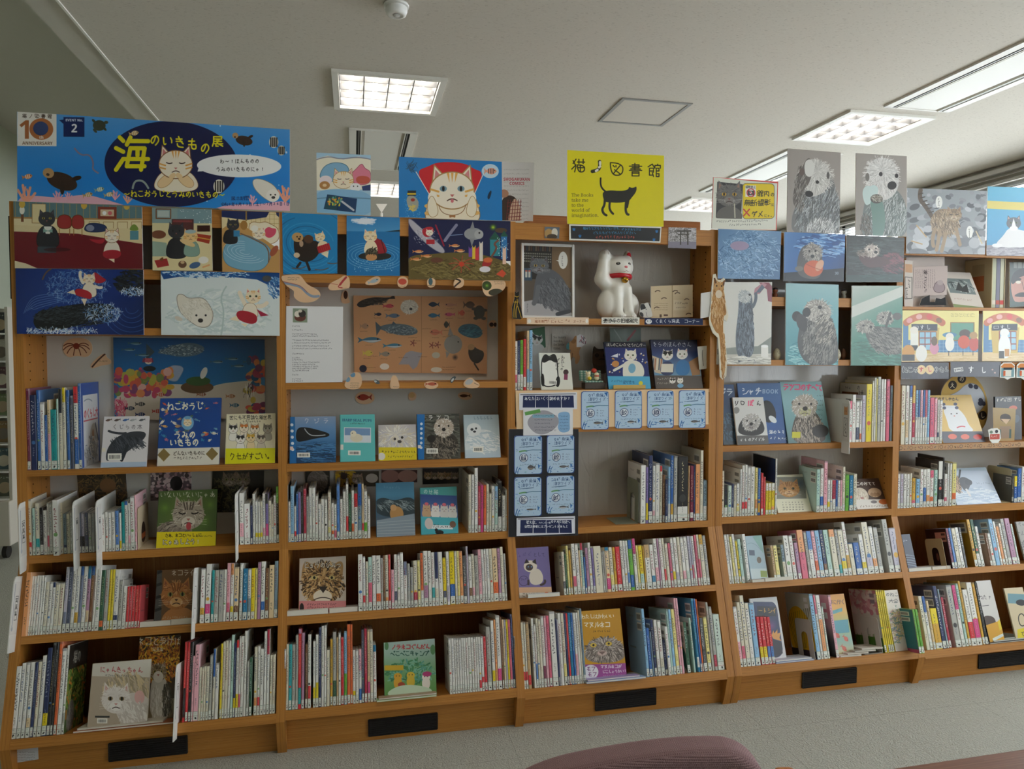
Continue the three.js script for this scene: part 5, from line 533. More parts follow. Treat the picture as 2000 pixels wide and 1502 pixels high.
for (const [x0, y0, x1, y1, n, k, kind] of QZ) {
const w = x1 - x0, h = y1 - y0, X = (u) => x0 + u * w, Y = (v) => y0 + v * h, r = 5;
cutout('quiz_card', 'card', `pale blue fish kanji quiz card numbered Q${n} on the ${+n < 5 ? 'peach' : 'black'} board`, `${x0},${y0 + r} ${x0 + 1.2},${y0 + 1.2} ${x0 + r},${y0} ${x1 - r},${y0} ${x1 - 1.2},${y0 + 1.2} ${x1},${y0 + r} ${x1},${y1 - r} ${x1 - 1.2},${y1 - 1.2} ${x1 - r},${y1} ${x0 + r},${y1} ${x0 + 1.2},${y1 - 1.2} ${x0},${y1 - r}`, +n < 5 ? 0.0045 : 0.0078, 0.0014, (c) => {
Rc(c, x0 - 2, y0 - 2, x1 + 2, y1 + 2, '#2a50a0'); c.fillStyle = '#bcd6ee'; c.beginPath(); c.roundRect(x0 + 1.4, y0 + 1.4, w - 2.8, h - 2.8, 5); c.fill();
for (let i = 0; i < 26; i++) { const e = rnd() > 0.5; const x = e ? X(rnd() > 0.5 ? rr(0.04, 0.2) : rr(0.82, 0.96)) : X(rr(0.08, 0.92)), y = e ? Y(rr(0.06, 0.95)) : Y(rr(0.82, 0.96)); Ln(c, `${x},${y} ${x + rr(1, 4)},${y + rr(-1, 1)}`, ['#4a86c8', '#2e5ea8', '#7aa8dc', '#8cc0c8'][i % 4], rr(0.5, 1.4)); }
Ln(c, `${X(0.05)},${Y(0.96)} ${X(0.1)},${Y(0.84)} ${X(0.12)},${Y(0.8)}`, '#2e66b0', 1.6); Ln(c, `${X(0.13)},${Y(0.97)} ${X(0.15)},${Y(0.86)} ${X(0.21)},${Y(0.82)}`, '#2e66b0', 1.2); Po(c, `${X(0.82)},${Y(0.05)} ${X(0.95)},${Y(0.03)} ${X(0.93)},${Y(0.16)} ${X(0.88)},${Y(0.1)}`, '#2e66b0'); Po(c, `${X(0.84)},${Y(0.74)} ${X(0.93)},${Y(0.78)} ${X(0.86)},${Y(0.86)}`, '#3a78c0');
T(c, 'Q' + n, X(0.24), Y(0.06), h * 0.088, '#33508c', { ls: 0.8 }); T(c, '「魚偏」', X(0.41), Y(0.06), h * 0.09, '#33508c', { ls: 1.0, w: 0.09 }); T(c, '漢字クイズ', X(0.26), Y(0.17), h * 0.086, '#33508c', { ls: 1.06, w: 0.09 }); for (let i = 0; i < 3; i++) { Ln(c, `${X(0.2 + i * 0.12)},${Y(0.3)} ${X(0.42 + i * 0.12)},${Y(0.285)} ${X(0.7)},${Y(0.28)}`, 'rgba(70,100,140,.5)', 1.3); } Ln(c, `${X(0.2)},${Y(0.41)} ${X(0.35)},${Y(0.38)} ${X(0.45)},${Y(0.395)}`, '#6aa070', 2.6); Ln(c, `${X(0.42)},${Y(0.4)} ${X(0.6)},${Y(0.37)} ${X(0.8)},${Y(0.38)} ${X(0.97)},${Y(0.38)}`, '#4a7aa0', 1.3);
c.strokeStyle = '#2a3c78'; c.lineWidth = 1; c.fillStyle = '#e4eef8'; c.beginPath(); c.arc(X(0.34), Y(0.57), h * 0.105, 0, 7); c.fill(); c.stroke(); T(c, k, X(0.34) - h * 0.066, Y(0.57) - h * 0.066, h * 0.135, '#1c2858', { w: 0.085 }); for (let i = 0; i < 3; i++) { LT(c, 'ABC'[i] + '.', X(0.56), Y(0.52 + i * 0.065), h * 0.05, '#5a6a94'); ticks(c, X(0.68), Y(0.49 + i * 0.065), h * 0.036, '#4a5a88', 3 - (i % 2)); } ticks(c, X(0.22), Y(0.725), h * 0.038, '#4a6a90', 14); fish(c, X(0.62), Y(0.82), w * (kind === 3 ? 0.3 : 0.36), h * [0, 0.09, 0.08, 0.16, 0.09, 0.05][kind], '#5a5a62', { f: true, belly: kind === 1 ? '#c8c8cc' : '#8a8278' });
}, { sharp: true, k: 2 });
}
const noren = (c, x0, y0, x1, y1, lines) => { Rc(c, x0 - 5, y0 - 5, x1 + 5, y1 + 5, '#e6e8f2'); Ln(c, `${x0 + 3},${y0 + 3} ${x1 - 3},${y0 + 1.5}`, '#2a2c38', 1.2); const n = 4, W = (x1 - x0 - 14) / n; for (let i = 0; i < n; i++) { const a = x0 + 7 + i * W; Po(c, `${a + 0.6},${y0 + 5} ${a + W - 0.2},${y0 + 4.6} ${a + W + (i - 1.5) * 0.6},${y1 - 4} ${a + (i - 1.5) * 0.6 + 0.8},${y1 - 4}`, '#1e2a58'); } for (const [s, x, y, z, ls] of lines) T(c, s, x, y, z, '#f0f2f6', { w: 0.13, ls }); };
board('noren_notice', 'card', 'white card printed with a navy shop curtain, top of the quiz board', [1014, 768, 1127, 766, 1127, 799, 1014, 801], 0.0048, 0.0012, (c) => noren(c, 1014, 768, 1127, 800, [['あなたはいくつ読めますか？', 1024, 775, 6.8, 1.02]]), { atlas: paperAtlas, dpm: 1800 });
board('quiz_flyer', 'card', 'white flyer printed with a large grey fish, below the curtain card', [1022, 800, 1119, 797, 1119, 849, 1022, 851], 0.0078, 0.001, (c) => { Rc(c, 1015, 790, 1125, 856, '#ebebf0'); Bl(c, '1026,824 1046,804 1066,800 1086,812 1094,822 1084,838 1062,850 1042,846', '#a8a6b0'); Bl(c, '1088,808 1100,804 1114,806 1112,826 1114,842 1096,846 1088,836 1092,824', '#8cb8e0'); c.save(); c.translate(1039, 805); c.rotate(-0.2); Rc(c, -14, -3, 16, 4, '#6aa85a'); c.restore(); Rc(c, 1040, 810, 1082, 816, 'rgba(120,190,220,.7)'); for (const [y, n] of [[811, 15], [819, 12], [826, 11], [833, 14], [839, 15]]) ticks(c, 1044, y, 2.6, '#3a3a48', n); for (let y = 812; y < 840; y += 6) ticks(c, 1093, y, 2.6, '#2a3c70', 6); }, { atlas: paperAtlas, dpm: 1800 });
board('noren_notice', 'card', 'white card printed with a navy shop curtain, foot of the black board', [1009, 1012, 1123, 1008, 1123, 1042, 1009, 1047], 0.0074, 0.0012, (c) => noren(c, 1009, 1011, 1123, 1045, [['答えは、', 1027, 1017, 6.2, 1.0], ['カウンター横', 1052, 1019, 3.8, 1.0], ['OPAC付近へ', 1075, 1016, 6.2, 0.86], ['全問正解者にはプレゼントがあるよ', 1024, 1025.5, 5.2, 1.02]]), { atlas: paperAtlas, dpm: 1800 });
board('paper_notice', 'card', 'small white paper notice at the lower left corner of the plinth', [27, 1465, 74, 1458, 75, 1483, 31, 1490], 0.1355, 0.001, (c) => { Rc(c, 20, 1450, 80, 1495, '#d4d8dc'); for (let i = 0; i < 4; i++) ticks(c, 34, 1468 + i * 5, 2.6, '#7a7e84', 12); }, { atlas: paperAtlas });
// ---------- books ----------
const PAL = { w: '#e9e8e2', W: '#f2f2ee', c: '#e2dcc6', g: '#b4b4ac', G: '#55585c', k: '#1e1c1e', K: '#33322f', n: '#23305e', N: '#4a5068', b: '#2a62b0', B: '#5a8ad0', s: '#8fc0e4', S: '#7c94a2', j: '#1c7aa8', t: '#1ea0a2', T: '#3cb0b8', a: '#b6d8cc', A: '#cfe0d4', e: '#6cb438', f: '#2c5a40', y: '#ecd41c', Y: '#f0e490', z: '#d8a838', o: '#e8703c', O: '#eda468', r: '#d83038', R: '#b83048', M: '#7c2440', p: '#f0b4c0', P: '#e06a84', m: '#d84888', v: '#8a7ab8', V: '#b88aa8', l: '#c4c0d0', u: '#7c5638', h: '#e8cfa4', d: '#c8a878', q: '#7a3050', x: '#7a84a0' };
const NAMES = { w: 'white', W: 'bright white', c: 'cream', g: 'pale grey', G: 'charcoal', k: 'black', K: 'dark grey', n: 'navy', N: 'slate blue', b: 'blue', B: 'light blue', s: 'sky blue', S: 'grey blue', j: 'teal blue', t: 'teal', T: 'turquoise', a: 'mint', A: 'pale green', e: 'lime green', f: 'dark green', y: 'yellow', Y: 'pale yellow', z: 'ochre', o: 'orange', O: 'peach', r: 'red', R: 'crimson', M: 'maroon', p: 'pale pink', P: 'rose pink', m: 'magenta', v: 'violet', V: 'mauve', l: 'lavender grey', u: 'brown', h: 'beige', d: 'tan', q: 'plum', x: 'blue grey' };
const lum = (h) => { const v = [1, 3, 5].map((i) => parseInt(h.slice(i, i + 2), 16)); return v[0] * 0.3 + v[1] * 0.59 + v[2] * 0.11; };
const swatch = {};
function coverTile(k) {   // back cover with its bar codes, one per colour
if (swatch[k]) return swatch[k]; const t = spineAtlas.tile(60, 84), c = t.c; c.save(); c.translate(t.x, t.y); Rc(c, 0, 0, 60, 84, PAL[k]); c.fillStyle = 'rgba(255,255,255,.25)'; c.fillRect(0, 0, 60, 84);
for (const y of [6, 18]) { Rc(c, 40, y, 56, y + 10, '#f0efe8'); for (let i = 0; i < 9; i++) Rc(c, 41.5 + i * 1.5, y + 2, 42.3 + i * 1.5, y + 8, '#333'); } ticks(c, 12, 10, 3, '#777', 5); Rc(c, 8, 50, 30, 52, 'rgba(90,90,90,.4)'); c.restore(); return (swatch[k] = t);
}
const stickers = [0, 1, 2, 3].map((k) => { const t = spineAtlas.tile(20, 34), c = t.c; c.save(); c.translate(t.x, t.y); Rc(c, 0, 0, 20, 34, '#dfe3da'); if (k !== 1) Rc(c, 0, 1, 20, 2, '#4a5a4a'); Rc(c, 0, 17, 20, 18, k === 3 ? '#b05040' : '#5a665a'); ticks(c, 5, 5, 4, '#556', 2); El(c, 9 + k, 26, 5, 2.2, '#1a1a1a', k - 1.5); El(c, 12, 23.5, 2, 2, '#1a1a1a'); c.restore(); return t; });
const creamPix = (() => { const t = spineAtlas.tile(24, 24), c = t.c; for (let i = 0; i < 24; i++) Rc(c, t.x + i, t.y, t.x + i + 1, t.y + 24, i % 2 ? '#e6dfca' : '#d8d0b8'); return t; })();
function spineTile(w, h, spec) {
const W = Math.max(6, w * DPM), H = h * DPM, t = spineAtlas.tile(W, H), c = t.c, base = PAL[spec.base]; c.save(); c.beginPath(); c.rect(t.x, t.y, t.w, t.h); c.clip(); c.translate(t.x, t.y);
Rc(c, 0, 0, W, H, base); const L = lum(base), dark = ['#2a2a2e', '#2c3a66', '#7a2a34', '#2a4a3c', '#4a3a30'], ink = L > 120 ? dark[Math.floor(rnd() * 2.6) % 5] : ['#f2f0e8', '#f2e4b0', '#e8eef4'][Math.floor(rnd() * 3)];
if (rnd() < 0.3) Rc(c, 0, 0, W, H * 0.03, L > 120 ? 'rgba(80,80,90,.35)' : 'rgba(240,240,230,.3)');
if (spec.top) Rc(c, 0, 0, W, H * spec.topF, PAL[spec.top]);
const s = Math.min(W * 0.62, 11), y0 = H * rr(0.07, 0.16), n = Math.floor((H * rr(0.42, 0.56)) / (s * 1.12));
ticks(c, (W - s) / 2, y0, s, ink, n, { v: 1, w: rr(0.12, 0.19) }); ticks(c, (W - s * 0.6) / 2, H * 0.7, s * 0.62, ink, 4, { v: 1 });
if (rnd() < 0.25) El(c, W / 2, H * rr(0.6, 0.68), W * 0.32, W * 0.36, ['#d85a4a', '#4a7ab8', '#3a3a3a', '#e0b040', '#7aa86a'][Math.floor(rnd() * 5)]);
if (spec.obi) { const f = spec.obiF, y1 = H * (spec.label ? 0.885 : 0.94); Rc(c, 0, y1 - H * f, W, y1, PAL[spec.obi]); ticks(c, (W - s * 0.6) / 2, y1 - H * f + 4, s * 0.6, lum(PAL[spec.obi]) > 130 ? '#333' : '#eee', Math.floor((H * f - 8) / (s * 0.7)), { v: 1 }); }
if (W > 8) { c.fillStyle = 'rgba(0,0,0,.12)'; c.fillRect(0, 0, 0.8, H); c.fillRect(W - 0.8, 0, 0.8, H); } c.restore(); return t;
}
function coverGeo(w, h, d, ct, tiles) {
const r = Math.min(0.002, w * 0.25), s = new THREE.Shape(); [[0, d], [0, r], [r, 0], [w - r, 0], [w, r], [w, d], [w - ct, d], [w - ct, ct], [ct, ct], [ct, d]].forEach(([x, z], i) => (i ? s.lineTo(x, z) : s.moveTo(x, z)));
const g = new THREE.ExtrudeGeometry(s, { depth: h, bevelEnabled: false }); g.rotateX(-Math.PI / 2);
const p = g.attributes.position, n = g.attributes.normal, uv = g.attributes.uv, cl = (v) => Math.min(1, Math.max(0, v));
for (let i = 0; i < p.count; i++) {
const x = p.getX(i), y = p.getY(i), z = p.getZ(i); let u;
if (n.getZ(i) > 0.5 && z > -r * 1.2) u = tiles.spine.uv(cl(x / w), cl(y / h)); else if (n.getX(i) > 0.7 && x > w - 1e-5) u = tiles.right.uv(cl(-z / d), cl(y / h)); else if (n.getX(i) < -0.7 && x < 1e-5) u = tiles.left.uv(cl(1 + z / d), cl(y / h)); else u = tiles.edge;
uv.setXY(i, u[0], u[1]);
}
return g;
}
function pageGeo(w, h, d, ct, inset) { const g = box(Math.max(0.001, w - 2 * ct - 0.0004), h - inset * 2, d - ct - inset, w / 2, h / 2, -(d - inset + ct) / 2), uv = g.attributes.uv; for (let i = 0; i < uv.count; i++) uv.setXY(i, ...creamPix.uv(uv.getX(i), uv.getY(i))); return g; }
function labelGeo(w, lh, y) { const t = stickers[Math.floor(rnd() * 4)], ww = Math.max(0.002, w - 0.002), g = box(ww, lh, 0.0006, w / 2, y + lh / 2, 0.0004), uv = g.attributes.uv; for (let i = 0; i < uv.count; i++) uv.setXY(i, ...t.uv(uv.getX(i), uv.getY(i))); return g; }
const ORD = 'first second third fourth fifth sixth seventh eighth ninth tenth eleventh twelfth thirteenth fourteenth fifteenth sixteenth seventeenth eighteenth nineteenth twentieth'.split(' ');
const ord = (n) => (n <= 20 ? ORD[n - 1] : n % 10 === 0 ? { 30: 'thirtieth', 40: 'fortieth', 50: 'fiftieth' }[n] : { 2: 'twenty-', 3: 'thirty-', 4: 'forty-' }[Math.floor(n / 10)] + ORD[n % 10 - 1]);
const LEVELNAME = { 1: 'top shelf', 2: 'sixth shelf up', 3: 'fourth shelf up', 4: 'third shelf up', 5: 'second shelf up', 6: 'bottom shelf' };
const BOOKS = [];
function rowPlane(u, lv, fwd = 0) {
const s = SHELF[u][lv], n = V(0, Math.sin(s.a), Math.cos(s.a)), up = V(0, Math.cos(s.a), -Math.sin(s.a)), o = V(0, s.y, s.z).addScaledVector(n, -0.006 + fwd).addScaledVector(up, 0.0006);
return { o, n, up, a: s.a };
}
function row(u, lv, part, list, o = {}) {
let k = 0; const pl0 = rowPlane(u, lv);
for (const tok of list.trim().split(/\s+/)) {
const m = /^([\d.]+)-([\d.]+):(\d+):(\w)(?:_(\w)(\d+)?)?(?:\^(\w)(\d+)?)?(?:!(\d+))?(?:>(\d+))?(?:\*(\w+))?$/.exec(tok); if (!m) throw new Error('bad book ' + tok);
const [, x0, x1, top, base, obi, of, tp, tf, dd, fw, art] = m, pl = fw ? rowPlane(u, lv, +fw / 1000) : pl0; k++;
const foot = (px) => { let py = 1000, p; for (let i = 0; i < 6; i++) { p = onPlane(px, py, pl.o, pl.n); const v = V().subVectors(p, pl.o).dot(pl.up); py += v * 420; } return onPlane(px, py, pl.o, pl.n); };
const A = foot(+x0), B = foot(+x1), w = Math.max(0.003, B.x - A.x - 0.0006), tpt = onPlane(+x0 + (A.x > 0.6 && pl.a ? -8 : 0), +top, pl.o, pl.n), h = Math.min(0.34, Math.max(0.1, V().subVectors(tpt, pl.o).dot(pl.up)));
const depth = (dd ? +dd / 1000 : Math.min(0.2, Math.max(0.11, h * rr(0.68, 0.76)))), back = pl.a ? 0.215 : -ZB - 0.02;
const label = !o.nolabel && rnd() < 0.9, spec = { base, obi, obiF: of ? +of / 100 : 0.24, top: tp, topF: tf ? +tf / 100 : 0.2, label };
const names = [NAMES[base]]; let desc = (w > 0.022 ? 'thick ' : w < 0.0085 ? 'slim ' : '') + NAMES[base] + ' book' + (obi && obi !== base ? ', ' + NAMES[obi] + ' foot' : tp ? ', ' + NAMES[tp] + ' head' : '');
BOOKS.push({ spec, A, w, h, d: Math.min(depth, back), pl, label, text: `${desc}, ${ord(k)} from left, ${part}, ${WHICH[u]} bookcase`, grp: `books of the ${part}, ${WHICH[u]} bookcase`, area: w * h + (art ? 1 : 0), art });
}
}
row(1, 3, 'fourth shelf row', `42.5-53:763:w_b20^b16 54-61:759:q 61.5-73:772:n 74-80.6:762:b 80.6-88.6:786:W 88.6-94.6:811:b 94.6-101:781:h_p40 101-112.5:800:t 112.5-116.5:779:a 117-124:760:c^k30 124-130.5:757:c^y18 132-138:762:b 139-145:773:N 146-155:755:w_b30^r20 155-161:749:b!200*bluezoo`, {});
row(1, 4, 'third shelf row', `55-63:976:c_r12 64-70:993:a 70.5-78.5:983:c_t20 79-86:992:k_w10 86-93:997:w 93.4-97.4:982:w_P25 97.6-104:983:w 104-116:977:W!190>22 116-124:982:c 124.5-131:1004:S_n10 131-138:1004:c 138.3-142:1000:w 154-159.6:1002:x_k30 160-166:1002:l_k30 166.4-173:1002:N 173.3-180:1002:g 180.5-184.6:1002:g 200-206:1003:w 206.6-212:1000:w 212.6-218.6:1000:w 219-225.6:1000:w 226-233:998:B 233.6-238:1002:w_y20 238.6-244.6:981:t 244.8-251:979:w^b8 251.3-255.3:983:w_p20 255.6-264:970:W 264.2-267.6:967:p`);
row(1, 4, 'third shelf right run', `468.5-477:963:w_p30 477.5-489:984:W 489.5-494:988:n 494.3-498.6:965:w 499-504.4:978:w_y14 504.6-509:980:w_y14 509.2-513.4:978:c_y14 513.6-519:964:w_p20 519.2-525:965:v_m28^K20 525.3-531:978:c 531.2-534.6:985:c 535-540:968:w 540.3-545.6:950:K^e30`);
row(2, 4, 'third shelf row', `559.5-564:948:K 564.2-568:980:w 568.3-575:950:s 575.2-579:989:w_r18 579.2-583:965:b 583.2-588.4:962:v 588.6-593:957:k 593.3-599:955:R 599.2-604:970:g 604.2-610:953:w 610.2-616:953:w 616.2-621.5:970:w 622-627.5:984:w 627.7-633.5:975:w 634-640:975:w 641-647:962:c_Y16 647.5-653:983:w_o14 653.2-658:985:w_P20 658.2-664:946:B 664.5-670:975:w 670.3-676:960:w 676.2-681:946:w_r30 681.3-687:964:f 687.2-692:958:w_o20 692.2-699:964:w^r30 699.3-707:945:S^b40 707.3-711:945:h_r16 711.3-717.5:960:w_e22 717.7-723.5:975:w`);
row(2, 4, 'third shelf right run', `915-920.5:927:c 921-926.5:927:w 927-933.5:914:W 934-939:949:R 939.2-944.5:948:m 944.7-950:948:o 950.3-955:946:c 955.5-960:964:c 960.5-966:950:w 966.5-972.5:950:a^s30 973-980:940:k_w18 981-987.4:968:w 987.7-990.5:956:w`);
row(1, 5, 'second shelf left run', `41-51:1119:O!120>14 52.5-57:1126:w 57.2-62:1126:w 62.2-67:1125:w 67.2-72:1125:w 72.2-77:1125:w 77.2-81.5:1125:w 82-89:1137:c 89.2-95.6:1138:w 95.8-102:1138:w^n10 102.2-110.5:1140:c 110.8-119:1139:c 120-127:1108:l_x20 127.3-135:1109:N 135.2-142:1108:w 142.2-149.6:1107:w_z18 149.8-156:1107:x^b14 156.2-164:1107:w 164.2-171:1106:V_h20^j20 171.2-178:1107:u^b14 178.2-183:1106:w 183.3-191.5:1105:w 191.8-199.6:1114:f_o10 200-207.7:1114:g 208-213:1113:y 213.2-218.5:1113:y 218.8-228:1113:w_n12 228.6-236:1133:g 236.7-244:1145:w 244.3-249.5:1146:r 249.7-255.3:1146:r 255.5-261.4:1145:r 261.6-267.6:1144:r 267.8-271.6:1144:r`);
row(1, 5, 'second shelf right run', `389.5-398:1111:w_z16 399.5-409.5:1102:w_m20 411-416.5:1114:t 417-425:1114:g 425.6-434.5:1113:g 435-440.5:1113:w 441-448:1100:p_P20 448.5-455:1101:w_y14^O20 455.5-464.5:1108:h_u16 466.5-472:1100:w 473-482:1111:j 482.5-489:1111:w_S30 489.5-497:1110:y 497.5-501:1110:Y 501.7-508:1098:V 508.6-516.6:1097:w_b18 517-524:1110:u 524.6-534.7:1104:h 535-542:1096:S`);
row(1, 6, 'bottom shelf left run', `20-30.5:1303:W 31-39.5:1297:w 40-47:1296:w 48-56.5:1295:w_h14^w10 57-63.5:1295:n 63.7-70.3:1294:c 71-79:1282:w 80-89.7:1267:n_y14 90-96.5:1257:k 96.7-102:1256:k 103-109.5:1255:o 109.8-118.4:1268:W 118.7-124:1262:w_g12!190*greencat`);
row(1, 6, 'bottom shelf right run', `355-360:1255:r_k36 360.5-366:1255:r 366.3-372:1255:k 372.3-376:1282:p 376.3-386:1260:p 386.2-390.6:1304:c 390.8-395.5:1303:c 395.7-400:1302:c 400.3-406:1302:c 406.5-412:1280:g 413-418:1268:c^b40 418.3-425:1296:w 427.6-432:1258:y 432.2-437:1254:c 437.2-443:1252:c 443.3-448:1252:w 448.3-453.5:1241:a 454-458.3:1256:n_y14 458.6-464:1251:w_y18^r10 464.3-468:1243:w_P16 468.2-474:1243:w 474.3-479.4:1233:w 480-485:1292:g 485.4-491:1285:f 494.7-501:1264:c_O14 501.3-506.5:1263:w_r14 506.8-513.5:1268:w 513.8-519:1234:w 519.4-525:1230:w^R30 526-531:1280:c 531.3-537:1279:c`);
row(2, 6, 'bottom shelf left run', `554-557.8:1268:w 558-563:1259:c 563.3-569.6:1259:T 569.8-576:1259:g 576.3-581.6:1241:g 581.8-588:1229:r_t20^V6 588.3-594:1237:V 595.6-600.6:1259:u 601-607:1240:w_r18 611-616:1253:w_y18^w12 616.3-622:1240:w_y22 622.3-627.5:1226:n 627.7-633:1223:w 633.2-637.5:1222:w 638-644:1270:c 645-650:1249:z 650.3-657:1235:g_f22 657.5-661:1245:d 661.3-666:1236:w 666.3-672:1245:r 672.5-678:1233:s_e30 678.5-685:1220:o 685.2-689.2:1220:o 689.4-695:1270:w_y12 695.2-701:1269:w 701.5-707:1268:w_b20^p40 707.2-712:1230:N 712.5-718:1228:R 718.5-723.4:1230:h_m16 723.6-729.5:1230:c 730-736:1260:w^j12`);
row(2, 5, 'second shelf row', `700-709:1083:w 709.3-714.5:1087:w_r16 715-720:1097:c 720.3-727.5:1088:a_P40 728-735:1085:w 735.5-744.5:1085:w_o18 745-749:1090:g 749.2-753.4:1085:u 753.7-759.5:1084:c_O10 760-764.5:1083:r 765-771:1113:p 771.2-777:1083:w_N20 777.3-783:1083:w 783.2-789.5:1079:W 789.8-796.5:1097:w^x30 797-802.5:1101:g 803-808.5:1108:g 809-816.5:1095:c_R20 817-822.5:1094:Y 823-828.5:1080:w^o70 829-837.5:1076:w_V26 838-844.5:1076:w 844.8-851:1079:w_t22 851.3-858:1078:w_c20^n50 858.5-866.5:1078:w 867-873.5:1089:y_N18 874-880:1077:w_l30 880.5-890:1076:y_b26 890.3-895:1076:c 895.2-900:1076:Y 900.2-906.5:1076:O 907-913.3:1085:G 913.5-917.6:1067:l 918-924:1085:w_u20 924.3-929.5:1082:c_p20 930-937:1085:g 937.3-943.3:1073:p 943.6-948.5:1073:w 948.8-953:1072:w 953.3-959:1072:w 959.3-965:1072:c 965.3-975:1071:h_o24 975.3-981:1071:V 981.3-987:1068:c 987.2-991.6:1081:g`);
row(2, 6, 'bottom shelf right run', `879-884.4:1247:w 884.6-890:1247:w 890.2-894:1247:w 894.2-899:1247:w 899.2-904:1247:w 904.2-908:1246:w 908.2-913:1246:w 913.2-917.5:1246:w 917.7-923.3:1245:w 923.5-928:1245:w 928.2-933:1245:w 933.2-937.4:1244:w 937.6-942.3:1244:w_r14 942.5-947.8:1243:w_r14 948-953.3:1243:r 954-962:1224:g 963.5-969.7:1212:w_y16 970-974:1210:O 974.2-982:1202:w_m16 982.4-986:1205:u 986.3-990.6:1210:h 990.8-994:1210:l 994.2-998:1210:y 998.2-1003:1210:P 1003.2-1007:1200:n 1007.2-1010.6:1243:G`);
row(3, 2, 'fifth shelf row', `1005.4-1010.8:666:w_P20 1011-1016:665:n_w20 1016.2-1022:664:e_w20 1022.2-1028:662:r_w20 1029-1033.8:646:h_s24 1034-1040:645:s`);
row(3, 4, 'third shelf row', `1251-1261:909:W!150 1261.5-1266:913:v_y30 1266.5-1274:890:n_w6 1274.5-1279.5:910:w_p10 1280-1288:905:w 1288.5-1293:910:c^r10 1294-1299:928:u 1299.5-1304:937:n>8 1304.5-1309:912:s_w22 1309.5-1315:890:b_z16 1315.5-1322.5:891:g 1323-1343:893:k_w12 1343.5-1346.5:910:d 1348-1354.3:910:M_w10 1354.5-1357.5:908:n 1358-1366.5:907:O 1367-1373:880:c 1373.5-1380.5:938:S_w24`);
row(3, 5, 'second shelf row', `1102-1107:1078:c_G20 1107.3-1111:1083:f 1111.2-1115.6:1066:Y 1116-1120:1074:z 1122-1128.5:1062:w_P24 1129-1135.5:1062:w 1136-1139:1075:h 1139.3-1144.2:1061:a^R14 1144.5-1148:1088:b 1148.5-1154:1070:V 1154.5-1160:1060:w 1160.5-1164.6:1071:v 1165-1180:1067:c 1180.3-1183.6:1077:g 1184-1187:1077:g 1187.3-1195:1069:h_m24^j8 1195.5-1202:1069:c_Y26 1202.5-1207.6:1069:z 1208-1217:1068:r 1218-1223.4:1056:w 1223.6-1228.6:1056:w 1229-1233.4:1056:w_B24 1234-1241:1055:e_b24^b18 1242.5-1248.6:1052:w^m30 1249-1253:1066:Y 1253.5-1261:1065:y_a24 1262-1264.5:1066:z 1265-1275:1064:w^d30 1275.7-1283:1064:w_j18 1284-1290.6:1052:w_p30 1291.3-1294.3:1052:V 1295-1300.7:1051:w 1301-1305.4:1051:c_r26 1306-1311.6:1061:c 1312.5-1317:1061:P 1317.7-1323:1050:w_y20 1324-1330:1050:w_l18 1331-1336.5:1049:c 1337.4-1343.5:1049:w_p20 1344-1350.5:1048:w_A20 1351.4-1356:1047:l 1356.4-1359.4:1047:l_P30 1359.7-1364:1047:w 1365-1369.4:1045:P 1369.8-1373.9:1044:c_P40 1374.6-1381.6:1044:c^z20 1382-1387.7:1046:g`);
row(3, 6, 'bottom shelf left run', `1023.6-1028.5:1216:c_r14 1028.7-1033:1216:c_r14 1033.3-1039.5:1216:d_r14 1044.5-1049:1208:w 1049.2-1053.2:1220:w_B26 1053.6-1058:1208:c 1058.2-1063.4:1210:c 1063.8-1069.4:1204:w_q18 1070-1074.3:1203:p 1074.6-1080:1203:P 1081-1092:1195:w 1092.6-1095:1208:n 1095.4-1097.6:1210:l 1097.9-1103.4:1198:w 1104-1109.8:1198:c_Y18 1110-1113.6:1199:n 1113.8-1117.5:1198:r 1117.7-1123:1197:j 1123.2-1127.7:1197:b 1128-1133:1197:w_p30 1133.2-1137.8:1197:w 1138-1141:1192:c 1141.3-1146:1189:S`);
row(3, 6, 'bottom shelf right run', `1264-1269.6:1189:s^s20!190 1270-1276:1227:b 1276.3-1279.5:1234:S 1280-1285:1211:n 1286-1292:1211:w^w40 1293-1300:1212:w_c20 1300.5-1306:1250:n 1307-1312.6:1224:W>8 1313-1316.5:1190:a 1316.8-1322:1190:s 1322.5-1329:1190:Y 1329.5-1333.5:1168:p 1333.7-1338:1168:p 1344-1350:1215:f*greenfield 1356-1360:1207:a 1364-1369:1169:j_w14 1369.3-1372.7:1169:b 1373-1375.8:1170:o 1376.2-1383:1207:G 1384-1391:1205:Y 1392-1396.5:1176:g 1397-1403:1185:g_R18 1403.5-1416:1200:A`);
row(4, 3, 'fourth shelf row', `1659-1663.7:783:w_p20^P20 1664-1671:771:w 1671.5-1678:784:w_N30 1678.6-1682.6:782:w_o14 1683-1689.7:772:l 1691-1701.4:750:y!190*mag 1702-1706:744:c 1706.4-1710:738:w 1710.4-1712.5:740:Y 1712.8-1719:736:g 1719.6-1724:741:w 1724.3-1729:741:w 1730-1736.5:741:P 1738-1742.4:753:S 1742.7-1746.5:753:A`, { nolabel: true });
row(4, 4, 'third shelf left run', `1408.5-1414:920:c 1414.4-1421:947:w^k70 1421.8-1428.8:949:A 1429-1433:945:n_w16 1433.2-1437.8:947:c 1438.3-1444:944:w_Y18 1444.7-1448.5:917:w 1448.8-1454:909:w_r16 1454.3-1459.5:908:w_r16 1459.8-1465.5:912:w 1466-1473.5:912:w 1474.6-1479.4:914:Y_O22 1480-1485:915:b_z20 1485.7-1490.5:924:r 1491-1494.8:932:r 1495.3-1500:944:y^w24 1500.2-1506:944:y^w24 1506.2-1513:944:y_O14^w24 1513.4-1517.2:896:w!190*nightsky`);
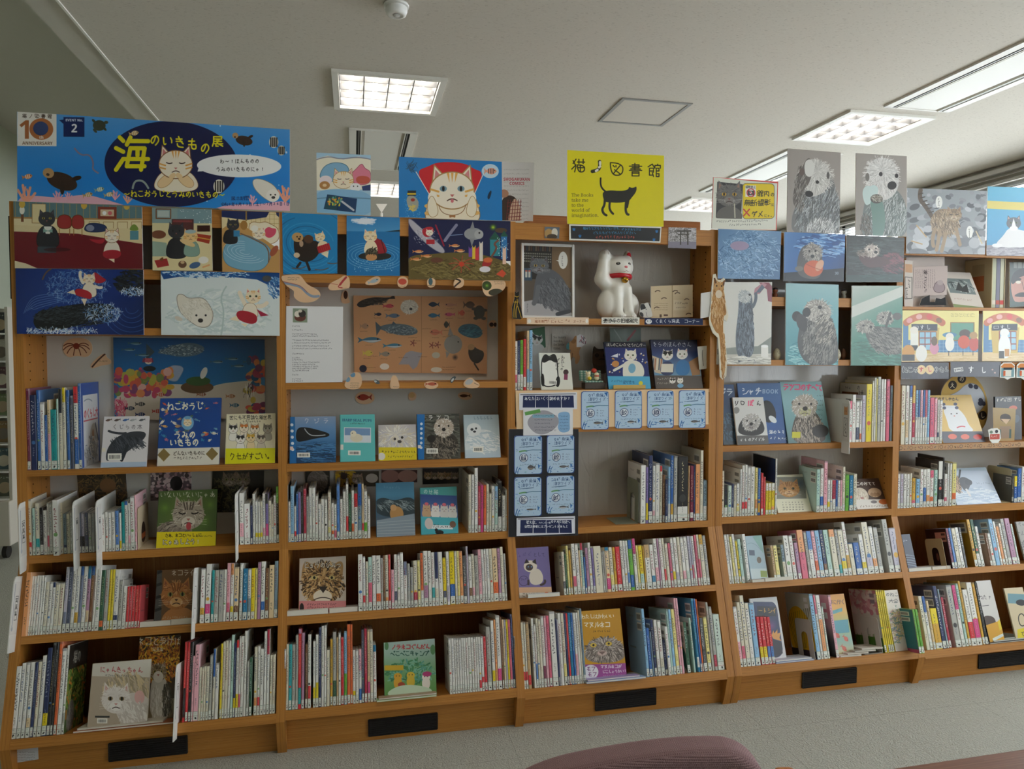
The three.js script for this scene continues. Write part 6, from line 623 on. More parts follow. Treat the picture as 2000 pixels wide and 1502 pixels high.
row(4, 4, 'third shelf right run', `1594-1601:917:a 1601.5-1608:915:w_b24 1608.5-1615.5:901:p 1616-1621:938:w_y20 1621.3-1625:938:w 1625.3-1632:938:w^R60 1632.5-1636:938:b 1636.2-1640.6:938:w 1641-1644.6:938:p 1645-1650.3:912:c 1650.6-1658:927:e 1658.5-1666:929:j 1666.5-1673:926:c`);
row(4, 5, 'second shelf row', `1424.7-1430:1044:w!170 1430.6-1434.4:1044:w 1435.4-1439.7:1048:Y 1440-1445:1043:w 1445.5-1449.3:1056:y 1449.7-1456:1053:a 1460.4-1466.8:1043:W 1513-1518:1065:d 1518.4-1526:1065:Y 1533-1539:1064:S_c40 1540-1550:1046:w 1551-1558.4:1046:w 1560-1567:1060:V 1568-1580:1035:P^O46 1581-1586.4:1040:g 1587-1595.7:1037:w^B40 1596.5-1603:1036:p_o24 1603.4-1612:1036:s 1612.5-1619.4:1035:n_u16 1620-1629:1035:a 1631-1641.6:1034:c^O16 1642.3-1648:1034:g_t18 1648.3-1657.8:1034:c_y20 1658.3-1665:1019:w_z26 1666-1674:1062:c 1675-1686.5:1060:b_w8 1687.6-1696:1043:w_y18 1697-1709:1020:c_l20 1709.5-1717.4:1028:w_O20 1718.5-1727:1030:g 1738-1748:1014:g!190 1749.4-1762:1031:l`);
row(4, 6, 'bottom shelf left run', `1445-1452.4:1185:w_p30 1453-1459.5:1176:c_P20 1460-1468:1163:c 1468.5-1476:1178:w^c10 1477-1486.5:1178:s 1488.3-1494.7:1205:r_y26 1495-1502.5:1205:r_y26 1502.8-1508.7:1205:r_B26 1509-1515:1205:r_B26`);
row(4, 6, 'bottom shelf middle run', `1597-1604.5:1160:s!190*yellowlines 1605-1609.3:1162:w^P30 1610-1617.7:1162:w_O50 1618-1622:1185:A 1634-1640:1162:p!150*pinkdark`);
row(4, 6, 'bottom shelf right run', `1729-1733:1152:y!190*sakura 1733.3-1736.6:1152:y 1737-1740.4:1152:y 1740.7-1744:1152:y 1744.3-1747.6:1152:y`);
row(5, 3, 'fourth shelf row', `1759-1767:753:c!190 1767.7-1774:753:w_h30 1775-1780.5:753:w^b20 1780.8-1786.5:753:R^z30 1787-1791.8:762:w^s50 1792-1796:762:w^b50 1796.3-1801:762:w^p50 1801.3-1805.5:762:w^b50 1805.8-1810:762:w^P50 1810.2-1815:762:s 1815.5-1824:777:P 1824.3-1829.5:777:p 1830-1834:781:w_n14 1834.3-1840:781:w`);
row(5, 4, 'third shelf row', `1752-1757.8:926:w 1758.4-1764:926:l 1764.3-1770.3:926:w 1770.6-1776:926:w 1776.3-1780.6:925:c 1781-1787.5:934:z_P14 1788.5-1796:936:s 1796.3-1802.4:917:W 1803-1808.7:917:w_b40 1809-1815.8:916:w_O20 1816-1822.8:919:w_o16^P20 1824-1830.4:918:a 1831.7-1840:901:k^w40 1840.4-1843.4:894:k 1843.7-1849.3:926:w_P16 1849.6-1853:905:w 1854-1858.5:905:w 1859-1867:904:Y_o18`);
row(5, 4, 'third shelf right run', `1976-1980:930:K_g16 1980.4-1986:930:b^y40 1986.3-1994:915:b 1994.3-2002:912:w 2002.5-2010:920:c`);
row(5, 5, 'second shelf left run', `1861-1866:1032:q*maroon 1866.3-1871:1031:B 1872-1879:1032:c 1879.3-1885.6:1030:W 1886-1891:1030:G`);
row(5, 5, 'second shelf right run', `1905-1911:1014:z!190*ochre 1911.4-1918:1014:f_w16 1918.4-1924:1028:w 1935-1940:1041:u 1940.4-1946:1041:w 1947-1955:1013:s 1955.4-1959.6:1018:W 1960-1965:1027:O 1966-1970.4:1022:w 1971-1977.5:1013:g 1979-1988.6:1012:V 1989-1993:1023:A`);
row(5, 6, 'bottom shelf left run', `1796-1800.8:1190:e!140>60*teal 1801.2-1806.6:1190:e!140>60 1811-1817.6:1164:c 1818-1823.6:1164:w^b30 1824.8-1829.4:1173:h 1829.8-1842.4:1188:y_z50 1842.8-1850:1144:n 1850.6-1854.6:1150:S 1854.8-1859.6:1166:R 1868-1879:1142:g 1880-1887:1142:w^m40 1887.8-1893:1139:a 1893.4-1898:1134:z 1899-1908.6:1151:w_r30 1909-1919.6:1137:w_m30 1920.6-1925.6:1137:z 1926-1931.4:1137:K`);
BOOKS.sort((a, b) => b.area - a.area);
const SIDE = {   // covers seen from the side of a row, painted on a 100 x 140 sheet, spine edge named
bluezoo: (c) => { Rc(c, 0, 0, 100, 140, '#2c56a8'); Rc(c, 10, 20, 92, 140, '#d8dce0'); Ln(c, '16,30 40,24 60,32', '#8a98a8', 2); T(c, 'のくらし大', 14, 44, 15, '#c83848', { w: 0.16 }); Rc(c, 12, 62, 90, 64, '#c83848'); El(c, 66, 100, 22, 30, '#b8b4ac'); El(c, 62, 90, 6, 10, '#a87a54'); Fur(c, 50, 110, 38, 24, 120, 9, ['#e8e6e0', '#8a8a88', '#6a7a94'], 1, 1.4, 1); Ln(c, '76,72 84,86 90,100', '#2e3a54', 5); },
greencat: (c) => { Rc(c, 0, 0, 100, 140, '#4a6a34'); Fur(c, 50, 80, 60, 60, 300, 12, ['#6a8a3c', '#8aa84c', '#3a5428', '#d88a3c', '#a8b060'], () => rr(0, 6), 4, 3); Rc(c, 0, 0, 100, 40, '#34312c'); T(c, '猫の', 22, 12, 20, '#c8c4b4', { w: 0.09 }); Bl(c, '10,140 8,104 26,88 44,96 46,140', '#8a847c'); Fur(c, 28, 114, 18, 24, 160, 8, ['#aaa49c', '#6a645c'], 1.5, 1.4, 0.4); },
yellowlines: (c) => { Rc(c, 0, 0, 100, 140, '#cfd2c4'); Bl(c, '0,60 16,34 50,26 84,50 100,76 100,140 0,140', '#e2b41c'); for (let i = 0; i < 12; i++) Ln(c, `${20 + i * 4},${130 - i} ${10 + i * 5},80 ${i * 9},${50 - i * 2}`, '#4a5a34', 1.6); Rc(c, 0, 124, 100, 140, '#2c2a34'); Rc(c, 76, 8, 90, 17, '#eee'); Rc(c, 78, 22, 92, 31, '#eee'); },
sakura: (c) => { Rc(c, 0, 0, 100, 140, '#dcd6cc'); Dots(c, 120, 0, 0, 100, 52, 8, ['#e0aab0', '#e8ccc8', '#d08c98', '#eadcd6']); Rc(c, 0, 108, 100, 140, '#4a7a2c'); Fur(c, 50, 122, 50, 16, 80, 8, ['#3a6a20', '#6a9a3c'], -1.5, 1.4, 0.3); for (const y of [8, 22]) { Rc(c, 76, y, 92, y + 9, '#9a8a94'); } },
nightsky: (c) => { Gr(c, 0, 0, 100, 0, ['#16161c', '#242838', '#2c4878']); Fur(c, 40, 100, 40, 20, 90, 8, ['#6a5a50', '#3a3834'], 0, 2, 1); },
pinkdark: (c) => { Gr(c, 0, 0, 0, 140, ['#d8a0ac', '#c06a7a', '#b88a94', '#4a4448', '#1e1e20']); for (const y of [18, 40]) Rc(c, 62, y, 86, y + 14, '#d8d4d0'); },
mag: (c) => { Rc(c, 0, 0, 100, 140, '#d6d2c6'); Rc(c, 8, 22, 70, 60, '#7a4a24'); El(c, 48, 44, 7, 9, '#c8983c'); El(c, 72, 50, 9, 8, '#a83c44'); ticks(c, 20, 8, 7, '#333', 3); T(c, 'け', 72, 16, 18, '#222'); T(c, 'の', 64, 4, 12, '#555'); },
ochre: (c) => { Rc(c, 0, 0, 100, 140, '#a87c1c'); Rc(c, 40, 8, 96, 40, '#d8d0b0'); Rc(c, 46, 12, 90, 22, '#777'); Rc(c, 46, 26, 90, 35, '#777'); },
teal: (c) => { Rc(c, 0, 0, 100, 140, '#1c7480'); Rc(c, 0, 128, 100, 140, '#b05070'); for (const y of [8, 26]) { Rc(c, 40, y, 84, y + 14, '#d4dcd4'); Rc(c, 46, y + 3, 78, y + 11, '#888'); } },
maroon: (c) => { Rc(c, 0, 0, 100, 140, '#34181e'); Rc(c, 45, 12, 96, 46, '#d8988c'); Rc(c, 74, 16, 92, 24, '#5a3a3a'); Rc(c, 74, 32, 92, 40, '#5a3a3a'); El(c, 40, 100, 6, 14, '#8a5a4a'); },
greenfield: (c) => { Rc(c, 0, 0, 100, 140, '#c8c4b0'); Po(c, '0,10 30,0 100,90 100,140 60,110 0,140', '#1e5a44'); for (const y of [10, 40]) Rc(c, 70, y, 92, y + 18, '#8a8a7c'); },
};
const sideTile = (n) => { const t = coverAtlas.tile(190, 266), c = t.c; c.save(); c.beginPath(); c.rect(t.x, t.y, t.w, t.h); c.clip(); c.translate(t.x, t.y); c.scale(1.9, 1.9); c.lineCap = 'round'; SIDE[n](c); c.restore(); return t; };
const restCover = [];
BOOKS.forEach((b, i) => {
const t = spineTile(b.w, b.h, b.spec), cv = coverTile(b.spec.base), hard = b.w > 0.0125 && rnd() < 0.45, ct = Math.min(hard ? 0.0024 : 0.0008, b.w * 0.2), inset = hard ? 0.0028 : 0.0003;
const cov = coverGeo(b.w, b.h, b.d, ct, { spine: t, right: cv, left: cv, edge: cv.uv(0.3, 0.4) }), pg = pageGeo(b.w, b.h, b.d, ct, inset), lb = b.label ? labelGeo(b.w, Math.min(0.03, b.h * 0.14), 0.003) : null;
if (i < 268) {
const o = tag(group('book'), b.text, 'book', b.grp); o.position.copy(b.A); o.rotation.x = -b.pl.a;
mesh('cover', cov, t.mat, o); if (b.art) { const s2 = sideTile(b.art), L = b.A.x < 0.12, q = box(0.0006, b.h * 0.992, b.d * 0.985, L ? b.w + 0.0002 : -0.0002, b.h / 2, -b.d / 2), uv = q.attributes.uv, n = q.attributes.normal; for (let k = 0; k < uv.count; k++) if (Math.abs(n.getX(k)) > 0.5) uv.setXY(k, ...s2.uv(uv.getX(k), uv.getY(k))); else uv.setXY(k, ...s2.uv(0.5, 0.02)); mesh('cover_print', q, s2.mat, o); } mesh('page_block', pg, spineAtlas.mat, o); if (lb) mesh('call_number_label', lb, spineAtlas.mat, o);
} else { const m = new THREE.Matrix4().makeRotationX(-b.pl.a).setPosition(b.A); for (const g of [cov, pg, lb]) if (g) { const q = g.index ? g.toNonIndexed() : g; q.applyMatrix4(m); restCover.push(q); } }
});
if (restCover.length) { const m = mesh('slim_books', mergeGeometries(restCover), spineAtlas.mat); tag(m, 'the many slimmest paperbacks wedged between the larger books on all shelves', 'books'); m.userData.kind = 'stuff'; }
console.log('spines', BOOKS.length, 'pages', spineAtlas.pages.length);
// ---------- books facing the room ----------
function face(u, lv, q, text, art, o = {}) {
const s = SHELF[u][lv], a = s.a + (o.lean ?? (s.a ? 0.06 : 0.28)), n = V(0, Math.sin(a), Math.cos(a)), up = V(0, Math.cos(a), -Math.sin(a)), t = o.t ?? 0.009;
const sn = V(0, Math.sin(s.a), Math.cos(s.a)), org = V(0, s.y, s.z).addScaledVector(sn, -(o.off ?? 0.012)); org.y += o.lift ?? 0.001;
const P = (x, y) => onPlane(x, y, org, n), BL = P(q[6], q[7]), BR = P(q[4], q[5]), TL = P(q[0], q[1]), TR = P(q[2], q[3]);
const w = BR.x - BL.x, h = (V().subVectors(TL, org).dot(up) + V().subVectors(TR, org).dot(up)) / 2 - 0; const A = V(BL.x, org.y, org.z);
const tile = coverAtlas.tile(w * DPM * 1.1, h * DPM * 1.1); paint(tile, q, art);
const sp = coverAtlas.tile(12, 16), c = sp.c; Rc(c, sp.x, sp.y, sp.x + 12, sp.y + 16, o.spine ?? '#d8d6d0');
const ct = t > 0.008 ? 0.0022 : 0.0007, g = coverGeo(t, h, w, ct, { spine: sp, right: tile, left: sp, edge: sp.uv(0.5, 0.5) });
const ob = tag(group(o.name ?? 'book'), text, o.cat ?? 'book', o.grp); ob.position.copy(A).addScaledVector(n, -t); ob.rotation.set(-a, -Math.PI / 2, 0, 'XYZ');
mesh('cover', g, tile.mat, ob); mesh('page_block', pageGeo(t, h, w, ct, 0.002), spineAtlas.mat, ob); return ob;
}
const obi = (c, x0, y0, x1, y1, col) => Rc(c, x0, y0, x1, y1, col);
face(1, 3, [206, 813, 289, 813, 286, 904, 196, 906], 'white book with a grey whale on its cover', (c) => { Rc(c, 190, 808, 295, 912, '#e6e3e6'); for (const [x, k] of [[214, '#6a5044'], [230, '#5a4a44'], [246, '#3a6ab0'], [260, '#b0b4b8'], [277, '#5a6068']]) fish(c, x, 820, 13, 5, k, { f: true, r: -0.2 }); T(c, 'くじらの本', 221, 828, 9, '#4a464c', { ls: 1.3, w: 0.07 }); Bl(c, '208,896 210,872 226,852 250,842 272,840 286,844 280,856 262,868 240,884 222,888', '#3c4048'); Fur(c, 246, 858, 30, 10, 200, 12, ['#565c66', '#2a2e36', '#484e58'], 0.9, 1, 0.3); Ln(c, '248,868 244,880 238,892', '#2e323a', 6); Ln(c, '214,840 230,846 246,844', '#3c4048', 4); Rc(c, 190, 896, 295, 912, '#b8cce4'); barcode(c, 212, 880, 26, 12); Rc(c, 199, 870, 208, 877, '#efe8d8'); }, { spine: '#dedce0' });
face(1, 3, [314, 777, 431, 778, 428, 901, 306, 903], 'large dark blue picture book covered in sea animals with white lettering', (c) => { Rc(c, 300, 770, 436, 910, '#1c4a98'); for (let i = 0; i < 46; i++) fish(c, rr(312, 424), rr(782, 866), rr(8, 15), rr(4, 8), ['#d8604a', '#7ab0c8', '#e0a868', '#e8e0d0', '#3a8ab8', '#b8708a', '#6a8a5a'][i % 7], { r: rr(-0.8, 0.8), f: rnd() > 0.5 }); Rc(c, 328, 786, 398, 804, '#1c4a98'); Rc(c, 334, 840, 392, 866, '#1c4a98'); Rd(c, 366, 825, 24, '#5a4a6a', 'rgba(28,74,152,0)'); El(c, 366, 824, 12, 13, '#78b0d8'); catHead(c, 366, 824, 8, { fur: '#f4e4c4', patch: '#e0a040', shut: true }); T(c, 'ねこおうじ', 326, 786, 13.5, '#f0ead2', { w: 0.17 }); T(c, 'うみの', 340, 839, 13.5, '#f0ead2', { w: 0.17 }); T(c, 'いきもの', 332, 853, 13.5, '#f0ead2', { w: 0.17 }); Rc(c, 300, 870, 436, 910, '#e4e0d4'); T(c, 'どんないきものに', 338, 876, 7.4, '#4a4034', { w: 0.13 }); ticks(c, 340, 886, 5, '#4a4034', 10); for (const x of [321, 413]) { Po(c, `${x - 12},882 ${x},870 ${x + 12},882 ${x},894`, '#8a7444'); } }, { spine: '#1c4088', t: 0.012 });
face(1, 3, [443, 808, 539, 808, 537, 896, 439, 898], 'cream book of drawn cats with a yellow band', (c) => { Rc(c, 435, 800, 545, 905, '#ece5c8'); T(c, '世にも不思議な猫世界', 449, 811, 7.6, '#3c3a32', { ls: 1.08 }); ticks(c, 475, 820, 4, '#3c3a32', 8); for (const [x, y, m, f] of [[456, 836, '#2a2a2c', '#f2efe6'], [477, 834, '#d8803c', '#f4e8d4'], [498, 836, '#c87838', '#f4e8d4'], [523, 836, '#7a7468', '#a8a294'], [470, 854, '#2a2a2c', '#f4f0e8'], [490, 852, '#d8a83c', '#f0d8a8'], [510, 854, '#5a5048', '#d8ccb8']]) { catBody(c, x, y + 4, 7, f, '#4a4438'); catHead(c, x, y, 9, { fur: f, mask: m, ear: m, line: '#4a4438' }); } Rc(c, 435, 870, 545, 905, '#e2e018'); T(c, 'クセがすごい。', 449, 878, 12, '#2c2a14', { ls: 1.0, w: 0.1 }); }, { spine: '#e8e2c8' });
face(1, 4, [307, 958, 421, 957, 421, 1059, 304, 1065], 'green book with a yawning tabby kitten and yellow band', (c) => { Rd(c, 360, 1000, 120, '#6a8040', '#2c4420'); for (const [x, y] of [[320, 990], [408, 985], [398, 1015]]) Rd(c, x, y, 18, 'rgba(120,160,60,.7)', 'rgba(60,90,40,0)'); T(c, 'いないいないにゃあ', 310, 960, 11, '#e0dccc', { w: 0.08, ls: 1.1 }); El(c, 340, 1032, 34, 18, '#8a7c70'); Fur(c, 340, 1030, 34, 16, 160, 8, ['#4a423c', '#b0a494', '#7c7066'], 2.6, 1, 0.4); furCat(c, 366, 1004, 31, '#a89c8c', '#54483e', '#d8d0c2', { tabby: 1, shut: true, nose: '#a8685c' }); El(c, 367, 1024, 5, 7, '#b8444a'); Rc(c, 295, 1034, 425, 1070, '#ecd81c'); T(c, 'さあ、ネコといっしょに', 322, 1037, 6.6, '#3a3014', { w: 0.14, ls: 0.98 }); T(c, 'にゃあしよう!', 318, 1047, 10, '#f4f0e0', { w: 0.12, edge: '#4a4020' }); ticks(c, 384, 1041, 3, '#4a4020', 9); }, { spine: '#3a4c28', t: 0.012 });
face(1, 5, [307, 1113, 379, 1111, 376, 1209, 300, 1213], 'brown photograph book with an orange cat and white lettering', (c) => { Rc(c, 295, 1105, 382, 1218, '#6a4a2c'); Rc(c, 295, 1105, 316, 1218, '#4a4a48'); for (let i = 0; i < 4; i++) Ln(c, `${302},${1120 + i * 22} ${314},${1116 + i * 22}`, '#1c1c1e', 5); El(c, 350, 1206, 34, 26, '#b87c44'); furCat(c, 344, 1160, 29, '#b0713a', '#7a4622', '#d8a870', { eye: '#8a8a4a', nose: '#4a2c20', tabby: 1, ear: '#8a5034' }); T(c, 'ネコライオン', 334, 1113, 11, '#e8e0d0', { w: 0.08 }); ticks(c, 318, 1196, 4, '#c8b8a0', 11); }, { spine: '#3c342a', t: 0.012, off: 0.03 });
face(1, 6, [256, 1247, 372, 1238, 345, 1402, 262, 1404], 'tall photograph book with a cat among yellow autumn leaves', (c) => { Rc(c, 245, 1230, 380, 1410, '#3c2c18'); Fur(c, 315, 1285, 64, 46, 900, 5, ['#d8981c', '#e8b83c', '#a8541c', '#7a3c14', '#c87820'], () => rr(0, 6), 2.6, 3); Rc(c, 245, 1360, 380, 1410, '#8a7c60'); Bl(c, '292,1400 290,1350 296,1320 322,1316 336,1340 340,1398', '#d4cec4'); Fur(c, 330, 1360, 12, 30, 160, 9, ['#4a4438', '#6a6050', '#2c281f'], 1.5, 1.4, 0.4); Fur(c, 306, 1366, 14, 30, 160, 8, ['#f0ece6', '#c8c0b4'], 1.5, 1.4, 0.3); furCat(c, 310, 1312, 20, '#8a7454', '#4a3c28', '#ece6dc', { tabby: 1, eye: '#b8a850' }); El(c, 310, 1320, 12, 11, '#ece6dc'); Po(c, '307,1315 313,1315 310,1319', '#a8685c'); T(c, 'ネコと歩けば', 260, 1243, 17, '#e8dcc0', { w: 0.09, ls: 1.04 }); T(c, '写真集', 296, 1264, 8, '#e8dcc0', { ls: 1.1 }); }, { spine: '#5a3c1c', off: 0.07, lean: 0.03 });
face(1, 6, [178, 1297, 294, 1287, 287, 1406, 170, 1418], 'square pale book with a white kitten and red title', (c) => { Rc(c, 165, 1280, 300, 1425, '#d8d2c6'); Rc(c, 165, 1320, 300, 1425, '#b8a894'); Fur(c, 250, 1340, 50, 30, 200, 16, ['#c8b8a0', '#a8987c', '#d8c49c'], 1.1, 3, 0.5); T(c, 'にゃんきっちゃん', 194, 1302, 10.5, '#b0343c', { w: 0.1, ls: 1.0 }); ticks(c, 204, 1316, 4, '#555', 14); El(c, 262, 1378, 36, 30, '#dcd2ca'); furCat(c, 226, 1362, 28, '#e8e0da', '#cfc2ba', '#f4efea', { eye: '#8a7450', nose: '#d89a94', ear: '#d8a8a0' }); El(c, 272, 1356, 10, 12, '#e8b8b4'); Fur(c, 264, 1384, 34, 24, 200, 10, ['#ece6e0', '#d0c6be'], 1, 2, 0.6); Rc(c, 186, 1390, 214, 1393, '#333'); barcode(c, 190, 1394, 20, 9); }, { spine: '#d0c8bc', t: 0.012 });
const B2 = 'books facing out on the fourth shelf of the second bookcase';
face(2, 3, [572, 814, 657, 813, 656, 903, 565, 905], 'blue photograph book of a leaping whale over the sea', (c) => { Gr(c, 0, 812, 0, 905, ['#8aa0c0', '#6a94c4', '#4a80b4', '#1c4c7c', '#163c66']); Fur(c, 620, 884, 44, 22, 260, 12, ['#2c6498', '#123450', '#4a84b8'], 0.05, 1.4, 0.15); Bl(c, '582,836 600,834 630,842 646,848 642,854 620,856 596,862 580,864', '#16181c'); Ln(c, '598,838 604,850 622,852 636,850', '#b8c0c8', 2); T(c, 'クジラ', 598, 817, 10, '#d8dce4', { ls: 1.8, w: 0.1 }); Rc(c, 560, 810, 580, 910, '#1a6cb0'); for (let i = 0; i < 5; i++) El(c, 574, 830 + i * 12, 3, 3, '#d8e4f0'); barcode(c, 582, 884, 24, 9); Rc(c, 566, 872, 575, 879, '#e8d0c8'); }, { spine: '#1a5c98', grp: B2 });
face(2, 3, [664, 810, 731, 809, 733, 898, 664, 902], 'turquoise book with a framed seal pup photograph', (c) => { Rc(c, 655, 800, 740, 910, '#62c4c4'); LT(c, 'HARP SEAL PUPS', 697, 823.5, 6.6, '#1c3c78', 'bold {}px serif', 'center'); ticks(c, 684, 826, 2.6, '#222', 10); Rc(c, 672, 835, 724, 864, '#e8eef0'); Rc(c, 673.4, 836.4, 722.6, 862.6, '#7a9cc8'); Rc(c, 673.4, 850, 722.6, 862.6, '#dce4ec'); El(c, 696, 855, 12, 8, '#e4dcc4'); El(c, 690, 847, 6, 6, '#ece4cc'); El(c, 688, 846, 1, 1, '#222'); barcode(c, 680, 879, 24, 9); Rc(c, 664, 868, 671, 878, '#e8e4dc'); }, { spine: '#52b0b4', grp: B2 });
face(2, 3, [739, 830, 811, 829, 814, 896, 739, 899], 'small square book with a pale seal face and yellow band', (c) => { Rd(c, 775, 852, 60, '#e8e2d4', '#a8a4b0'); Fur(c, 775, 856, 34, 22, 300, 7, ['#f0ece2', '#d8ccb4', '#c8c4cc'], out, 1.2, 0.4); El(c, 771, 857, 2.6, 2.4, '#2c2826'); El(c, 785, 854, 2.6, 2.4, '#2c2826'); El(c, 780, 862, 4, 3, '#3a3432'); Rc(c, 730, 873, 820, 905, '#e0cc20'); ticks(c, 746, 879, 5, '#5a5020', 12); ticks(c, 758, 888, 4, '#5a5020', 11); El(c, 746, 890, 7, 7, '#e8e4dc'); }, { spine: '#b8b4b8', grp: B2 });
face(2, 3, [814, 809, 895, 808, 900, 893, 816, 896], 'photograph book of a floating sea otter with a blue spine strip', (c) => { Rc(c, 805, 800, 905, 905, '#4a4a44'); Fur(c, 858, 850, 50, 50, 300, 14, ['#5a5c54', '#34362f', '#6a6c62'], 0.1, 2, 0.3); Bl(c, '842,850 870,846 892,850 894,876 870,896 846,896 838,874', '#3a342e'); Fur(c, 866, 872, 26, 22, 360, 7, ['#7a7268', '#4a443c', '#1c1814', '#948a7c'], 1, 1, 1); otter(c, 866, 835, 19, '#b8a898', '#4a4038', { muz: '#c8bcae' }); El(c, 842, 856, 8, 7, '#1e1a18'); T(c, 'ラッコ', 836, 811, 9, '#e8e8e4', { ls: 1.7, w: 0.12 }); Rc(c, 805, 800, 829, 905, '#1a70b8'); for (let i = 0; i < 6; i++) El(c, 823, 828 + i * 9, 2.6, 2.6, '#d4e4f0'); barcode(c, 833, 874, 22, 10); Rc(c, 816, 868, 823, 874, '#e8e0d8'); }, { spine: '#1a60a0', grp: B2 });
face(2, 3, [905, 810, 974, 810, 978, 890, 908, 892], 'pale blue book with a white seal pup lying on snow', (c) => { Gr(c, 0, 808, 0, 895, ['#a8bcc8', '#c0d0d8', '#d0dce4', '#b8ccdc']); T(c, 'しろもふもふ', 924, 813, 6.4, '#6a8498', { ls: 1.0 }); El(c, 942, 860, 32, 22, '#e0e6ea'); Fur(c, 942, 860, 32, 20, 160, 10, ['#eef2f4', '#c4d4de'], 0.3, 2, 0.4); El(c, 926, 838, 14, 12, '#e8ecee'); El(c, 922, 838, 3, 2.4, '#2c3038'); El(c, 930, 836, 2, 2, '#2c3038'); El(c, 927, 842, 3, 2, '#2c3038'); barcode(c, 924, 870, 20, 10); Rc(c, 908, 864, 918, 876, '#dce4e8'); }, { spine: '#a8bcc8', grp: B2 });
face(2, 4, [738, 943, 810, 941, 811, 1040, 735, 1045], 'blue grey book with a small orange dog on a snowy wall', (c) => { Gr(c, 0, 940, 0, 1045, ['#4a84a4', '#4a84a4', '#3a5a70', '#4a5a68', '#7a8a98']); ticks(c, 752, 949, 5, '#6a9ab8', 6); Bl(c, '735,976 752,970 772,978 800,968 815,978 815,1010 735,1006', '#2c3c44'); Fur(c, 775, 984, 38, 9, 160, 8, ['#5a6a70', '#8a989c', '#26343a'], 0.5, 1.4, 0.5); Bl(c, '764,1012 762,996 770,986 784,988 790,1000 786,1012', '#b88a54'); El(c, 770, 990, 6, 6, '#c89a68'); Po(c, '734,1014 812,1000 816,1048 734,1048', '#8a98a4'); for (let i = 0; i < 6; i++) Ln(c, `738,${1018 + i * 5} 810,${1012 + i * 6}`, '#a8b4bc', 1); }, { spine: '#3a6a88', t: 0.01 });
face(2, 4, [821, 954, 893, 949, 895, 1033, 822, 1039], 'teal book with a row of white cats and small black cat', (c) => { Rc(c, 815, 945, 900, 1045, '#54a8a8'); Gr(c, 0, 966, 0, 1006, ['#2c4c8c', '#5a74a8']); Rc(c, 815, 940, 900, 966, '#4aa0a0'); T(c, 'のせ猫', 828, 956, 9, '#c4e0dc', { ls: 1.1 }); for (const [x, k] of [[834, '#c8a480'], [851, '#e8e4e0'], [868, '#d8d4d0'], [884, '#dcdad6']]) { El(c, x, 1000, 9, 10, k); catHead(c, x, 992, 8, { fur: k, shut: true }); El(c, x, 983, 4, 3, '#d86a7a'); } Rc(c, 815, 1006, 900, 1045, '#4ab0c0'); T(c, 'のせ', 846, 1018, 6, '#333'); Rc(c, 842, 1020, 884, 1027, '#e8eef0'); ticks(c, 846, 1021, 4, '#333', 8); El(c, 838, 1018, 8, 10, '#d8ccc8'); El(c, 884, 1018, 6, 6, '#7a5a4a'); El(c, 858, 1033, 8, 4, '#1a1a1c'); El(c, 852, 1029, 3, 3, '#1a1a1c'); }, { spine: '#3a8c90' });
face(2, 5, [585, 1090, 676, 1087, 676, 1186, 583, 1194], 'book with a drawn leopard face and pink band', (c) => { Rc(c, 578, 1080, 682, 1200, '#cfc4b8'); Bl(c, '592,1100 600,1096 612,1104 630,1098 650,1104 664,1094 672,1100 668,1130 660,1166 630,1176 600,1166 588,1130', '#b08a58'); Fur(c, 630, 1136, 40, 38, 500, 5, ['#3a2a1c', '#d8b888', '#8a6438', '#c8a470', '#5a4028'], out, 2.2, 0.8); El(c, 630, 1160, 18, 12, '#e8dcc8'); Po(c, '622,1142 640,1142 631,1154', '#2c2420'); Ln(c, '614,1166 631,1158 648,1166', '#3a2c20', 1.6); for (const k of [-1, 1]) { El(c, 631 + k * 17, 1126, 6, 4, '#c8b878'); El(c, 631 + k * 17, 1126, 2.4, 2.6, '#14100c'); } T(c, 'ヒョウのひみつ', 594, 1098, 10, '#e8e2d4', { w: 0.12, edge: '#4a4034' }); Rc(c, 578, 1168, 682, 1200, '#d88a8c'); for (let y = 1172; y < 1190; y += 6) ticks(c, 600, y, 4, '#5a3438', 13); El(c, 590, 1180, 4, 8, '#2a2020'); }, { spine: '#c0a890', t: 0.012, off: 0.045 });
face(2, 6, [749, 1254, 850, 1249, 853, 1357, 751, 1367], 'green picture book with plain cartoon cats camping', (c) => { Gr(c, 0, 1250, 0, 1365, ['#a8bcb8', '#9ab8a8', '#7aa878', '#6a9c5c', '#5a9048']); T(c, 'ノラネコぐんだん', 764, 1259, 9.6, '#b83c40', { w: 0.17, ls: 1.0 }); T(c, 'ぺこぺこキャンプ', 762, 1272, 9.6, '#2c5a4c', { w: 0.17, ls: 1.0 }); Fur(c, 800, 1314, 48, 22, 200, 7, ['#5a9c8c', '#4a8a5c', '#7ab498', '#3c7a54'], () => rr(0, 6), 3, 3); Rc(c, 750, 1300, 788, 1310, '#d0aa30'); for (const [x, y, k] of [[777, 1326, '#d8a438'], [802, 1324, '#d8b840'], [832, 1328, '#ece4d8']]) { El(c, x, y + 8, 8, 13, k); El(c, x, y - 4, 8, 7, k); El(c, x - 3, y - 5, 1, 1, '#333'); El(c, x + 3, y - 5, 1, 1, '#333'); } El(c, 834, 1318, 9, 5, '#b8447a'); El(c, 784, 1338, 7, 5, '#a84a34'); Bl(c, '756,1350 790,1336 840,1344 846,1356 760,1362', '#c8dcc0'); El(c, 755, 1262, 4, 8, '#5a8a5c'); El(c, 846, 1270, 5, 10, '#5a8a5c'); }, { spine: '#6a9470', t: 0.01, off: 0.03 });
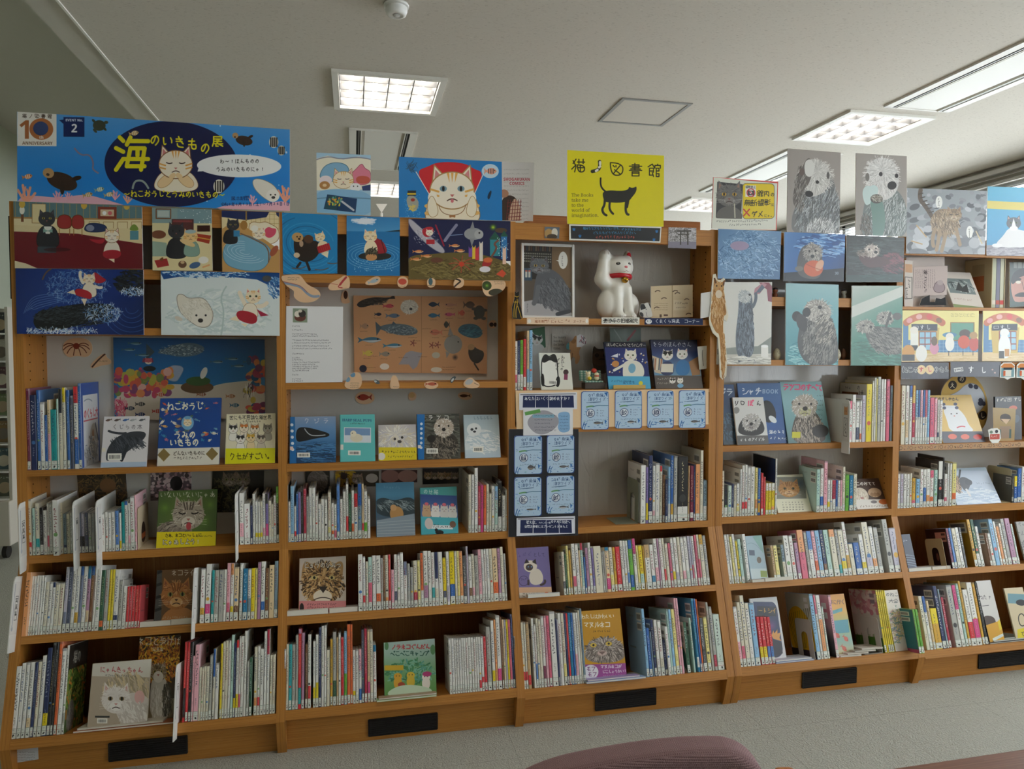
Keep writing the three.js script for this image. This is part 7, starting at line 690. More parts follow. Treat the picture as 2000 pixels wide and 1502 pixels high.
face(3, 2, [1048, 691, 1107, 688, 1119, 755, 1057, 759], 'white book with a drawn black and white cat', (c) => { Rc(c, 1040, 680, 1125, 765, '#e6e6da'); Bl(c, '1054,704 1060,692 1068,698 1078,690 1084,704 1086,724 1090,744 1078,752 1060,752 1056,730', '#f2f2ea', '#1c1c1e', 2); Bl(c, '1053,706 1060,691 1066,698 1072,697 1078,689 1086,706 1080,708 1070,702 1060,710', '#1c1c1e'); Bl(c, '1054,734 1060,726 1064,752 1058,752', '#1c1c1e'); El(c, 1088, 742, 4, 10, '#1c1c1e'); T(c, 'わたし', 1091, 693, 7.4, '#222', { v: 1, ls: 1.0, w: 0.09 }); T(c, 'の', 1091, 716, 5, '#222'); T(c, 'げぼく', 1081, 699, 7.4, '#222', { v: 1, ls: 1.1, w: 0.09 }); El(c, 1102, 724, 5, 5, '#4a3438'); Rc(c, 1099, 728, 1106, 738, '#8a3c5c'); barcode(c, 1070, 740, 16, 8); }, { spine: '#d8d8cc', lean: 0.3 });
face(3, 2, [1176, 668, 1256, 668, 1271, 756, 1188, 758], 'dark blue picture book with a white cat in a starry night', (c) => { Rc(c, 1170, 660, 1280, 765, '#1e2c6c'); Rd(c, 1225, 706, 60, 'rgba(50,70,150,.8)', 'rgba(20,28,80,0)'); Rc(c, 1170, 660, 1280, 679, '#161a30'); T(c, 'ほしのこんぺいとうハンター', 1181, 670.5, 6.2, '#ece8d8', { w: 0.12, ls: 0.94 }); Dots(c, 26, 1184, 684, 1262, 730, 1.6, ['#c89a5a', '#e8d0a0', '#d8dce8']); Bl(c, '1216,704 1242,702 1256,716 1256,738 1216,740 1214,720', '#e8e6da'); catHead(c, 1228, 694, 12, { fur: '#ece8dc', ear: '#d8c8b8' }); Ln(c, '1216,712 1206,718 1198,722', '#e8e6da', 5); El(c, 1232, 718, 7, 9, '#7ab0cc'); El(c, 1200, 710, 7, 6, '#c88a4c'); Po(c, '1190,696 1204,690 1204,698', '#e8eaf0'); Rc(c, 1170, 733, 1280, 765, '#54b0d8'); ticks(c, 1194, 740, 4, '#2a5a84', 9); T(c, 'ぼくたち', 1216, 742, 5.4, '#1c4a80'); El(c, 1250, 746, 4, 4, '#e0d83c'); }, { spine: '#141c44', lean: 0.3, t: 0.011 });
face(3, 2, [1262, 664, 1356, 663, 1373, 756, 1280, 757], 'wide dark blue picture book with two cat shopkeepers', (c) => { Gr(c, 0, 664, 0, 732, ['#161a34', '#2c3c70', '#54749c', '#6a94b4']); T(c, 'そらのほんやさん', 1268, 668, 9.4, '#dce2ec', { w: 0.07, ls: 1.03 }); Po(c, '1268,694 1290,702 1292,730 1276,726', '#c8b8a0'); for (let i = 0; i < 5; i++) Rc(c, 1271 + i * 4, 700, 1273 + i * 4, 722, ['#4a5a74', '#a86a4c', '#e8e0d0'][i % 3]); Po(c, '1342,706 1362,694 1366,730 1350,732', '#a87c54'); Bl(c, '1288,706 1310,704 1316,732 1286,732', '#3a4468'); catHead(c, 1299, 694, 11, { fur: '#ece8e2', mask: '#1c1c20', ear: '#1c1c20' }); Rc(c, 1288, 710, 1312, 726, '#e8e0d0'); Bl(c, '1318,702 1342,702 1346,732 1316,732', '#3a78b0'); catHead(c, 1328, 692, 11, { fur: '#ecebe6' }); Rc(c, 1270, 732, 1380, 762, '#5c5450'); ticks(c, 1282, 736, 4, '#c8c0b4', 7); ticks(c, 1282, 744, 4, '#c8c0b4', 6); catHead(c, 1312, 742, 6, { fur: '#ece8e2', mask: '#2a2a2e' }); catHead(c, 1327, 742, 6, { fur: '#eeeae2' }); El(c, 1328, 751, 6, 4, '#7ab0d4'); }, { spine: '#2a2430', lean: 0.3, t: 0.011 });
face(3, 5, [1008, 1069, 1071, 1069, 1078, 1159, 1014, 1165], 'lavender book with a seated cream cat', (c) => { Rc(c, 1000, 1060, 1085, 1170, '#7c70a8'); ticks(c, 1012, 1078, 9, '#5a4c88', 3, { w: 0.08 }); T(c, 'として', 1041, 1079, 8, '#3c3458', { ls: 1.0, w: 0.07 }); Bl(c, '1032,1120 1044,1108 1056,1112 1062,1128 1056,1140 1036,1140', '#e0d6c8'); El(c, 1036, 1105, 13, 11, '#e4dacc'); Po(c, '1024,1100 1028,1091 1034,1098', '#3a3034'); Po(c, '1039,1097 1046,1091 1048,1102', '#3a3034'); El(c, 1034, 1107, 7, 6, '#4a3c3c'); El(c, 1032, 1106, 1.4, 1.4, '#6a94c0'); El(c, 1038, 1106, 1.4, 1.4, '#6a94c0'); Ln(c, '1056,1140 1066,1138 1064,1132', '#4a3c3c', 4); Rc(c, 1030, 1130, 1034, 1140, '#4a3c3c'); c.strokeStyle = '#3c3458'; c.lineWidth = 0.8; c.beginPath(); c.arc(1023, 1132, 9, 0, 7); c.stroke(); ticks(c, 1017, 1127, 4, '#3c3458', 3); Rc(c, 1000, 1144, 1085, 1154, '#e0b894'); Rc(c, 1000, 1154, 1085, 1170, '#dcd8cc'); T(c, 'これ以上ない', 1020, 1155, 6.4, '#2c2a28', { ls: 1.03 }); El(c, 1067, 1157, 5, 3.4, '#e0703c'); }, { spine: '#e8e4e0', t: 0.014, off: 0.03 });
face(3, 6, [1137, 1192, 1212, 1190, 1224, 1318, 1143, 1325], 'tall ochre book with a drawn grey wild cat and purple band', (c) => { Rc(c, 1130, 1185, 1230, 1330, '#c8921c'); T(c, 'わたしはかわいい', 1139, 1199, 8.4, '#eee4cc', { w: 0.14, ls: 0.93 }); T(c, 'マヌルネコ', 1143, 1214, 10.4, '#f2ead8', { w: 0.15, ls: 0.98 }); ticks(c, 1160, 1229, 4, '#4a3810', 8); Bl(c, '1144,1290 1146,1258 1160,1246 1182,1242 1204,1246 1218,1258 1222,1290', '#8c8078'); Fur(c, 1182, 1266, 36, 22, 400, 5, ['#5a504c', '#a89c94', '#c8bcb4', '#6a605a'], out, 1.2, 0.6); for (const [x, y] of [[1161, 1257], [1190, 1255]]) { El(c, x, y, 6, 4, '#d8b84c'); El(c, x, y, 2, 2, '#1c1814'); } El(c, 1177, 1272, 9, 5, '#c8b0a8'); Po(c, '1170,1269 1184,1269 1177,1275', '#7c6460'); Rc(c, 1130, 1292, 1230, 1330, '#a04c94'); El(c, 1155, 1306, 14, 13, '#e8e4ea'); T(c, 'モフ', 1147, 1296, 8.4, '#7a3a74', { w: 0.12 }); T(c, 'モフ', 1149, 1306, 8.4, '#7a3a74', { w: 0.12 }); T(c, 'マヌルネコが', 1173, 1294, 6.8, '#f0e8f0', { w: 0.14, ls: 0.98 }); T(c, 'じこしょうかい!', 1176, 1303, 6.2, '#f0e8f0', { w: 0.14, ls: 0.93 }); ticks(c, 1178, 1312, 3, '#e0c8dc', 11); }, { spine: '#b07c14', t: 0.012, off: 0.03 });
face(4, 3, [1408, 752, 1438, 750, 1444, 861, 1412, 862], 'dark blue orca magazine at the back left, half hidden', (c) => { Gr(c, 0, 750, 0, 862, ['#2c4c7c', '#1c3c64', '#244a6c', '#3a4c5c']); T(c, 'クジラ', 1396, 758, 13, '#c8d4e0', { w: 0.14 }); Fur(c, 1426, 830, 18, 28, 120, 9, ['#4a6a84', '#2c3c4c'], 1, 2, 1); }, { spine: '#1c3454', t: 0.006, lean: 0.22, off: 0.03 });
face(4, 3, [1438, 749, 1516, 748, 1538, 860, 1452, 862], 'blue magazine with a large orca head', (c) => { Gr(c, 0, 750, 0, 862, ['#4a6ea4', '#2c5c98', '#2458a0', '#1c4a8c']); T(c, 'シャチ', 1446, 757, 13, '#d8e4f0', { w: 0.13, ls: 0.95 }); LT(c, 'BOOK', 1484, 768, 11, '#9ab8d8', 'bold {}px sans-serif'); Bl(c, '1482,782 1500,780 1512,800 1512,820 1490,824', '#16181e'); El(c, 1506, 816, 9, 5, '#e0e6ea', 0.7); T(c, '海の', 1500, 836, 7, '#e8ecf0', { w: 0.13 }); ticks(c, 1515, 836, 7, '#e8ecf0', 2); ticks(c, 1502, 848, 6, '#e8ecf0', 5); }, { spine: '#1c4480', t: 0.006, lean: 0.25, off: 0.028 });
face(4, 3, [1516, 746, 1597, 745, 1622, 858, 1539, 862], 'pale blue magazine with a sea otter portrait and pink title', (c) => { Gr(c, 0, 745, 0, 862, ['#84aab0', '#8ab8c0', '#7aa8ae', '#6a8c90']); T(c, 'ラッコのすべて', 1523, 750, 12, '#e0507c', { w: 0.18, ls: 0.92 }); Bl(c, '1544,862 1546,820 1560,796 1590,800 1606,830 1614,862', '#5a5048'); Fur(c, 1578, 834, 30, 26, 500, 8, ['#a89c90', '#3a322c', '#8a7e72', '#c8bcb0'], 1.4, 1.4, 0.5); otter(c, 1567, 792, 24, '#b0a69a', '#6a6058', { muz: '#c0c08a', dx: 0.06 }); El(c, 1600, 838, 16, 12, '#2e2824'); for (let i = 0; i < 7; i++) ticks(c, 1590, 770 + i * 9, 3, '#2c3a3c', 4); Rc(c, 1546, 840, 1562, 851, '#d8d42c'); }, { spine: '#5a8088', t: 0.008, lean: 0.28, off: 0.02 });
face(4, 3, [1425, 776, 1483, 776, 1501, 862, 1440, 863], 'small pale book with an otter face, before the orca magazine', (c) => { Rc(c, 1418, 770, 1508, 870, '#d8d8d6'); T(c, 'リロ', 1429, 782, 9, '#1c1c1e', { w: 0.15, ls: 1.25 }); T(c, 'ぼ', 1455, 781, 11, '#e85a84', { w: 0.18 }); T(c, 'ん', 1471, 783, 9, '#1c1c1e', { w: 0.15 }); El(c, 1434, 800, 6, 6, '#8a8a88'); Bl(c, '1440,846 1440,824 1452,812 1484,814 1494,846', '#2c2a2c'); otter(c, 1464, 822, 17, '#a8a4a2', '#5a5656', { muz: '#8a8688' }); Rc(c, 1418, 846, 1508, 870, '#5c5a58'); T(c, 'のアイドル', 1460, 850, 6, '#eee', { w: 0.13 }); ticks(c, 1446, 850, 6, '#eee', 2); }, { spine: '#c8c8c6', lean: 0.25, off: 0.012 });
face(4, 4, [1517, 928, 1566, 926, 1586, 999, 1520, 1001], 'cream desk calendar with an orange cat photograph', (c) => { Rc(c, 1510, 920, 1592, 1006, '#e6e4cc'); Rc(c, 1520, 932, 1574, 974, '#8a8a80'); Rd(c, 1566, 944, 20, '#4a5a6a', 'rgba(80,90,90,0)'); furCat(c, 1545, 956, 18, '#c08a50', '#8a5a30', '#d8b080', { tabby: 1, eye: '#7a6430' }); for (let y = 0; y < 4; y++) for (let x = 0; x < 7; x++) LT(c, String(1 + x + y * 7), 1532 + x * 5.4, 982 + y * 4.6, 3, '#5a5a4c'); ticks(c, 1570, 938, 3, '#555', 8, { v: 1 }); }, { spine: '#d8d6c4', t: 0.005, lean: 0.45, off: 0.03, name: 'desk_calendar', cat: 'calendar' });
face(4, 4, [1676, 934, 1718, 935, 1735, 991, 1674, 995], 'brown photograph book of cat paws with white title', (c) => { Rc(c, 1668, 928, 1742, 1000, '#4a342c'); T(c, 'ねこのおてて', 1677, 941, 6.6, '#f0ece8', { w: 0.17, ls: 0.98 }); El(c, 1688, 968, 13, 16, '#e4d8c8'); Fur(c, 1688, 968, 12, 14, 100, 4, ['#f4ece2', '#c8b8a4'], 1.5, 1, 0.4); El(c, 1690, 972, 3, 2, '#c08a84'); El(c, 1712, 962, 11, 9, '#d0b090'); for (let i = -1; i < 2; i++) El(c, 1712 + i * 5, 966, 3, 4, '#a88464'); Rc(c, 1668, 975, 1742, 1000, '#e8e4de'); El(c, 1724, 980, 8, 5, '#d0743c'); El(c, 1708, 980, 5, 3, '#7a7478'); ticks(c, 1684, 986, 4, '#7a6454', 11); }, { spine: '#3c2a24', lean: 0.5, off: 0.02 });
face(4, 5, [1463, 1048, 1492, 1044, 1501, 1131, 1468, 1134], 'light blue book with a map outline and green corner', (c) => { Rc(c, 1455, 1040, 1506, 1138, '#a4bcc8'); Po(c, '1476,1048 1492,1042 1494,1080', '#84b0a8'); Po(c, '1455,1110 1506,1107 1506,1140 1455,1140', '#c4d4d8'); Rc(c, 1486, 1112, 1498, 1124, '#8a9c3c'); Rc(c, 1468, 1074, 1478, 1084, '#5a6478'); El(c, 1485, 1092, 4, 6, '#6a5a44'); Ln(c, '1462,1066 1476,1052 1490,1074', '#8aa4b0', 1); }, { spine: '#9ab4c4', t: 0.008, off: 0.02 });
face(4, 6, [1462, 1170, 1518, 1165, 1536, 1283, 1482, 1290], 'dark blue picture book with a rounded night picture behind the red booklets', (c) => { Rc(c, 1450, 1155, 1545, 1295, '#d4d6d8'); c.fillStyle = '#26305c'; c.beginPath(); c.moveTo(1470, 1176); c.lineTo(1508, 1175); c.quadraticCurveTo(1516, 1178, 1518, 1190); c.lineTo(1528, 1262); c.quadraticCurveTo(1528, 1276, 1516, 1278); c.lineTo(1484, 1280); c.fill(); Rc(c, 1478, 1184, 1516, 1202, '#1a1a20'); T(c, 'ートシイ', 1480, 1187, 9, '#e0a83c', { w: 0.12 }); Rd(c, 1506, 1220, 16, '#7a4a84', 'rgba(60,50,110,0)'); Po(c, '1506,1238 1510,1228 1512,1234 1518,1226 1518,1234 1524,1232 1522,1242 1526,1248 1510,1244', '#d89a3c'); Po(c, '1500,1242 1526,1250 1528,1270 1516,1278 1490,1279', '#221c2c'); }, { spine: '#c8ccd0', off: 0.05, t: 0.01 });
face(4, 6, [1618, 1161, 1650, 1160, 1667, 1262, 1634, 1265], 'orange picture book with red fish and blue water', (c) => { Gr(c, 0, 1160, 0, 1265, ['#d8941c', '#e0a83c', '#a8b878', '#8ab0a4', '#d8c490']); T(c, '海に行く', 1620, 1170, 7.6, '#4a2c1c', { w: 0.12 }); Po(c, '1622,1190 1646,1184 1646,1190 1624,1196', '#5aa0a8'); Po(c, '1628,1206 1656,1204 1658,1226 1632,1228', '#4a98a8'); for (const [x, y] of [[1634, 1230], [1650, 1236], [1646, 1252]]) fish(c, x, y, 14, 9, '#c85a3c', { r: 0.8 }); }, { spine: '#c88420', off: 0.05, t: 0.008 });
face(4, 6, [1727, 1153, 1752, 1152, 1778, 1275, 1750, 1278], 'white picture book of flowers with a brush lettered title', (c) => { Rc(c, 1720, 1148, 1782, 1282, '#d8d0c4'); T(c, 'のねこ', 1731, 1158, 7.6, '#1c1a1a', { w: 0.1 }); T(c, '大会', 1737, 1171, 8.4, '#1c1a1a', { w: 0.11 }); Fur(c, 1752, 1225, 14, 36, 260, 5, ['#8a9c84', '#c8a8a8', '#d8c490', '#7a94a0', '#e8e0d8'], () => rr(0, 6), 2, 3); }, { spine: '#d8c83c', off: 0.015, t: 0.008 });
face(5, 3, [1835, 772, 1889, 771, 1924, 859, 1842, 865], 'tan picture book with a white cat wearing a twisted headband', (c) => { Rc(c, 1825, 765, 1930, 870, '#d8b460'); T(c, 'ねこのすしやさん', 1831, 776.5, 5.8, '#3c2a1c', { w: 0.15, ls: 0.95 }); Bl(c, '1848,796 1872,794 1886,812 1890,828 1902,842 1860,844 1856,820', '#e2e4e8'); Rc(c, 1849, 792, 1872, 797, '#dcdee4'); for (const [x, y] of [[1851, 790], [1870, 789], [1852, 797], [1872, 796]]) El(c, x, y, 3, 3, '#3a3c5c'); El(c, 1863, 808, 1.2, 1, '#333'); El(c, 1872, 807, 1.2, 1, '#333'); El(c, 1868, 812, 1.4, 1, '#c88'); Ln(c, '1872,834 1878,830 1884,832', '#c0343c', 2); Po(c, '1840,842 1914,840 1924,866 1838,868', '#4a4652'); for (const x of [1864, 1884, 1904]) El(c, x, 851, 7, 5, x > 1900 ? '#c83c30' : '#e0684c'); }, { spine: '#b8964c', lean: 0.4, t: 0.009 });
face(5, 3, [1937, 774, 1988, 775, 1996, 862, 1944, 862], 'black book about conveyor belt sushi behind the tan bookend', (c) => { Rc(c, 1930, 768, 2000, 868, '#1c1a1e'); ticks(c, 1940, 777, 7.4, '#e0dcd0', 3, { w: 0.14, ls: 1 }); T(c, '回', 1962, 777, 7.4, '#e0dcd0', { w: 0.11 }); T(c, 'すし', 1974, 777, 7.4, '#e0dcd0', { w: 0.12, ls: 0.95 }); El(c, 1974, 798, 8, 5, '#c8603c'); El(c, 1982, 820, 6, 8, '#3a4a5a'); }, { spine: '#141216', off: 0.06, lean: 0.05, t: 0.01 });
face(5, 4, [1868, 915, 1930, 912, 1956, 982, 1869, 986], 'pale blue book with two cats running through snow', (c) => { Rc(c, 1860, 905, 1962, 992, '#bccade'); Fur(c, 1910, 970, 44, 16, 120, 14, ['#d4deea', '#a8bcd4'], 0, 2, 0.3); Rc(c, 1860, 905, 1962, 919, '#a8bccc'); Bl(c, '1872,920 1884,928 1890,944 1884,966 1876,950', '#a8886c'); Fur(c, 1880, 942, 9, 18, 120, 6, ['#7c6450', '#c8a888', '#5a4838'], 1.2, 1.2, 0.4); Ln(c, '1892,918 1888,932', '#3a3c44', 3); Bl(c, '1886,932 1902,932 1906,944 1896,962 1888,952', '#4a4c54'); El(c, 1902, 942, 6, 6, '#3c3e46'); Ln(c, '1896,956 1900,968', '#d8d8dc', 4); ticks(c, 1914, 942, 3.6, '#7a8aa4', 6); ticks(c, 1890, 972, 3, '#8a9cb8', 14); }, { spine: '#a8b8cc', lean: 0.55, t: 0.007 });
face(5, 5, [1760, 1045, 1777, 1042, 1789, 1100, 1772, 1104], 'small dark navy book with a rippling water picture, beside the bookend', (c) => { Rc(c, 1755, 1038, 1795, 1108, '#1c2440'); for (let i = 0; i < 5; i++) Ln(c, `1768,${1078 + i * 4} 1778,${1076 + i * 4} 1790,${1078 + i * 4}`, '#8a9cb0', 1); Rc(c, 1755, 1096, 1795, 1108, '#28406c'); ticks(c, 1764, 1052, 4, '#c8ccd8', 2); }, { spine: '#141a30', off: 0.04 });
face(5, 5, [1992, 1019, 2012, 1017, 2022, 1095, 2003, 1098], 'grey comic with crowded line drawings at the right edge', (c) => { Rc(c, 1985, 1010, 2030, 1105, '#8a8478'); ticks(c, 1990, 1020, 7, '#3a362e', 5); ticks(c, 1992, 1036, 8, '#3a362e', 5); for (let i = 0; i < 8; i++) { c.strokeStyle = '#3a362e'; c.lineWidth = 1; c.beginPath(); c.arc(rr(1992, 2018), rr(1050, 1096), rr(3, 7), 0, 7); c.stroke(); } }, { spine: '#7a7468' });
face(5, 6, [1905, 1135, 1934, 1133, 1960, 1240, 1931, 1246], 'white picture book with a brown animal back and yellow foot', (c) => { Rc(c, 1900, 1128, 1966, 1250, '#d6d2ce'); T(c, 'ねた?', 1911, 1160, 8, '#3a3034', { w: 0.08 }); Ln(c, '1918,1180 1930,1178', '#333', 0.8); Bl(c, '1918,1200 1926,1196 1940,1198 1944,1210 1944,1218 1922,1222', '#4a3428'); Po(c, '1900,1222 1946,1206 1966,1206 1966,1250 1900,1250', '#d8a01c'); Po(c, '1946,1206 1952,1200 1962,1212 1950,1222', '#e0c41c'); Po(c, '1936,1236 1956,1226 1957,1231 1938,1241', '#d8e0d8'); }, { spine: '#1e1e1e', off: 0.02, t: 0.008 });
face(5, 6, [1962, 1150, 1998, 1146, 2018, 1230, 1981, 1234], 'cream picture book with a blue window and ink drawing, cut by the frame', (c) => { Rc(c, 1955, 1140, 2025, 1240, '#d4c4a0'); Rc(c, 1969, 1158, 2004, 1174, '#6a98a4'); El(c, 1994, 1172, 10, 5, '#141414'); Bl(c, '1986,1194 1996,1188 2004,1206 1990,1212', 'rgba(0,0,0,0)', '#1c1a18', 1.6); Po(c, '1984,1216 2024,1206 2024,1240 1984,1240', '#e0cc1c'); T(c, 'でん', 1990, 1218, 8, '#1c1a18'); }, { spine: '#c4b490', off: 0.02 });
face(5, 1, [1853, 536, 1898, 528, 1919, 594, 1862, 597], 'thick pale book with a cat photograph, leaning on the box set', (c) => { Rc(c, 1848, 522, 1926, 602, '#dcd4cc'); Po(c, '1856,546 1898,542 1906,570 1862,572', '#7c8a8c'); Fur(c, 1880, 556, 20, 10, 60, 7, ['#4a5458', '#b8c0c0', '#8a9498'], 0.6, 1.6, 0.8); Po(c, '1872,566 1878,550 1884,560 1892,552 1894,568', '#3c4044'); ticks(c, 1868, 580, 3, '#b08a80', 9); Rc(c, 1850, 592, 1926, 600, '#8a9a68'); }, { spine: '#d0c8c0', t: 0.022, lean: 0.45 });
function flat(u, lv, x0, x1, th, d, text, col, o = {}) {
const s = SHELF[u][lv], sn = V(0, Math.sin(s.a), Math.cos(s.a)), su = V(0, Math.cos(s.a), -Math.sin(s.a)), org = V(0, s.y, s.z).addScaledVector(sn, -(o.off ?? 0.008)).addScaledVector(su, (o.lift ?? 0) + 0.0008), P = (x) => { let y = 1000, p; for (let i = 0; i < 6; i++) { p = onPlane(x, y, org, sn); y += V().subVectors(p, org).dot(su) * 420; } return onPlane(x, y, org, sn); };
const A = P(x0), B = P(x1), w = B.x - A.x, ob = tag(group('book'), text, 'book', o.grp); ob.position.copy(A); ob.rotation.x = -s.a; if (o.turn) ob.rotation.y = o.turn;
const m = std({ color: col, roughness: 0.5 }); mesh('cover', mergeGeometries([box(w, 0.0012, d, w / 2, 0.0006, -d / 2), box(w, 0.0012, d, w / 2, th - 0.0006, -d / 2), box(w, th, 0.0012, w / 2, th / 2, -d + 0.0006)]), m, ob); mesh('page_block', box(w - 0.002, th - 0.0026, d - 0.003, w / 2, th / 2, -d / 2 + 0.0005), std({ color: hex(226, 222, 210), roughness: 0.9 }), ob);
}
flat(1, 5, 272, 333, 0.018, 0.15, 'white paperback lying flat below the brown orange cat book', '#e4e0d4'); flat(1, 5, 333.4, 375, 0.02, 0.14, 'second white paperback lying flat, touching the divider', '#e0dccf', { off: 0.012 });
flat(2, 5, 560, 641, 0.019, 0.14, 'white book lying flat under the leopard book, left of two', '#e8e6de', { off: 0.002 }); flat(2, 5, 643, 699, 0.018, 0.13, 'white book lying flat beside the row, right of two', '#dcd4cc');
flat(3, 5, 1031, 1094, 0.014, 0.03, 'thin white book lying flat before the lavender cat book', '#d8dce0', { off: -0.02 });
flat(1, 6, 142, 340, 0.007, 0.11, 'wide picture book lying flat under the white kitten book', '#b0643c', { off: -0.004 }); flat(1, 6, 150, 318, 0.006, 0.1, 'pale picture book lying flat, second of the pile', '#d8d0c0', { lift: 0.008, off: 0 });
flat(2, 6, 736, 853, 0.006, 0.05, 'pale green picture book lying flat under the camping book', '#a8c890', { off: -0.014 }); flat(2, 6, 740, 853, 0.006, 0.05, 'brown edged picture book lying flat, upper of two', '#b09478', { off: -0.012, lift: 0.007 });
flat(3, 6, 1146, 1262, 0.007, 0.05, 'light blue picture book lying flat under the wild cat book', '#9ab4d8', { off: -0.014 }); flat(3, 6, 1148, 1250, 0.006, 0.05, 'lavender picture book lying flat, upper of two', '#a89ac4', { off: -0.012, lift: 0.008 });
flat(4, 5, 1470, 1494, 0.012, 0.03, 'grey book lying flat before the light blue map book', '#c8c4c0', { off: -0.014 }); flat(4, 5, 1495, 1548, 0.014, 0.04, 'white book lying flat before the beige pocket books', '#e4e4de', { off: -0.012 });
flat(4, 6, 1516, 1590, 0.006, 0.1, 'blue edged picture book lying flat before the night picture book', '#7a94c8', { off: 0 }); flat(4, 6, 1516, 1586, 0.006, 0.1, 'white picture book lying flat, upper of two', '#d0d4e0', { off: 0.002, lift: 0.007 });
for (let i = 0; i < 4; i++) flat(4, 6, 1642 + i * 14, 1680 + i * 14, 0.006, 0.12, ['lowest', 'second', 'third', 'topmost'][i] + ' thin white booklet of the fanned pile near the cherry book', ['#d8d4cc', '#c8c0b4', '#b8b4a8', '#e0dcd2'][i], { lift: i * 0.0066, off: 0.004 + i * 0.004, turn: -0.12 });
flat(5, 5, 1776, 1820, 0.015, 0.12, 'white book lying flat, lower left of the arched bookend', '#d8d8d8', { off: 0 }); flat(5, 5, 1822, 1858, 0.014, 0.12, 'white book lying flat, right of the other', '#e0e0dc', { off: 0.012 });
for (let i = 0; i < 3; i++) flat(5, 6, 1934 + i * 8, 2010, 0.005, 0.16, ['lowest', 'middle', 'topmost'][i] + ' magazine of the flat pile at the lower right', ['#2a2a2c', '#b8bcb4', '#8a9488'][i], { lift: i * 0.0058, off: i * 0.012 });
// ---------- things hung inside the shelves ----------
const ZW = ZB + 0.0125;
board('letter', 'sheet', 'white letter sheet with a small photo, hung at the left of the second bookcase', [559, 598, 670, 599, 669, 746, 558, 748], 0.0015, 0.0012, (c) => { Rc(c, 550, 590, 680, 755, '#e8e8ea'); Rc(c, 572, 603, 600, 630, '#8a9884'); El(c, 586, 620, 11, 8, '#6a3c30'); El(c, 581, 614, 6, 6, '#e8e0d4'); El(c, 590, 613, 7, 7, '#3a3430'); El(c, 586, 608, 4, 3, '#d8d0c0'); for (const [y, n] of [[636, 5], [643, 7], [651, 16], [655, 17], [663, 24], [668, 25], [674, 24], [679, 26], [689, 8], [697, 5], [701, 7], [706, 18], [710, 15], [714, 17], [718, 16], [722, 11], [730, 4], [738, 6], [742, 7]]) ticks(c, 571, y, 2.6, '#3a3a44', n, { ls: 1.15 }); }, { atlas: paperAtlas });
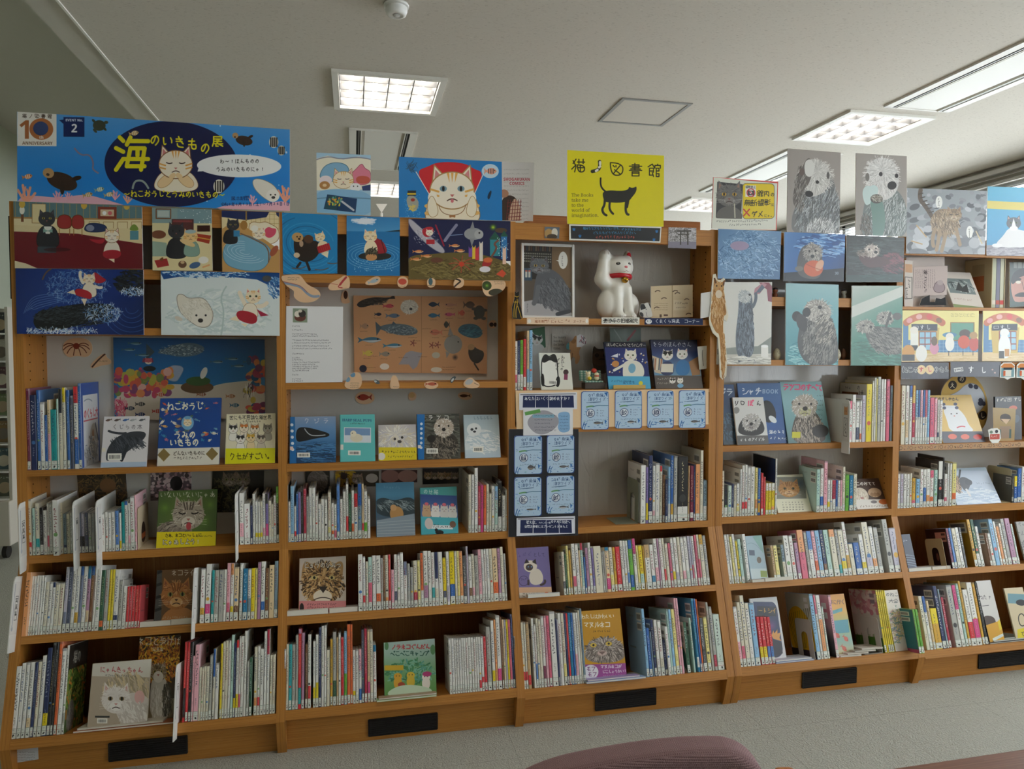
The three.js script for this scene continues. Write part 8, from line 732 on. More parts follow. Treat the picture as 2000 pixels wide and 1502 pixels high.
board('fish_chart', 'poster', 'large tan chart of named sea animals inside the second bookcase', [690, 577, 952, 580, 951, 730, 692, 727], -0.19, 0.004, (c) => { Rc(c, 680, 570, 960, 740, '#c8966a'); const F = (x, y, l, h, k, o) => { fish(c, x, y, l, h, k, o); ticks(c, x - 8, y + h * 0.5 + 2.4, 1.6, '#4a3420', 8); }; Bl(c, '695,596 706,586 730,580 752,582 766,580 752,588 730,594 706,602', '#2a2220'); Fur(c, 728, 590, 26, 6, 60, 6, ['#4a403a', '#1c1614'], 0, 1, 0.3); Po(c, '756,584 768,576 770,584', '#2a2220'); F(757, 598, 22, 10, '#b8404a'); El(c, 797, 600, 17, 14, '#c8c2b4'); Fur(c, 797, 600, 16, 13, 90, 4, ['#e0dccf', '#a8a294'], out, 0.8, 0.6); El(c, 800, 604, 3, 2.4, '#2a2624'); for (const [x, y, l, h, k] of [[845, 595, 22, 12, '#26344a'], [878, 596, 26, 9, '#b88468'], [914, 596, 24, 18, '#5a4030'], [737, 614, 14, 8, '#26283c'], [765, 617, 28, 11, '#5a7088'], [845, 617, 24, 11, '#2f6a8a'], [876, 615, 22, 9, '#c04a6a'], [899, 612, 14, 14, '#c8583c'], [870, 635, 12, 16, '#3a3834'], [849, 650, 26, 14, '#c87458'], [711, 637, 18, 14, '#a88468'], [721, 664, 46, 14, '#3a6a84'], [764, 676, 38, 11, '#3f7894'], [717, 690, 20, 14, '#c8b450'], [749, 692, 22, 12, '#8a8478']]) F(x, y, l, h, k, { f: x > 840 && x < 880, belly: l > 34 ? '#b8c4c8' : undefined }); El(c, 935, 610, 11, 13, '#3a342a'); for (const [a, b] of [[924, 604], [946, 606], [928, 622], [944, 622]]) El(c, a, b, 5, 3, '#3a342a'); Bl(c, '734,640 752,634 770,632 800,636 816,648 806,656 776,656 752,648', '#5a6a74'); Fur(c, 780, 646, 30, 9, 140, 3, ['#9aa8ac', '#3c4a54'], 0.1, 0.8, 0.5); Po(c, '732,628 744,640 734,656', '#4a5a64'); Po(c, '766,628 772,634 762,636', '#4a5a64'); Bl(c, '890,646 900,634 926,632 940,642 942,656 926,662 902,656', '#2f6480'); Fur(c, 916, 647, 22, 11, 90, 5, ['#4a88a0', '#1c4860'], 0, 1, 0.4); El(c, 883, 673, 18, 18, '#8a8884'); Po(c, '872,656 876,640 884,656', '#8a8884'); Po(c, '868,686 870,700 876,690', '#8a8884'); El(c, 893, 668, 1.4, 1.4, '#111'); Po(c, '776,712 790,690 800,686 822,690 812,716 804,722 796,712', '#9a98a0'); Bl(c, '912,682 922,674 932,682 946,686 944,702 930,712 916,702', '#2c201a'); El(c, 919, 678, 7, 6, '#b08c60'); Ln(c, '926,710 934,722', '#2c201a', 3); for (const [x, y] of [[804, 671], [841, 675], [852, 674]]) for (let i = 0; i < 5; i++) Ln(c, `${x},${y} ${x + Math.cos(i * 1.26) * 6},${y + Math.sin(i * 1.26) * 6}`, '#7a3a34', 1.6); Rd(c, 887, 698, 7, '#1c1614', 'rgba(90,60,40,0)'); El(c, 849, 694, 8, 6, '#b8b4a4'); El(c, 708, 720, 7, 7, '#26283a'); El(c, 722, 718, 6, 8, '#c89a6a'); El(c, 749, 716, 9, 6, '#e4ddd0'); El(c, 850, 722, 11, 5, '#d8d0c0'); ticks(c, 862, 716, 2, '#4a3420', 12); ticks(c, 862, 721, 2, '#4a3420', 10); for (let i = 0; i < 10; i++) ticks(c, rr(700, 910), rr(606, 720), 1.8, '#4a3420', 9); Rc(c, 820, 570, 821, 740, 'rgba(90,60,34,.35)'); }, {});
board('reef_poster', 'poster', 'blue coral reef poster with a whale shark, behind the leftmost bookcase books', [221, 659, 517, 663, 518, 817, 224, 821], -0.19, 0.004, (c) => { Gr(c, 0, 658, 0, 750, ['#164a84', '#1c5c98', '#1a6aa8', '#2474b0']); Bl(c, '300,690 330,676 366,668 392,674 398,682 384,694 350,698 320,692', '#5a7080'); Fur(c, 350, 684, 44, 10, 220, 3, ['#9ab0b8', '#3a4c58', '#c4d0d4'], 0.05, 0.8, 0.6); Po(c, '284,672 300,688 284,704', '#3a4c58'); for (const [x, y] of [[420, 706], [450, 700], [462, 714], [486, 706], [262, 672], [250, 684], [276, 694]]) fish(c, x, y, 28, 7, '#3a6478', { belly: '#8ab0c0' }); Bl(c, '310,734 326,720 334,712 358,716 350,734 340,748', '#a8b4c8', '#7a88a0', 1); Bl(c, '404,760 420,750 470,744 517,742 520,825 224,825 224,760 300,752 350,748', '#d8cbb8'); Dots(c, 90, 224, 725, 330, 770, 8, ['#d8604a', '#e08a54', '#c84a6a', '#b8b04c', '#7a8a4c', '#d8a83c', '#e4b0a4', '#8a4a74']); Dots(c, 46, 482, 700, 518, 815, 8, ['#d8604a', '#a83c5a', '#c8b04c', '#e08a54', '#2a5a84', '#7a3c64']); Fur(c, 232, 800, 14, 18, 90, 9, ['#c84a64', '#e08a9a'], () => rr(-2.6, -0.6), 1.6, 0.5); for (const [x, y, k] of [[252, 796, '#26344a'], [272, 788, '#4a4a44'], [272, 808, '#2a3c74'], [304, 802, '#b83c34'], [390, 770, '#a86a4c'], [456, 792, '#3a6a84'], [448, 774, '#b87a4c'], [310, 770, '#c85a44']]) fish(c, x, y, 20, 10, k, { st: '#d8d0c0' }); El(c, 382, 756, 32, 12, '#6a4c30'); El(c, 384, 744, 24, 9, '#3c5c2c'); El(c, 395, 728, 6, 12, '#e0dcd4', 0.4); catHead(c, 288, 706, 7, { fur: '#f0e4d0', shut: true }); Po(c, '278,700 296,700 298,708 276,708', 'rgba(176,32,48,.7)'); El(c, 290, 720, 12, 5, '#1e2024'); Fur(c, 484, 760, 12, 14, 40, 8, ['#f4f0e6', '#3a3430'], 1.6, 1, 0.4); });
for (const [u, q, t, f] of [[1, [150, 926, 246, 925, 250, 992, 156, 996], 'dim brown animal photograph at the back of the left third shelf', (c) => { Rc(c, 140, 920, 256, 1000, '#4a3a24'); Fur(c, 200, 960, 50, 36, 260, 10, ['#6a5030', '#2c2214', '#8a6a3c'], () => rr(0, 6), 2, 2); El(c, 210, 948, 16, 14, '#8a6038'); }], [1, [294, 922, 374, 921, 374, 976, 294, 978], 'photograph of a black cat among pale blossoms, behind the yawning kitten book', (c) => { Rc(c, 288, 916, 380, 984, '#6a5a60'); Dots(c, 110, 292, 920, 376, 978, 4, ['#c8a8ae', '#a8848e', '#d8c4c4', '#4a3a3c']); El(c, 344, 944, 12, 14, '#1c181a'); }], [1, [415, 920, 516, 919, 514, 1000, 412, 1001], 'dark photograph of tabby kittens behind the kitten book', (c) => { Rc(c, 405, 914, 520, 1006, '#2c2a20'); Fur(c, 440, 970, 30, 36, 240, 9, ['#4a4630', '#6a6444', '#1c1a12'], () => rr(0, 6), 2, 2); for (const x of [448, 474]) furCat(c, x, 938, 15, '#8a7a68', '#3c3228', '#b8aa98', { tabby: 1 }); }], [2, [596, 920, 644, 920, 644, 985, 597, 985], 'photograph of a sleeping grey cat behind the second bookcase row', (c) => { Rc(c, 590, 914, 650, 990, '#2c261e'); El(c, 620, 940, 20, 22, '#8a8078'); Fur(c, 620, 940, 19, 20, 140, 6, ['#a89c90', '#6a6058'], 1, 1, 1); }], [2, [655, 920, 740, 920, 740, 950, 655, 951], 'photograph of sunflowers and cats behind the second bookcase row', (c) => { Rc(c, 650, 914, 745, 956, '#3a3020'); Fur(c, 672, 930, 16, 14, 120, 10, ['#d8b020', '#b88a18'], out, 2.4, 0.6); El(c, 672, 930, 7, 6, '#3c2414'); furCat(c, 698, 936, 11, '#a89078', '#5a4a3c', '#d8cabc', {}); El(c, 726, 934, 12, 9, '#c8c0b4'); }], [2, [745, 918, 815, 918, 815, 942, 745, 943], 'pinkish photograph above the dog book in the second bookcase', (c) => { Rc(c, 740, 914, 820, 946, '#5a3a34'); El(c, 762, 930, 18, 12, '#a87a70'); El(c, 796, 930, 19, 12, '#b88a7c'); }], [2, [826, 915, 896, 914, 896, 944, 826, 946], 'photograph of a row of kittens above the teal book', (c) => { Rc(c, 820, 910, 900, 950, '#1c1814'); for (let i = 0; i < 5; i++) furCat(c, 836 + i * 13, 930, 8, ['#b08a5c', '#8a7a68', '#d0b088'][i % 3], '#4a3828', '#e0d0bc', {}); }]]) board('animal_photograph', 'photograph', t, q, -0.196, 0.002, f);
board('cat_card', 'card', 'green card with a black and white cat at the back left of the middle bookcase', [1034, 643, 1064, 638, 1066, 678, 1036, 700], -0.17, 0.002, (c) => { Rc(c, 1030, 634, 1070, 705, '#2a5c40'); El(c, 1048, 690, 16, 22, '#b8b8b4'); catHead(c, 1049, 662, 11, { fur: '#c8c8c4', mask: '#222', ear: '#222' }); });
{ const b = board('quote_lettering', 'lettering', 'small dark English lettering about books and little time on pale card', [1078, 652, 1108, 652, 1108, 686, 1078, 686], -0.198, 0.001, (c) => { Rc(c, 1070, 648, 1112, 690, '#c6c2b8'); ['So many', 'books,', 'So little', 'time.'].forEach((s, i) => LT(c, s, 1081, 660.5 + i * 7.2, 6, '#3a3632', '{}px serif')); }, { atlas: paperAtlas, dpm: 2000 }); }
cutout('reading_cats_cutout', 'cut-out', 'cut-out of a ginger cat carrying another reading cat', '1106,672 1112,668 1119,664 1122,656 1128,656 1134,652 1142,658 1146,668 1142,674 1134,678 1130,690 1134,698 1128,712 1122,710 1124,700 1118,696 1114,710 1109,706 1112,694 1116,682 1106,684', -0.15, 0.002, (c) => { Rc(c, 1100, 648, 1150, 716, '#a87c50'); Rc(c, 1126, 650, 1150, 678, '#d8d6d8'); Fur(c, 1138, 664, 8, 8, 30, 4, ['#4a4a54', '#8a3c4a'], 0, 1, 2); Rc(c, 1103, 668, 1112, 684, '#3a6a6c'); Ln(c, '1118,690 1116,708', '#5a3c20', 1.2); El(c, 1120, 666, 5, 5, '#8a6038'); });
cutout('brown_cat_cutout', 'cut-out', 'dark brown seated cat cut-out behind the night cat book', '1157,684 1160,674 1166,682 1176,682 1182,680 1190,690 1190,730 1164,730 1156,712', -0.16, 0.003, (c) => { Rc(c, 1150, 670, 1195, 735, '#4a3c30'); El(c, 1172, 700, 17, 14, '#5c4a3a'); El(c, 1166, 694, 4, 4, '#2a201a'); El(c, 1182, 694, 4, 4, '#2a201a'); Ln(c, '1170,702 1175,700 1180,702', '#1c1612', 1.2); });
board('photo_card', 'card', 'grey photo card with a red stripe pinned behind the night cat book', [1191, 641, 1252, 641, 1252, 670, 1192, 670], -0.16, 0.002, (c) => { Gr(c, 1190, 0, 1252, 0, ['#5a6a66', '#7c8884', '#4a5a58']); Ln(c, '1226,664 1240,646', '#8c3a44', 4); Ln(c, '1200,644 1214,666', '#8a9894', 2); });
board('ink_card', 'card', 'small white card with ink lines at the right side of the middle bookcase', [1362, 677, 1384, 675, 1385, 719, 1366, 722], -0.03, 0.001, (c) => { Rc(c, 1355, 670, 1390, 726, '#d8d6cc'); Ln(c, '1372,684 1370,700 1374,714', '#333', 0.8); Ln(c, '1380,682 1379,704 1382,714', '#333', 0.8); }, { atlas: paperAtlas });
// ---------- cut-outs stuck to shelf edges and back boards ----------
const TAN = '#e6bf98', CUT = 'sea animal cut-outs of the second bookcase';
const cut = (label, o, z, f, back) => cutout('sea_animal_cutout', 'cut-out', label, o, z, 0.0012, (c) => { const P = pts(o), X = P.map((p) => p[0]), Y = P.map((p) => p[1]); Rc(c, Math.min(...X) - 2, Math.min(...Y) - 2, Math.max(...X) + 2, Math.max(...Y) + 2, TAN); f(c); }, { group: back ? undefined : CUT });
cut('long oarfish cut-out at the left end of the rail', '546,540 560,537 584,535 592,544 600,556 622,566 628,578 614,590 588,592 572,580 576,568 560,560', 0.003, (c) => { Ln(c, '552,552 572,556 588,560 600,574 612,580 622,578', '#8a9ab0', 5); Ln(c, '552,550 572,554 588,558 600,571', '#a85a5a', 1.2); ticks(c, 562, 541, 2.4, '#4a3a2c', 9); ticks(c, 562, 545, 2.4, '#4a3a2c', 7); });
cut('red lobster cut-out on the rail', '646,552 664,544 672,537 682,540 684,556 682,564 662,566 644,568 640,560', 0.003, (c) => { Ln(c, '676,541 668,550 664,556', '#b83c40', 4); Ln(c, '664,556 656,562 668,562', '#b83c40', 1.8); Ln(c, '646,554 660,556', '#b83c40', 0.7); ticks(c, 668, 562, 2, '#4a3a2c', 5); });
cut('pale blue fish cut-out on the rail', '712,552 724,544 736,538 744,543 742,552 732,557 716,557', 0.003, (c) => { fish(c, 729, 549, 24, 9, '#a8b8c4', { r: -0.35 }); });
cut('round red fish cut-out on the rail', '776,543 788,539 797,544 797,556 788,563 776,560', 0.003, (c) => { El(c, 786, 550, 8, 6, '#c8503c'); ticks(c, 780, 558, 2, '#4a3a2c', 5); });
cut('small dark fish cut-out on the rail, below the night sea picture', '834,543 850,543 851,556 846,562 834,561', 0.0072, (c) => { El(c, 841, 550, 4, 7, '#4a6a74'); Ln(c, '836,558 848,558', '#4a3a2c', 0.8); });
cut('curved eel cut-out on the rail', '888,543 906,543 907,556 900,563 884,562', 0.0072, (c) => { Ln(c, '890,545 902,548 894,554 888,560', '#3a2c22', 3); });
cut('green anglerfish cut-out at the right end of the rail', '940,550 952,545 986,546 989,560 978,572 960,580 944,576', 0.003, (c) => { El(c, 951, 558, 9, 9, '#3c4a20'); Rd(c, 951, 558, 6, '#8ac840', 'rgba(60,90,30,0)'); El(c, 968, 571, 14, 7, '#4a4634', -0.1); ticks(c, 964, 549, 2, '#4a3a2c', 9); ticks(c, 966, 553, 2, '#4a3a2c', 8); });
cut('tan card of two blue fish at the left of the lower rail', '680,736 692,726 704,728 708,744 704,758 688,762 672,756 674,746', 0.003, (c) => { El(c, 689, 732, 5, 5, '#6a94b4'); El(c, 679, 741, 5, 5, '#7a9cb8'); for (const y of [747, 751, 755]) ticks(c, 684, y, 2, '#4a3a2c', 8); });
cut('tiny grey bird cut-out on the lower rail', '729,742 736,741 742,746 742,750 734,750', 0.003, (c) => { Rc(c, 720, 738, 746, 754, '#5a6468'); El(c, 733, 745, 3, 2, '#c8d0d4'); });
cut('blank tan shell shaped cut-out on the lower rail', '764,736 770,732 776,736 782,758 772,760 760,759', 0.003, (c) => { ticks(c, 768, 754, 2, '#4a3a2c', 5); });
cut('orange red fish cut-out on the lower rail', '826,750 836,744 850,745 858,752 850,760 834,760', 0.003, (c) => { fish(c, 842, 750, 24, 8, '#b85a40'); });
cut('tiny penguin shaped cut-out on the lower rail', '878,742 886,734 892,736 886,744 882,750', 0.003, (c) => { Rc(c, 870, 730, 896, 754, '#4a5458'); El(c, 884, 742, 2, 4, '#d0d4d4', 0.6); });
cut('grey jellyfish cut-out at the right of the lower rail', '908,742 920,736 928,744 938,750 934,758 914,759 904,752', 0.003, (c) => { El(c, 916, 746, 8, 5, '#b4b4b4', -0.4); Ln(c, '926,748 934,752', '#6a5a4c', 1); });
cut('dark red fish cut-out on the back board below the lower rail', '692,776 700,766 718,764 731,770 732,782 720,790 700,789', -0.2, (c) => { fish(c, 712, 776, 30, 15, '#a83c2c', { f: true }); }, 1);
cut('plain tan cut-out on the back board, middle of three', '797,768 806,764 814,770 812,782 798,783', -0.2, (c) => { El(c, 804, 772, 6, 5, '#d8b078'); }, 1);
cut('brown fish cut-out on the back board, right of three', '892,772 900,765 918,766 924,776 914,782 900,780', -0.2, (c) => { fish(c, 908, 773, 22, 7, '#5a3420', { f: true }); }, 1);
cut('small brown cut-out on the back board left of the fish chart', '666,574 674,566 680,570 680,582 686,592 666,594', -0.2, (c) => { El(c, 675, 576, 4, 8, '#4a2c20'); }, 1);
cut('small dark cut-out on the back board right of the fish chart', '953,632 960,624 970,626 970,640 956,642', -0.2, (c) => { El(c, 960, 634, 4, 4, '#3a2a2a'); El(c, 967, 634, 3, 4, '#3a2a2a'); }, 1);
cut('round tan spider crab cut-out on the back board of the leftmost bookcase', '124,668 140,660 168,660 181,672 180,690 168,699 150,694 134,700 122,686', -0.2, (c) => { for (let i = 0; i < 8; i++) { const a = -0.4 + i * 0.55; Ln(c, `149,676 ${149 + Math.cos(a) * 16},${674 + Math.sin(a) * 9 - 5} ${149 + Math.cos(a) * 26},${680 + Math.sin(a) * 14}`, '#6a2c1c', 1.6); } El(c, 149, 676, 6, 6, '#8a3420'); }, 1);
cut('tan shrimp cut-out on the back board of the leftmost bookcase', '176,712 190,698 206,688 208,698 218,704 217,712 196,714 178,722', -0.2, (c) => { Ln(c, '180,716 192,702 206,691', '#5a3c30', 3); ticks(c, 194, 704, 2.4, '#4a3a2c', 6); }, 1);
cutout('ginger_cat_cutout', 'cut-out', 'long hanging ginger cat cut-out between the middle and fourth bookcases', '1393,536 1398,535 1401,546 1408,547 1413,542 1416,545 1414,566 1418,592 1423,618 1419,628 1413,624 1416,660 1420,700 1419,734 1412,742 1406,736 1404,690 1402,660 1398,656 1392,650 1386,634 1385,622 1389,590 1390,560', 0.016, 0.003, (c) => { Rc(c, 1380, 530, 1426, 746, '#e6ddc8'); Bl(c, '1394,540 1400,550 1409,551 1413,546 1411,570 1415,596 1418,614 1411,616 1412,660 1417,700 1416,730 1410,736 1408,690 1405,650 1399,650 1390,630 1388,618 1393,588 1393,560', '#b8854c'); Fur(c, 1402, 590, 12, 44, 300, 8, ['#d0a470', '#9a6a38', '#c4945c', '#e0c094'], 1.5, 1.2, 0.3); Fur(c, 1412, 690, 4, 44, 120, 8, ['#d0a470', '#a87844'], 1.5, 1.2, 0.2); El(c, 1403, 560, 8, 8, '#c89a64'); El(c, 1403, 574, 6, 8, '#e4d4bc'); El(c, 1399, 558, 1.4, 1.6, '#3a2c1c'); El(c, 1408, 558, 1.4, 1.6, '#3a2c1c'); El(c, 1404, 564, 1.4, 1, '#a86458'); Ln(c, '1395,544 1397,552', '#6a4428', 3); Ln(c, '1413,548 1411,556', '#6a4428', 3); }, { sharp: true, k: 2 });
board('white_index_card', 'card', 'plain white index card behind the hanging ginger cat', [1369, 573, 1390, 569, 1390, 618, 1368, 622], 0.012, 0.001, (c) => Rc(c, 1360, 560, 1396, 630, '#e0ddd8'), { atlas: paperAtlas });
cutout('cat_ornament', 'ornament', 'flat black cat ornament with golden lines beside the framed photograph', '1001,622 1000,600 1004,586 1006,574 1005,569 1009,572 1013,569 1014,578 1012,588 1018,602 1021,620 1016,624', 0.022, 0.003, (c) => { Rc(c, 990, 560, 1030, 630, '#1a1712'); for (const l of ['1004,620 1003,602 1007,588', '1008,620 1007,606 1011,594 1010,584', '1018,620 1014,606 1011,598', '1006,578 1010,582 1013,578', '1003,590 1012,590']) Ln(c, l, '#c8a030', 1.4); }, { sharp: true, k: 2 });
cutout('round_fan', 'fan', 'large round tan fan with a white cat, behind the headband cat book', '1837,772 1842,754 1856,738 1876,728 1898,732 1916,748 1926,770 1930,794 1928,822 1918,840 1900,846 1870,842 1846,820 1838,796', -0.12, 0.003, (c) => { Rc(c, 1830, 720, 1936, 850, '#c8a456'); Bl(c, '1846,774 1870,766 1884,750 1902,748 1918,764 1924,786 1916,800 1902,812 1870,840 1846,810', '#c4c8d0', '#8a8a8c', 1); for (const [x, y] of [[1894, 754], [1904, 756], [1914, 782], [1919, 788], [1913, 788]]) El(c, x, y, 5, 4, '#3a3c50', 0.8); for (const [s, x, y] of [['え', 1860, 752], ['の', 1877, 740], ['し', 1918, 811]]) { El(c, x, y, 8, 8.6, '#2c2420'); T(c, s, x - 5, y - 5, 10, '#e0d4b8', { w: 0.11 }); } });
cutout('cup_card', 'card', 'small white cut-out card of a patterned tea cup at the shelf front', '1930,840 1936,837 1948,836 1953,840 1955,856 1950,865 1938,866 1933,860', 0.004, 0.0015, (c) => { Rc(c, 1925, 832, 1960, 870, '#ecebe6'); El(c, 1936, 844, 3, 3, '#7a8a7c'); El(c, 1946, 843, 3, 3, '#44424a'); Rc(c, 1934, 848, 1952, 858, '#c85a50'); ticks(c, 1936, 850, 4, '#f0e0d8', 3); }, { sharp: true, k: 2 });
for (const [u, lv, x0, x1, y0, y1, name] of [[5, 3, 1757, 2012, 871, 880, 'kana'], [5, 5, 1776, 2012, 1112, 1119, 'marks']]) { const z = SHELF[u][lv].z + 0.0015, s = SHELF[u][lv]; const A = onPlane(x0, (y0 + y1) / 2, V(0, 0, z), V(0, 0, 1)), B = onPlane(x1, (y0 + y1) / 2, V(0, 0, z), V(0, 0, 1)), w = B.x - A.x, h = s.th * (lv === 3 ? 0.9 : 0.6), t = paperAtlas.tile(w * 1500, h * 1500), c = t.c; c.save(); c.translate(t.x, t.y); Rc(c, 0, 0, t.w, t.h, lv === 3 ? '#c09a74' : '#c89c70'); for (let i = 0; i < 40; i++) { const x = 4 + i * t.w / 40; if (lv === 3) { const k = ['#2a2020', '#8a4a3c', '#3a3a54', '#5a3c2c'][i % 4]; c.strokeStyle = k; c.lineWidth = 2.4; if (i % 3 === 0) { c.beginPath(); c.arc(x + 6, t.h / 2, t.h * 0.28, 0, 7); c.stroke(); } else ticks(c, x, t.h * 0.2, t.h * 0.6, k, 1, { w: 0.12 }); } else ticks(c, x, t.h * 0.25, t.h * 0.5, '#3a2c24', 1, { w: 0.2 }); } c.restore(); const g = box(w, h, 0.001), uv = g.attributes.uv, n = g.attributes.normal; for (let i = 0; i < uv.count; i++) uv.setXY(i, ...(n.getZ(i) > 0.5 ? t.uv(uv.getX(i), uv.getY(i)) : t.uv(0.02, 0.02))); const m = tag(mesh('shelf_strip', g, t.mat), lv === 3 ? 'brown printed strip along the shelf edge below the sushi books' : 'narrow strip of small marks along the second shelf of the rightmost bookcase', 'shelf strip'); m.position.set((A.x + B.x) / 2, s.y - h / 2 - (lv === 3 ? s.th * 0.05 : s.th * 0.18), z); m.rotation.x = -s.a; }
// ---------- shelf dividers and bookends ----------
function divider(u, lv, px, topPy, label, o = {}) {
const s = SHELF[u][lv], f = 0.055, x = onPlane(px, topPy + 60, V(0, s.y, s.z + f), V(0, Math.sin(s.a), Math.cos(s.a))).x, pl = rowPlane(u, lv, f + 0.006), h = o.h ?? V().subVectors(onPlane(px, topPy, pl.o, pl.n), pl.o).dot(pl.up), hang = o.hang ?? 0.05, g = tag(group('shelf_divider'), label, 'shelf divider'); g.position.set(x, s.y, s.z); g.rotation.x = -s.a;
const sh = new THREE.Shape(); [[-0.17, 0.001], [0.0015, 0.001], [0.0015, -hang], [f, -hang], [f, h - 0.02], [f - 0.008, h - 0.004], [f - 0.02, h], [-0.17, h]].forEach(([z, y], i) => (i ? sh.lineTo(-z, y) : sh.moveTo(-z, y)));
const e = new THREE.ExtrudeGeometry(sh, { depth: 0.003, bevelEnabled: false }); e.rotateY(Math.PI / 2); mesh('plate', e, whitePlastic, g);
const L = u > 3, t = paperAtlas.tile(60, 200), c = t.c; c.save(); c.translate(t.x, t.y); Rc(c, 0, 0, 60, 200, '#e4e2de'); if (L) { Rc(c, 18, 20, 46, 60, '#d8a070'); Po(c, '18,24 22,12 28,22', '#d8a070'); Po(c, '46,24 42,12 36,22', '#d8a070'); El(c, 26, 40, 2, 2, '#333'); El(c, 38, 40, 2, 2, '#333'); c.strokeStyle = '#222'; c.lineWidth = 2; c.strokeRect(18, 76, 26, 96); ticks(c, 22, 82, 18, '#222', 4, { v: 1 }); } else { Ln(c, '12,8 8,60 14,130 10,170', '#9aa0ac', 5); El(c, 12, 178, 7, 9, '#b0b4bc'); c.strokeStyle = '#333'; c.lineWidth = 2; c.strokeRect(24, 56, 24, 90); T(c, o.word ?? '写真集', 26, 62, 19, '#222', { v: 1, ls: 1.3, w: 0.1 }); } c.restore();
const q = box(0.0006, h * 0.86, f * 0.92, L ? -0.0004 : 0.0034, h * 0.48, f * 0.5), uv = q.attributes.uv, n = q.attributes.normal; for (let i = 0; i < uv.count; i++) uv.setXY(i, ...(Math.abs(n.getX(i)) > 0.5 ? t.uv(uv.getX(i), uv.getY(i)) : t.uv(0.02, 0.02))); mesh('printed_label', q, t.mat, g);
}
divider(1, 4, 36, 985, 'white shelf divider at the left post, third shelf of the leftmost bookcase'); divider(1, 4, 142, 980, 'white shelf divider left of the slate spined group, third shelf', { word: '猫' }); divider(1, 4, 187, 979, 'white shelf divider with orange cat print, right of the slate spined group', { word: '猫' }); divider(1, 4, 459, 966, 'white shelf divider right of the yawning kitten book', { word: '' });
divider(1, 5, 22, 1126, 'white shelf divider at the left post, second shelf of the leftmost bookcase'); divider(1, 5, 376, 1109, 'white shelf divider right of the brown orange cat book', { word: '' }); divider(1, 6, 341, 1299, 'white shelf divider beside the autumn cat book', { word: '大人' }.word ? { word: '本' } : {}); divider(4, 3, 1659, 781, 'white shelf divider with an orange cat label, before the magazines', { hang: 0.045 });
function bookend(u, lv, px, w, h, dir, col, label, o = {}) {
const s = SHELF[u][lv], zf = o.z ?? -0.012, p = onPlane(px, o.py ?? 1000, V(0, s.y, s.z + zf), V(0, Math.sin(s.a), Math.cos(s.a))), g = tag(group('bookend'), label, 'bookend'), m = std({ color: col, roughness: 0.45, metalness: 0.1 }); g.position.set(p.x, s.y + 0.0006, s.z); g.rotation.x = -s.a;
const sh = new THREE.Shape(), r = 0.018; sh.moveTo(-zf, 0); sh.lineTo(-zf, h - r); sh.quadraticCurveTo(-zf, h, -zf + r, h); sh.lineTo(-zf + w - r, h); sh.quadraticCurveTo(-zf + w, h, -zf + w, h - r); sh.lineTo(-zf + w, 0);
if (o.arch) { const a = w * 0.3, b = w * 0.7, k = h * 0.52; sh.lineTo(-zf + b, 0); sh.lineTo(-zf + b, k); sh.quadraticCurveTo(-zf + b, k + 0.025, -zf + w / 2, k + 0.025); sh.quadraticCurveTo(-zf + a, k + 0.025, -zf + a, k); sh.lineTo(-zf + a, 0); }
const e = new THREE.ExtrudeGeometry(sh, { depth: 0.0012, bevelEnabled: false, curveSegments: 6 }); e.rotateY(Math.PI / 2); mesh('upright', e, m, g);
const bw = o.base ?? 0.09; mesh('foot', box(bw, 0.0012, w, dir * bw / 2, 0.0006, zf - w / 2), m, g);
if (o.print) { const t = paperAtlas.tile(w * 1200, h * 1200), c = t.c; c.save(); c.beginPath(); c.rect(t.x, t.y, t.w, t.h); c.clip(); c.translate(t.x, t.y); c.scale(t.w / 100, t.h / 150); o.print(c); c.restore(); const q = box(0.0005, h * 0.97, w * 0.97, (dir > 0 ? 0.0015 : -0.0003), h / 2, zf - w / 2), uv = q.attributes.uv, n = q.attributes.normal; for (let i = 0; i < uv.count; i++) uv.setXY(i, ...(Math.abs(n.getX(i)) > 0.5 ? t.uv(uv.getX(i), uv.getY(i)) : t.uv(0.02, 0.98))); mesh('printed_label', q, t.mat, g); }
}
bookend(1, 3, 163, 0.15, 0.2, 1, hex(222, 220, 214), 'white printed bookend holding the blue animal books', { print: (c) => { Rc(c, 0, 0, 100, 150, '#dcdcd8'); Bl(c, '20,60 44,40 60,60 56,110 30,120', '#c8c4bc', '#8a8a88', 2); Ln(c, '70,70 60,100 66,140', '#6a6a6c', 2); Rc(c, 60, 128, 84, 146, '#3a62a8'); } });
bookend(1, 4, 268, 0.14, 0.155, 1, hex(216, 200, 172), 'tan bookend with a dark arch print, before the yawning kitten book', { print: (c) => { Rc(c, 0, 0, 100, 150, '#d8c6a8'); Bl(c, '30,140 30,80 50,56 70,80 70,140', '#4a3428'); Rc(c, 32, 104, 68, 124, '#d8784a'); } });
bookend(3, 4, 1246, 0.13, 0.185, -1, hex(138, 144, 126), 'grey green metal bookend with a cut-out arch, third shelf of the middle bookcase', { arch: 1, base: 0.1 });
bookend(3, 6, 1262, 0.13, 0.2, -1, hex(196, 196, 182), 'pale grey bookend holding the blue and pink books, bottom shelf', { py: 1300, arch: 1 });
bookend(4, 6, 1593, 0.12, 0.165, -1, hex(206, 204, 196), 'white arched bookend before the yellow cover', { py: 1290, arch: 1 }); bookend(4, 6, 1725, 0.12, 0.15, -1, hex(214, 210, 200), 'white arched bookend before the cherry blossom cover', { py: 1280, arch: 1 });
bookend(5, 4, 1974, 0.14, 0.165, -1, hex(196, 184, 148), 'tan arched bookend right of the running cats book', { arch: 1, py: 980 }); bookend(5, 5, 1848, 0.11, 0.14, -1, hex(200, 180, 140), 'tan arched bookend before the maroon cover', { arch: 1, py: 1100 });
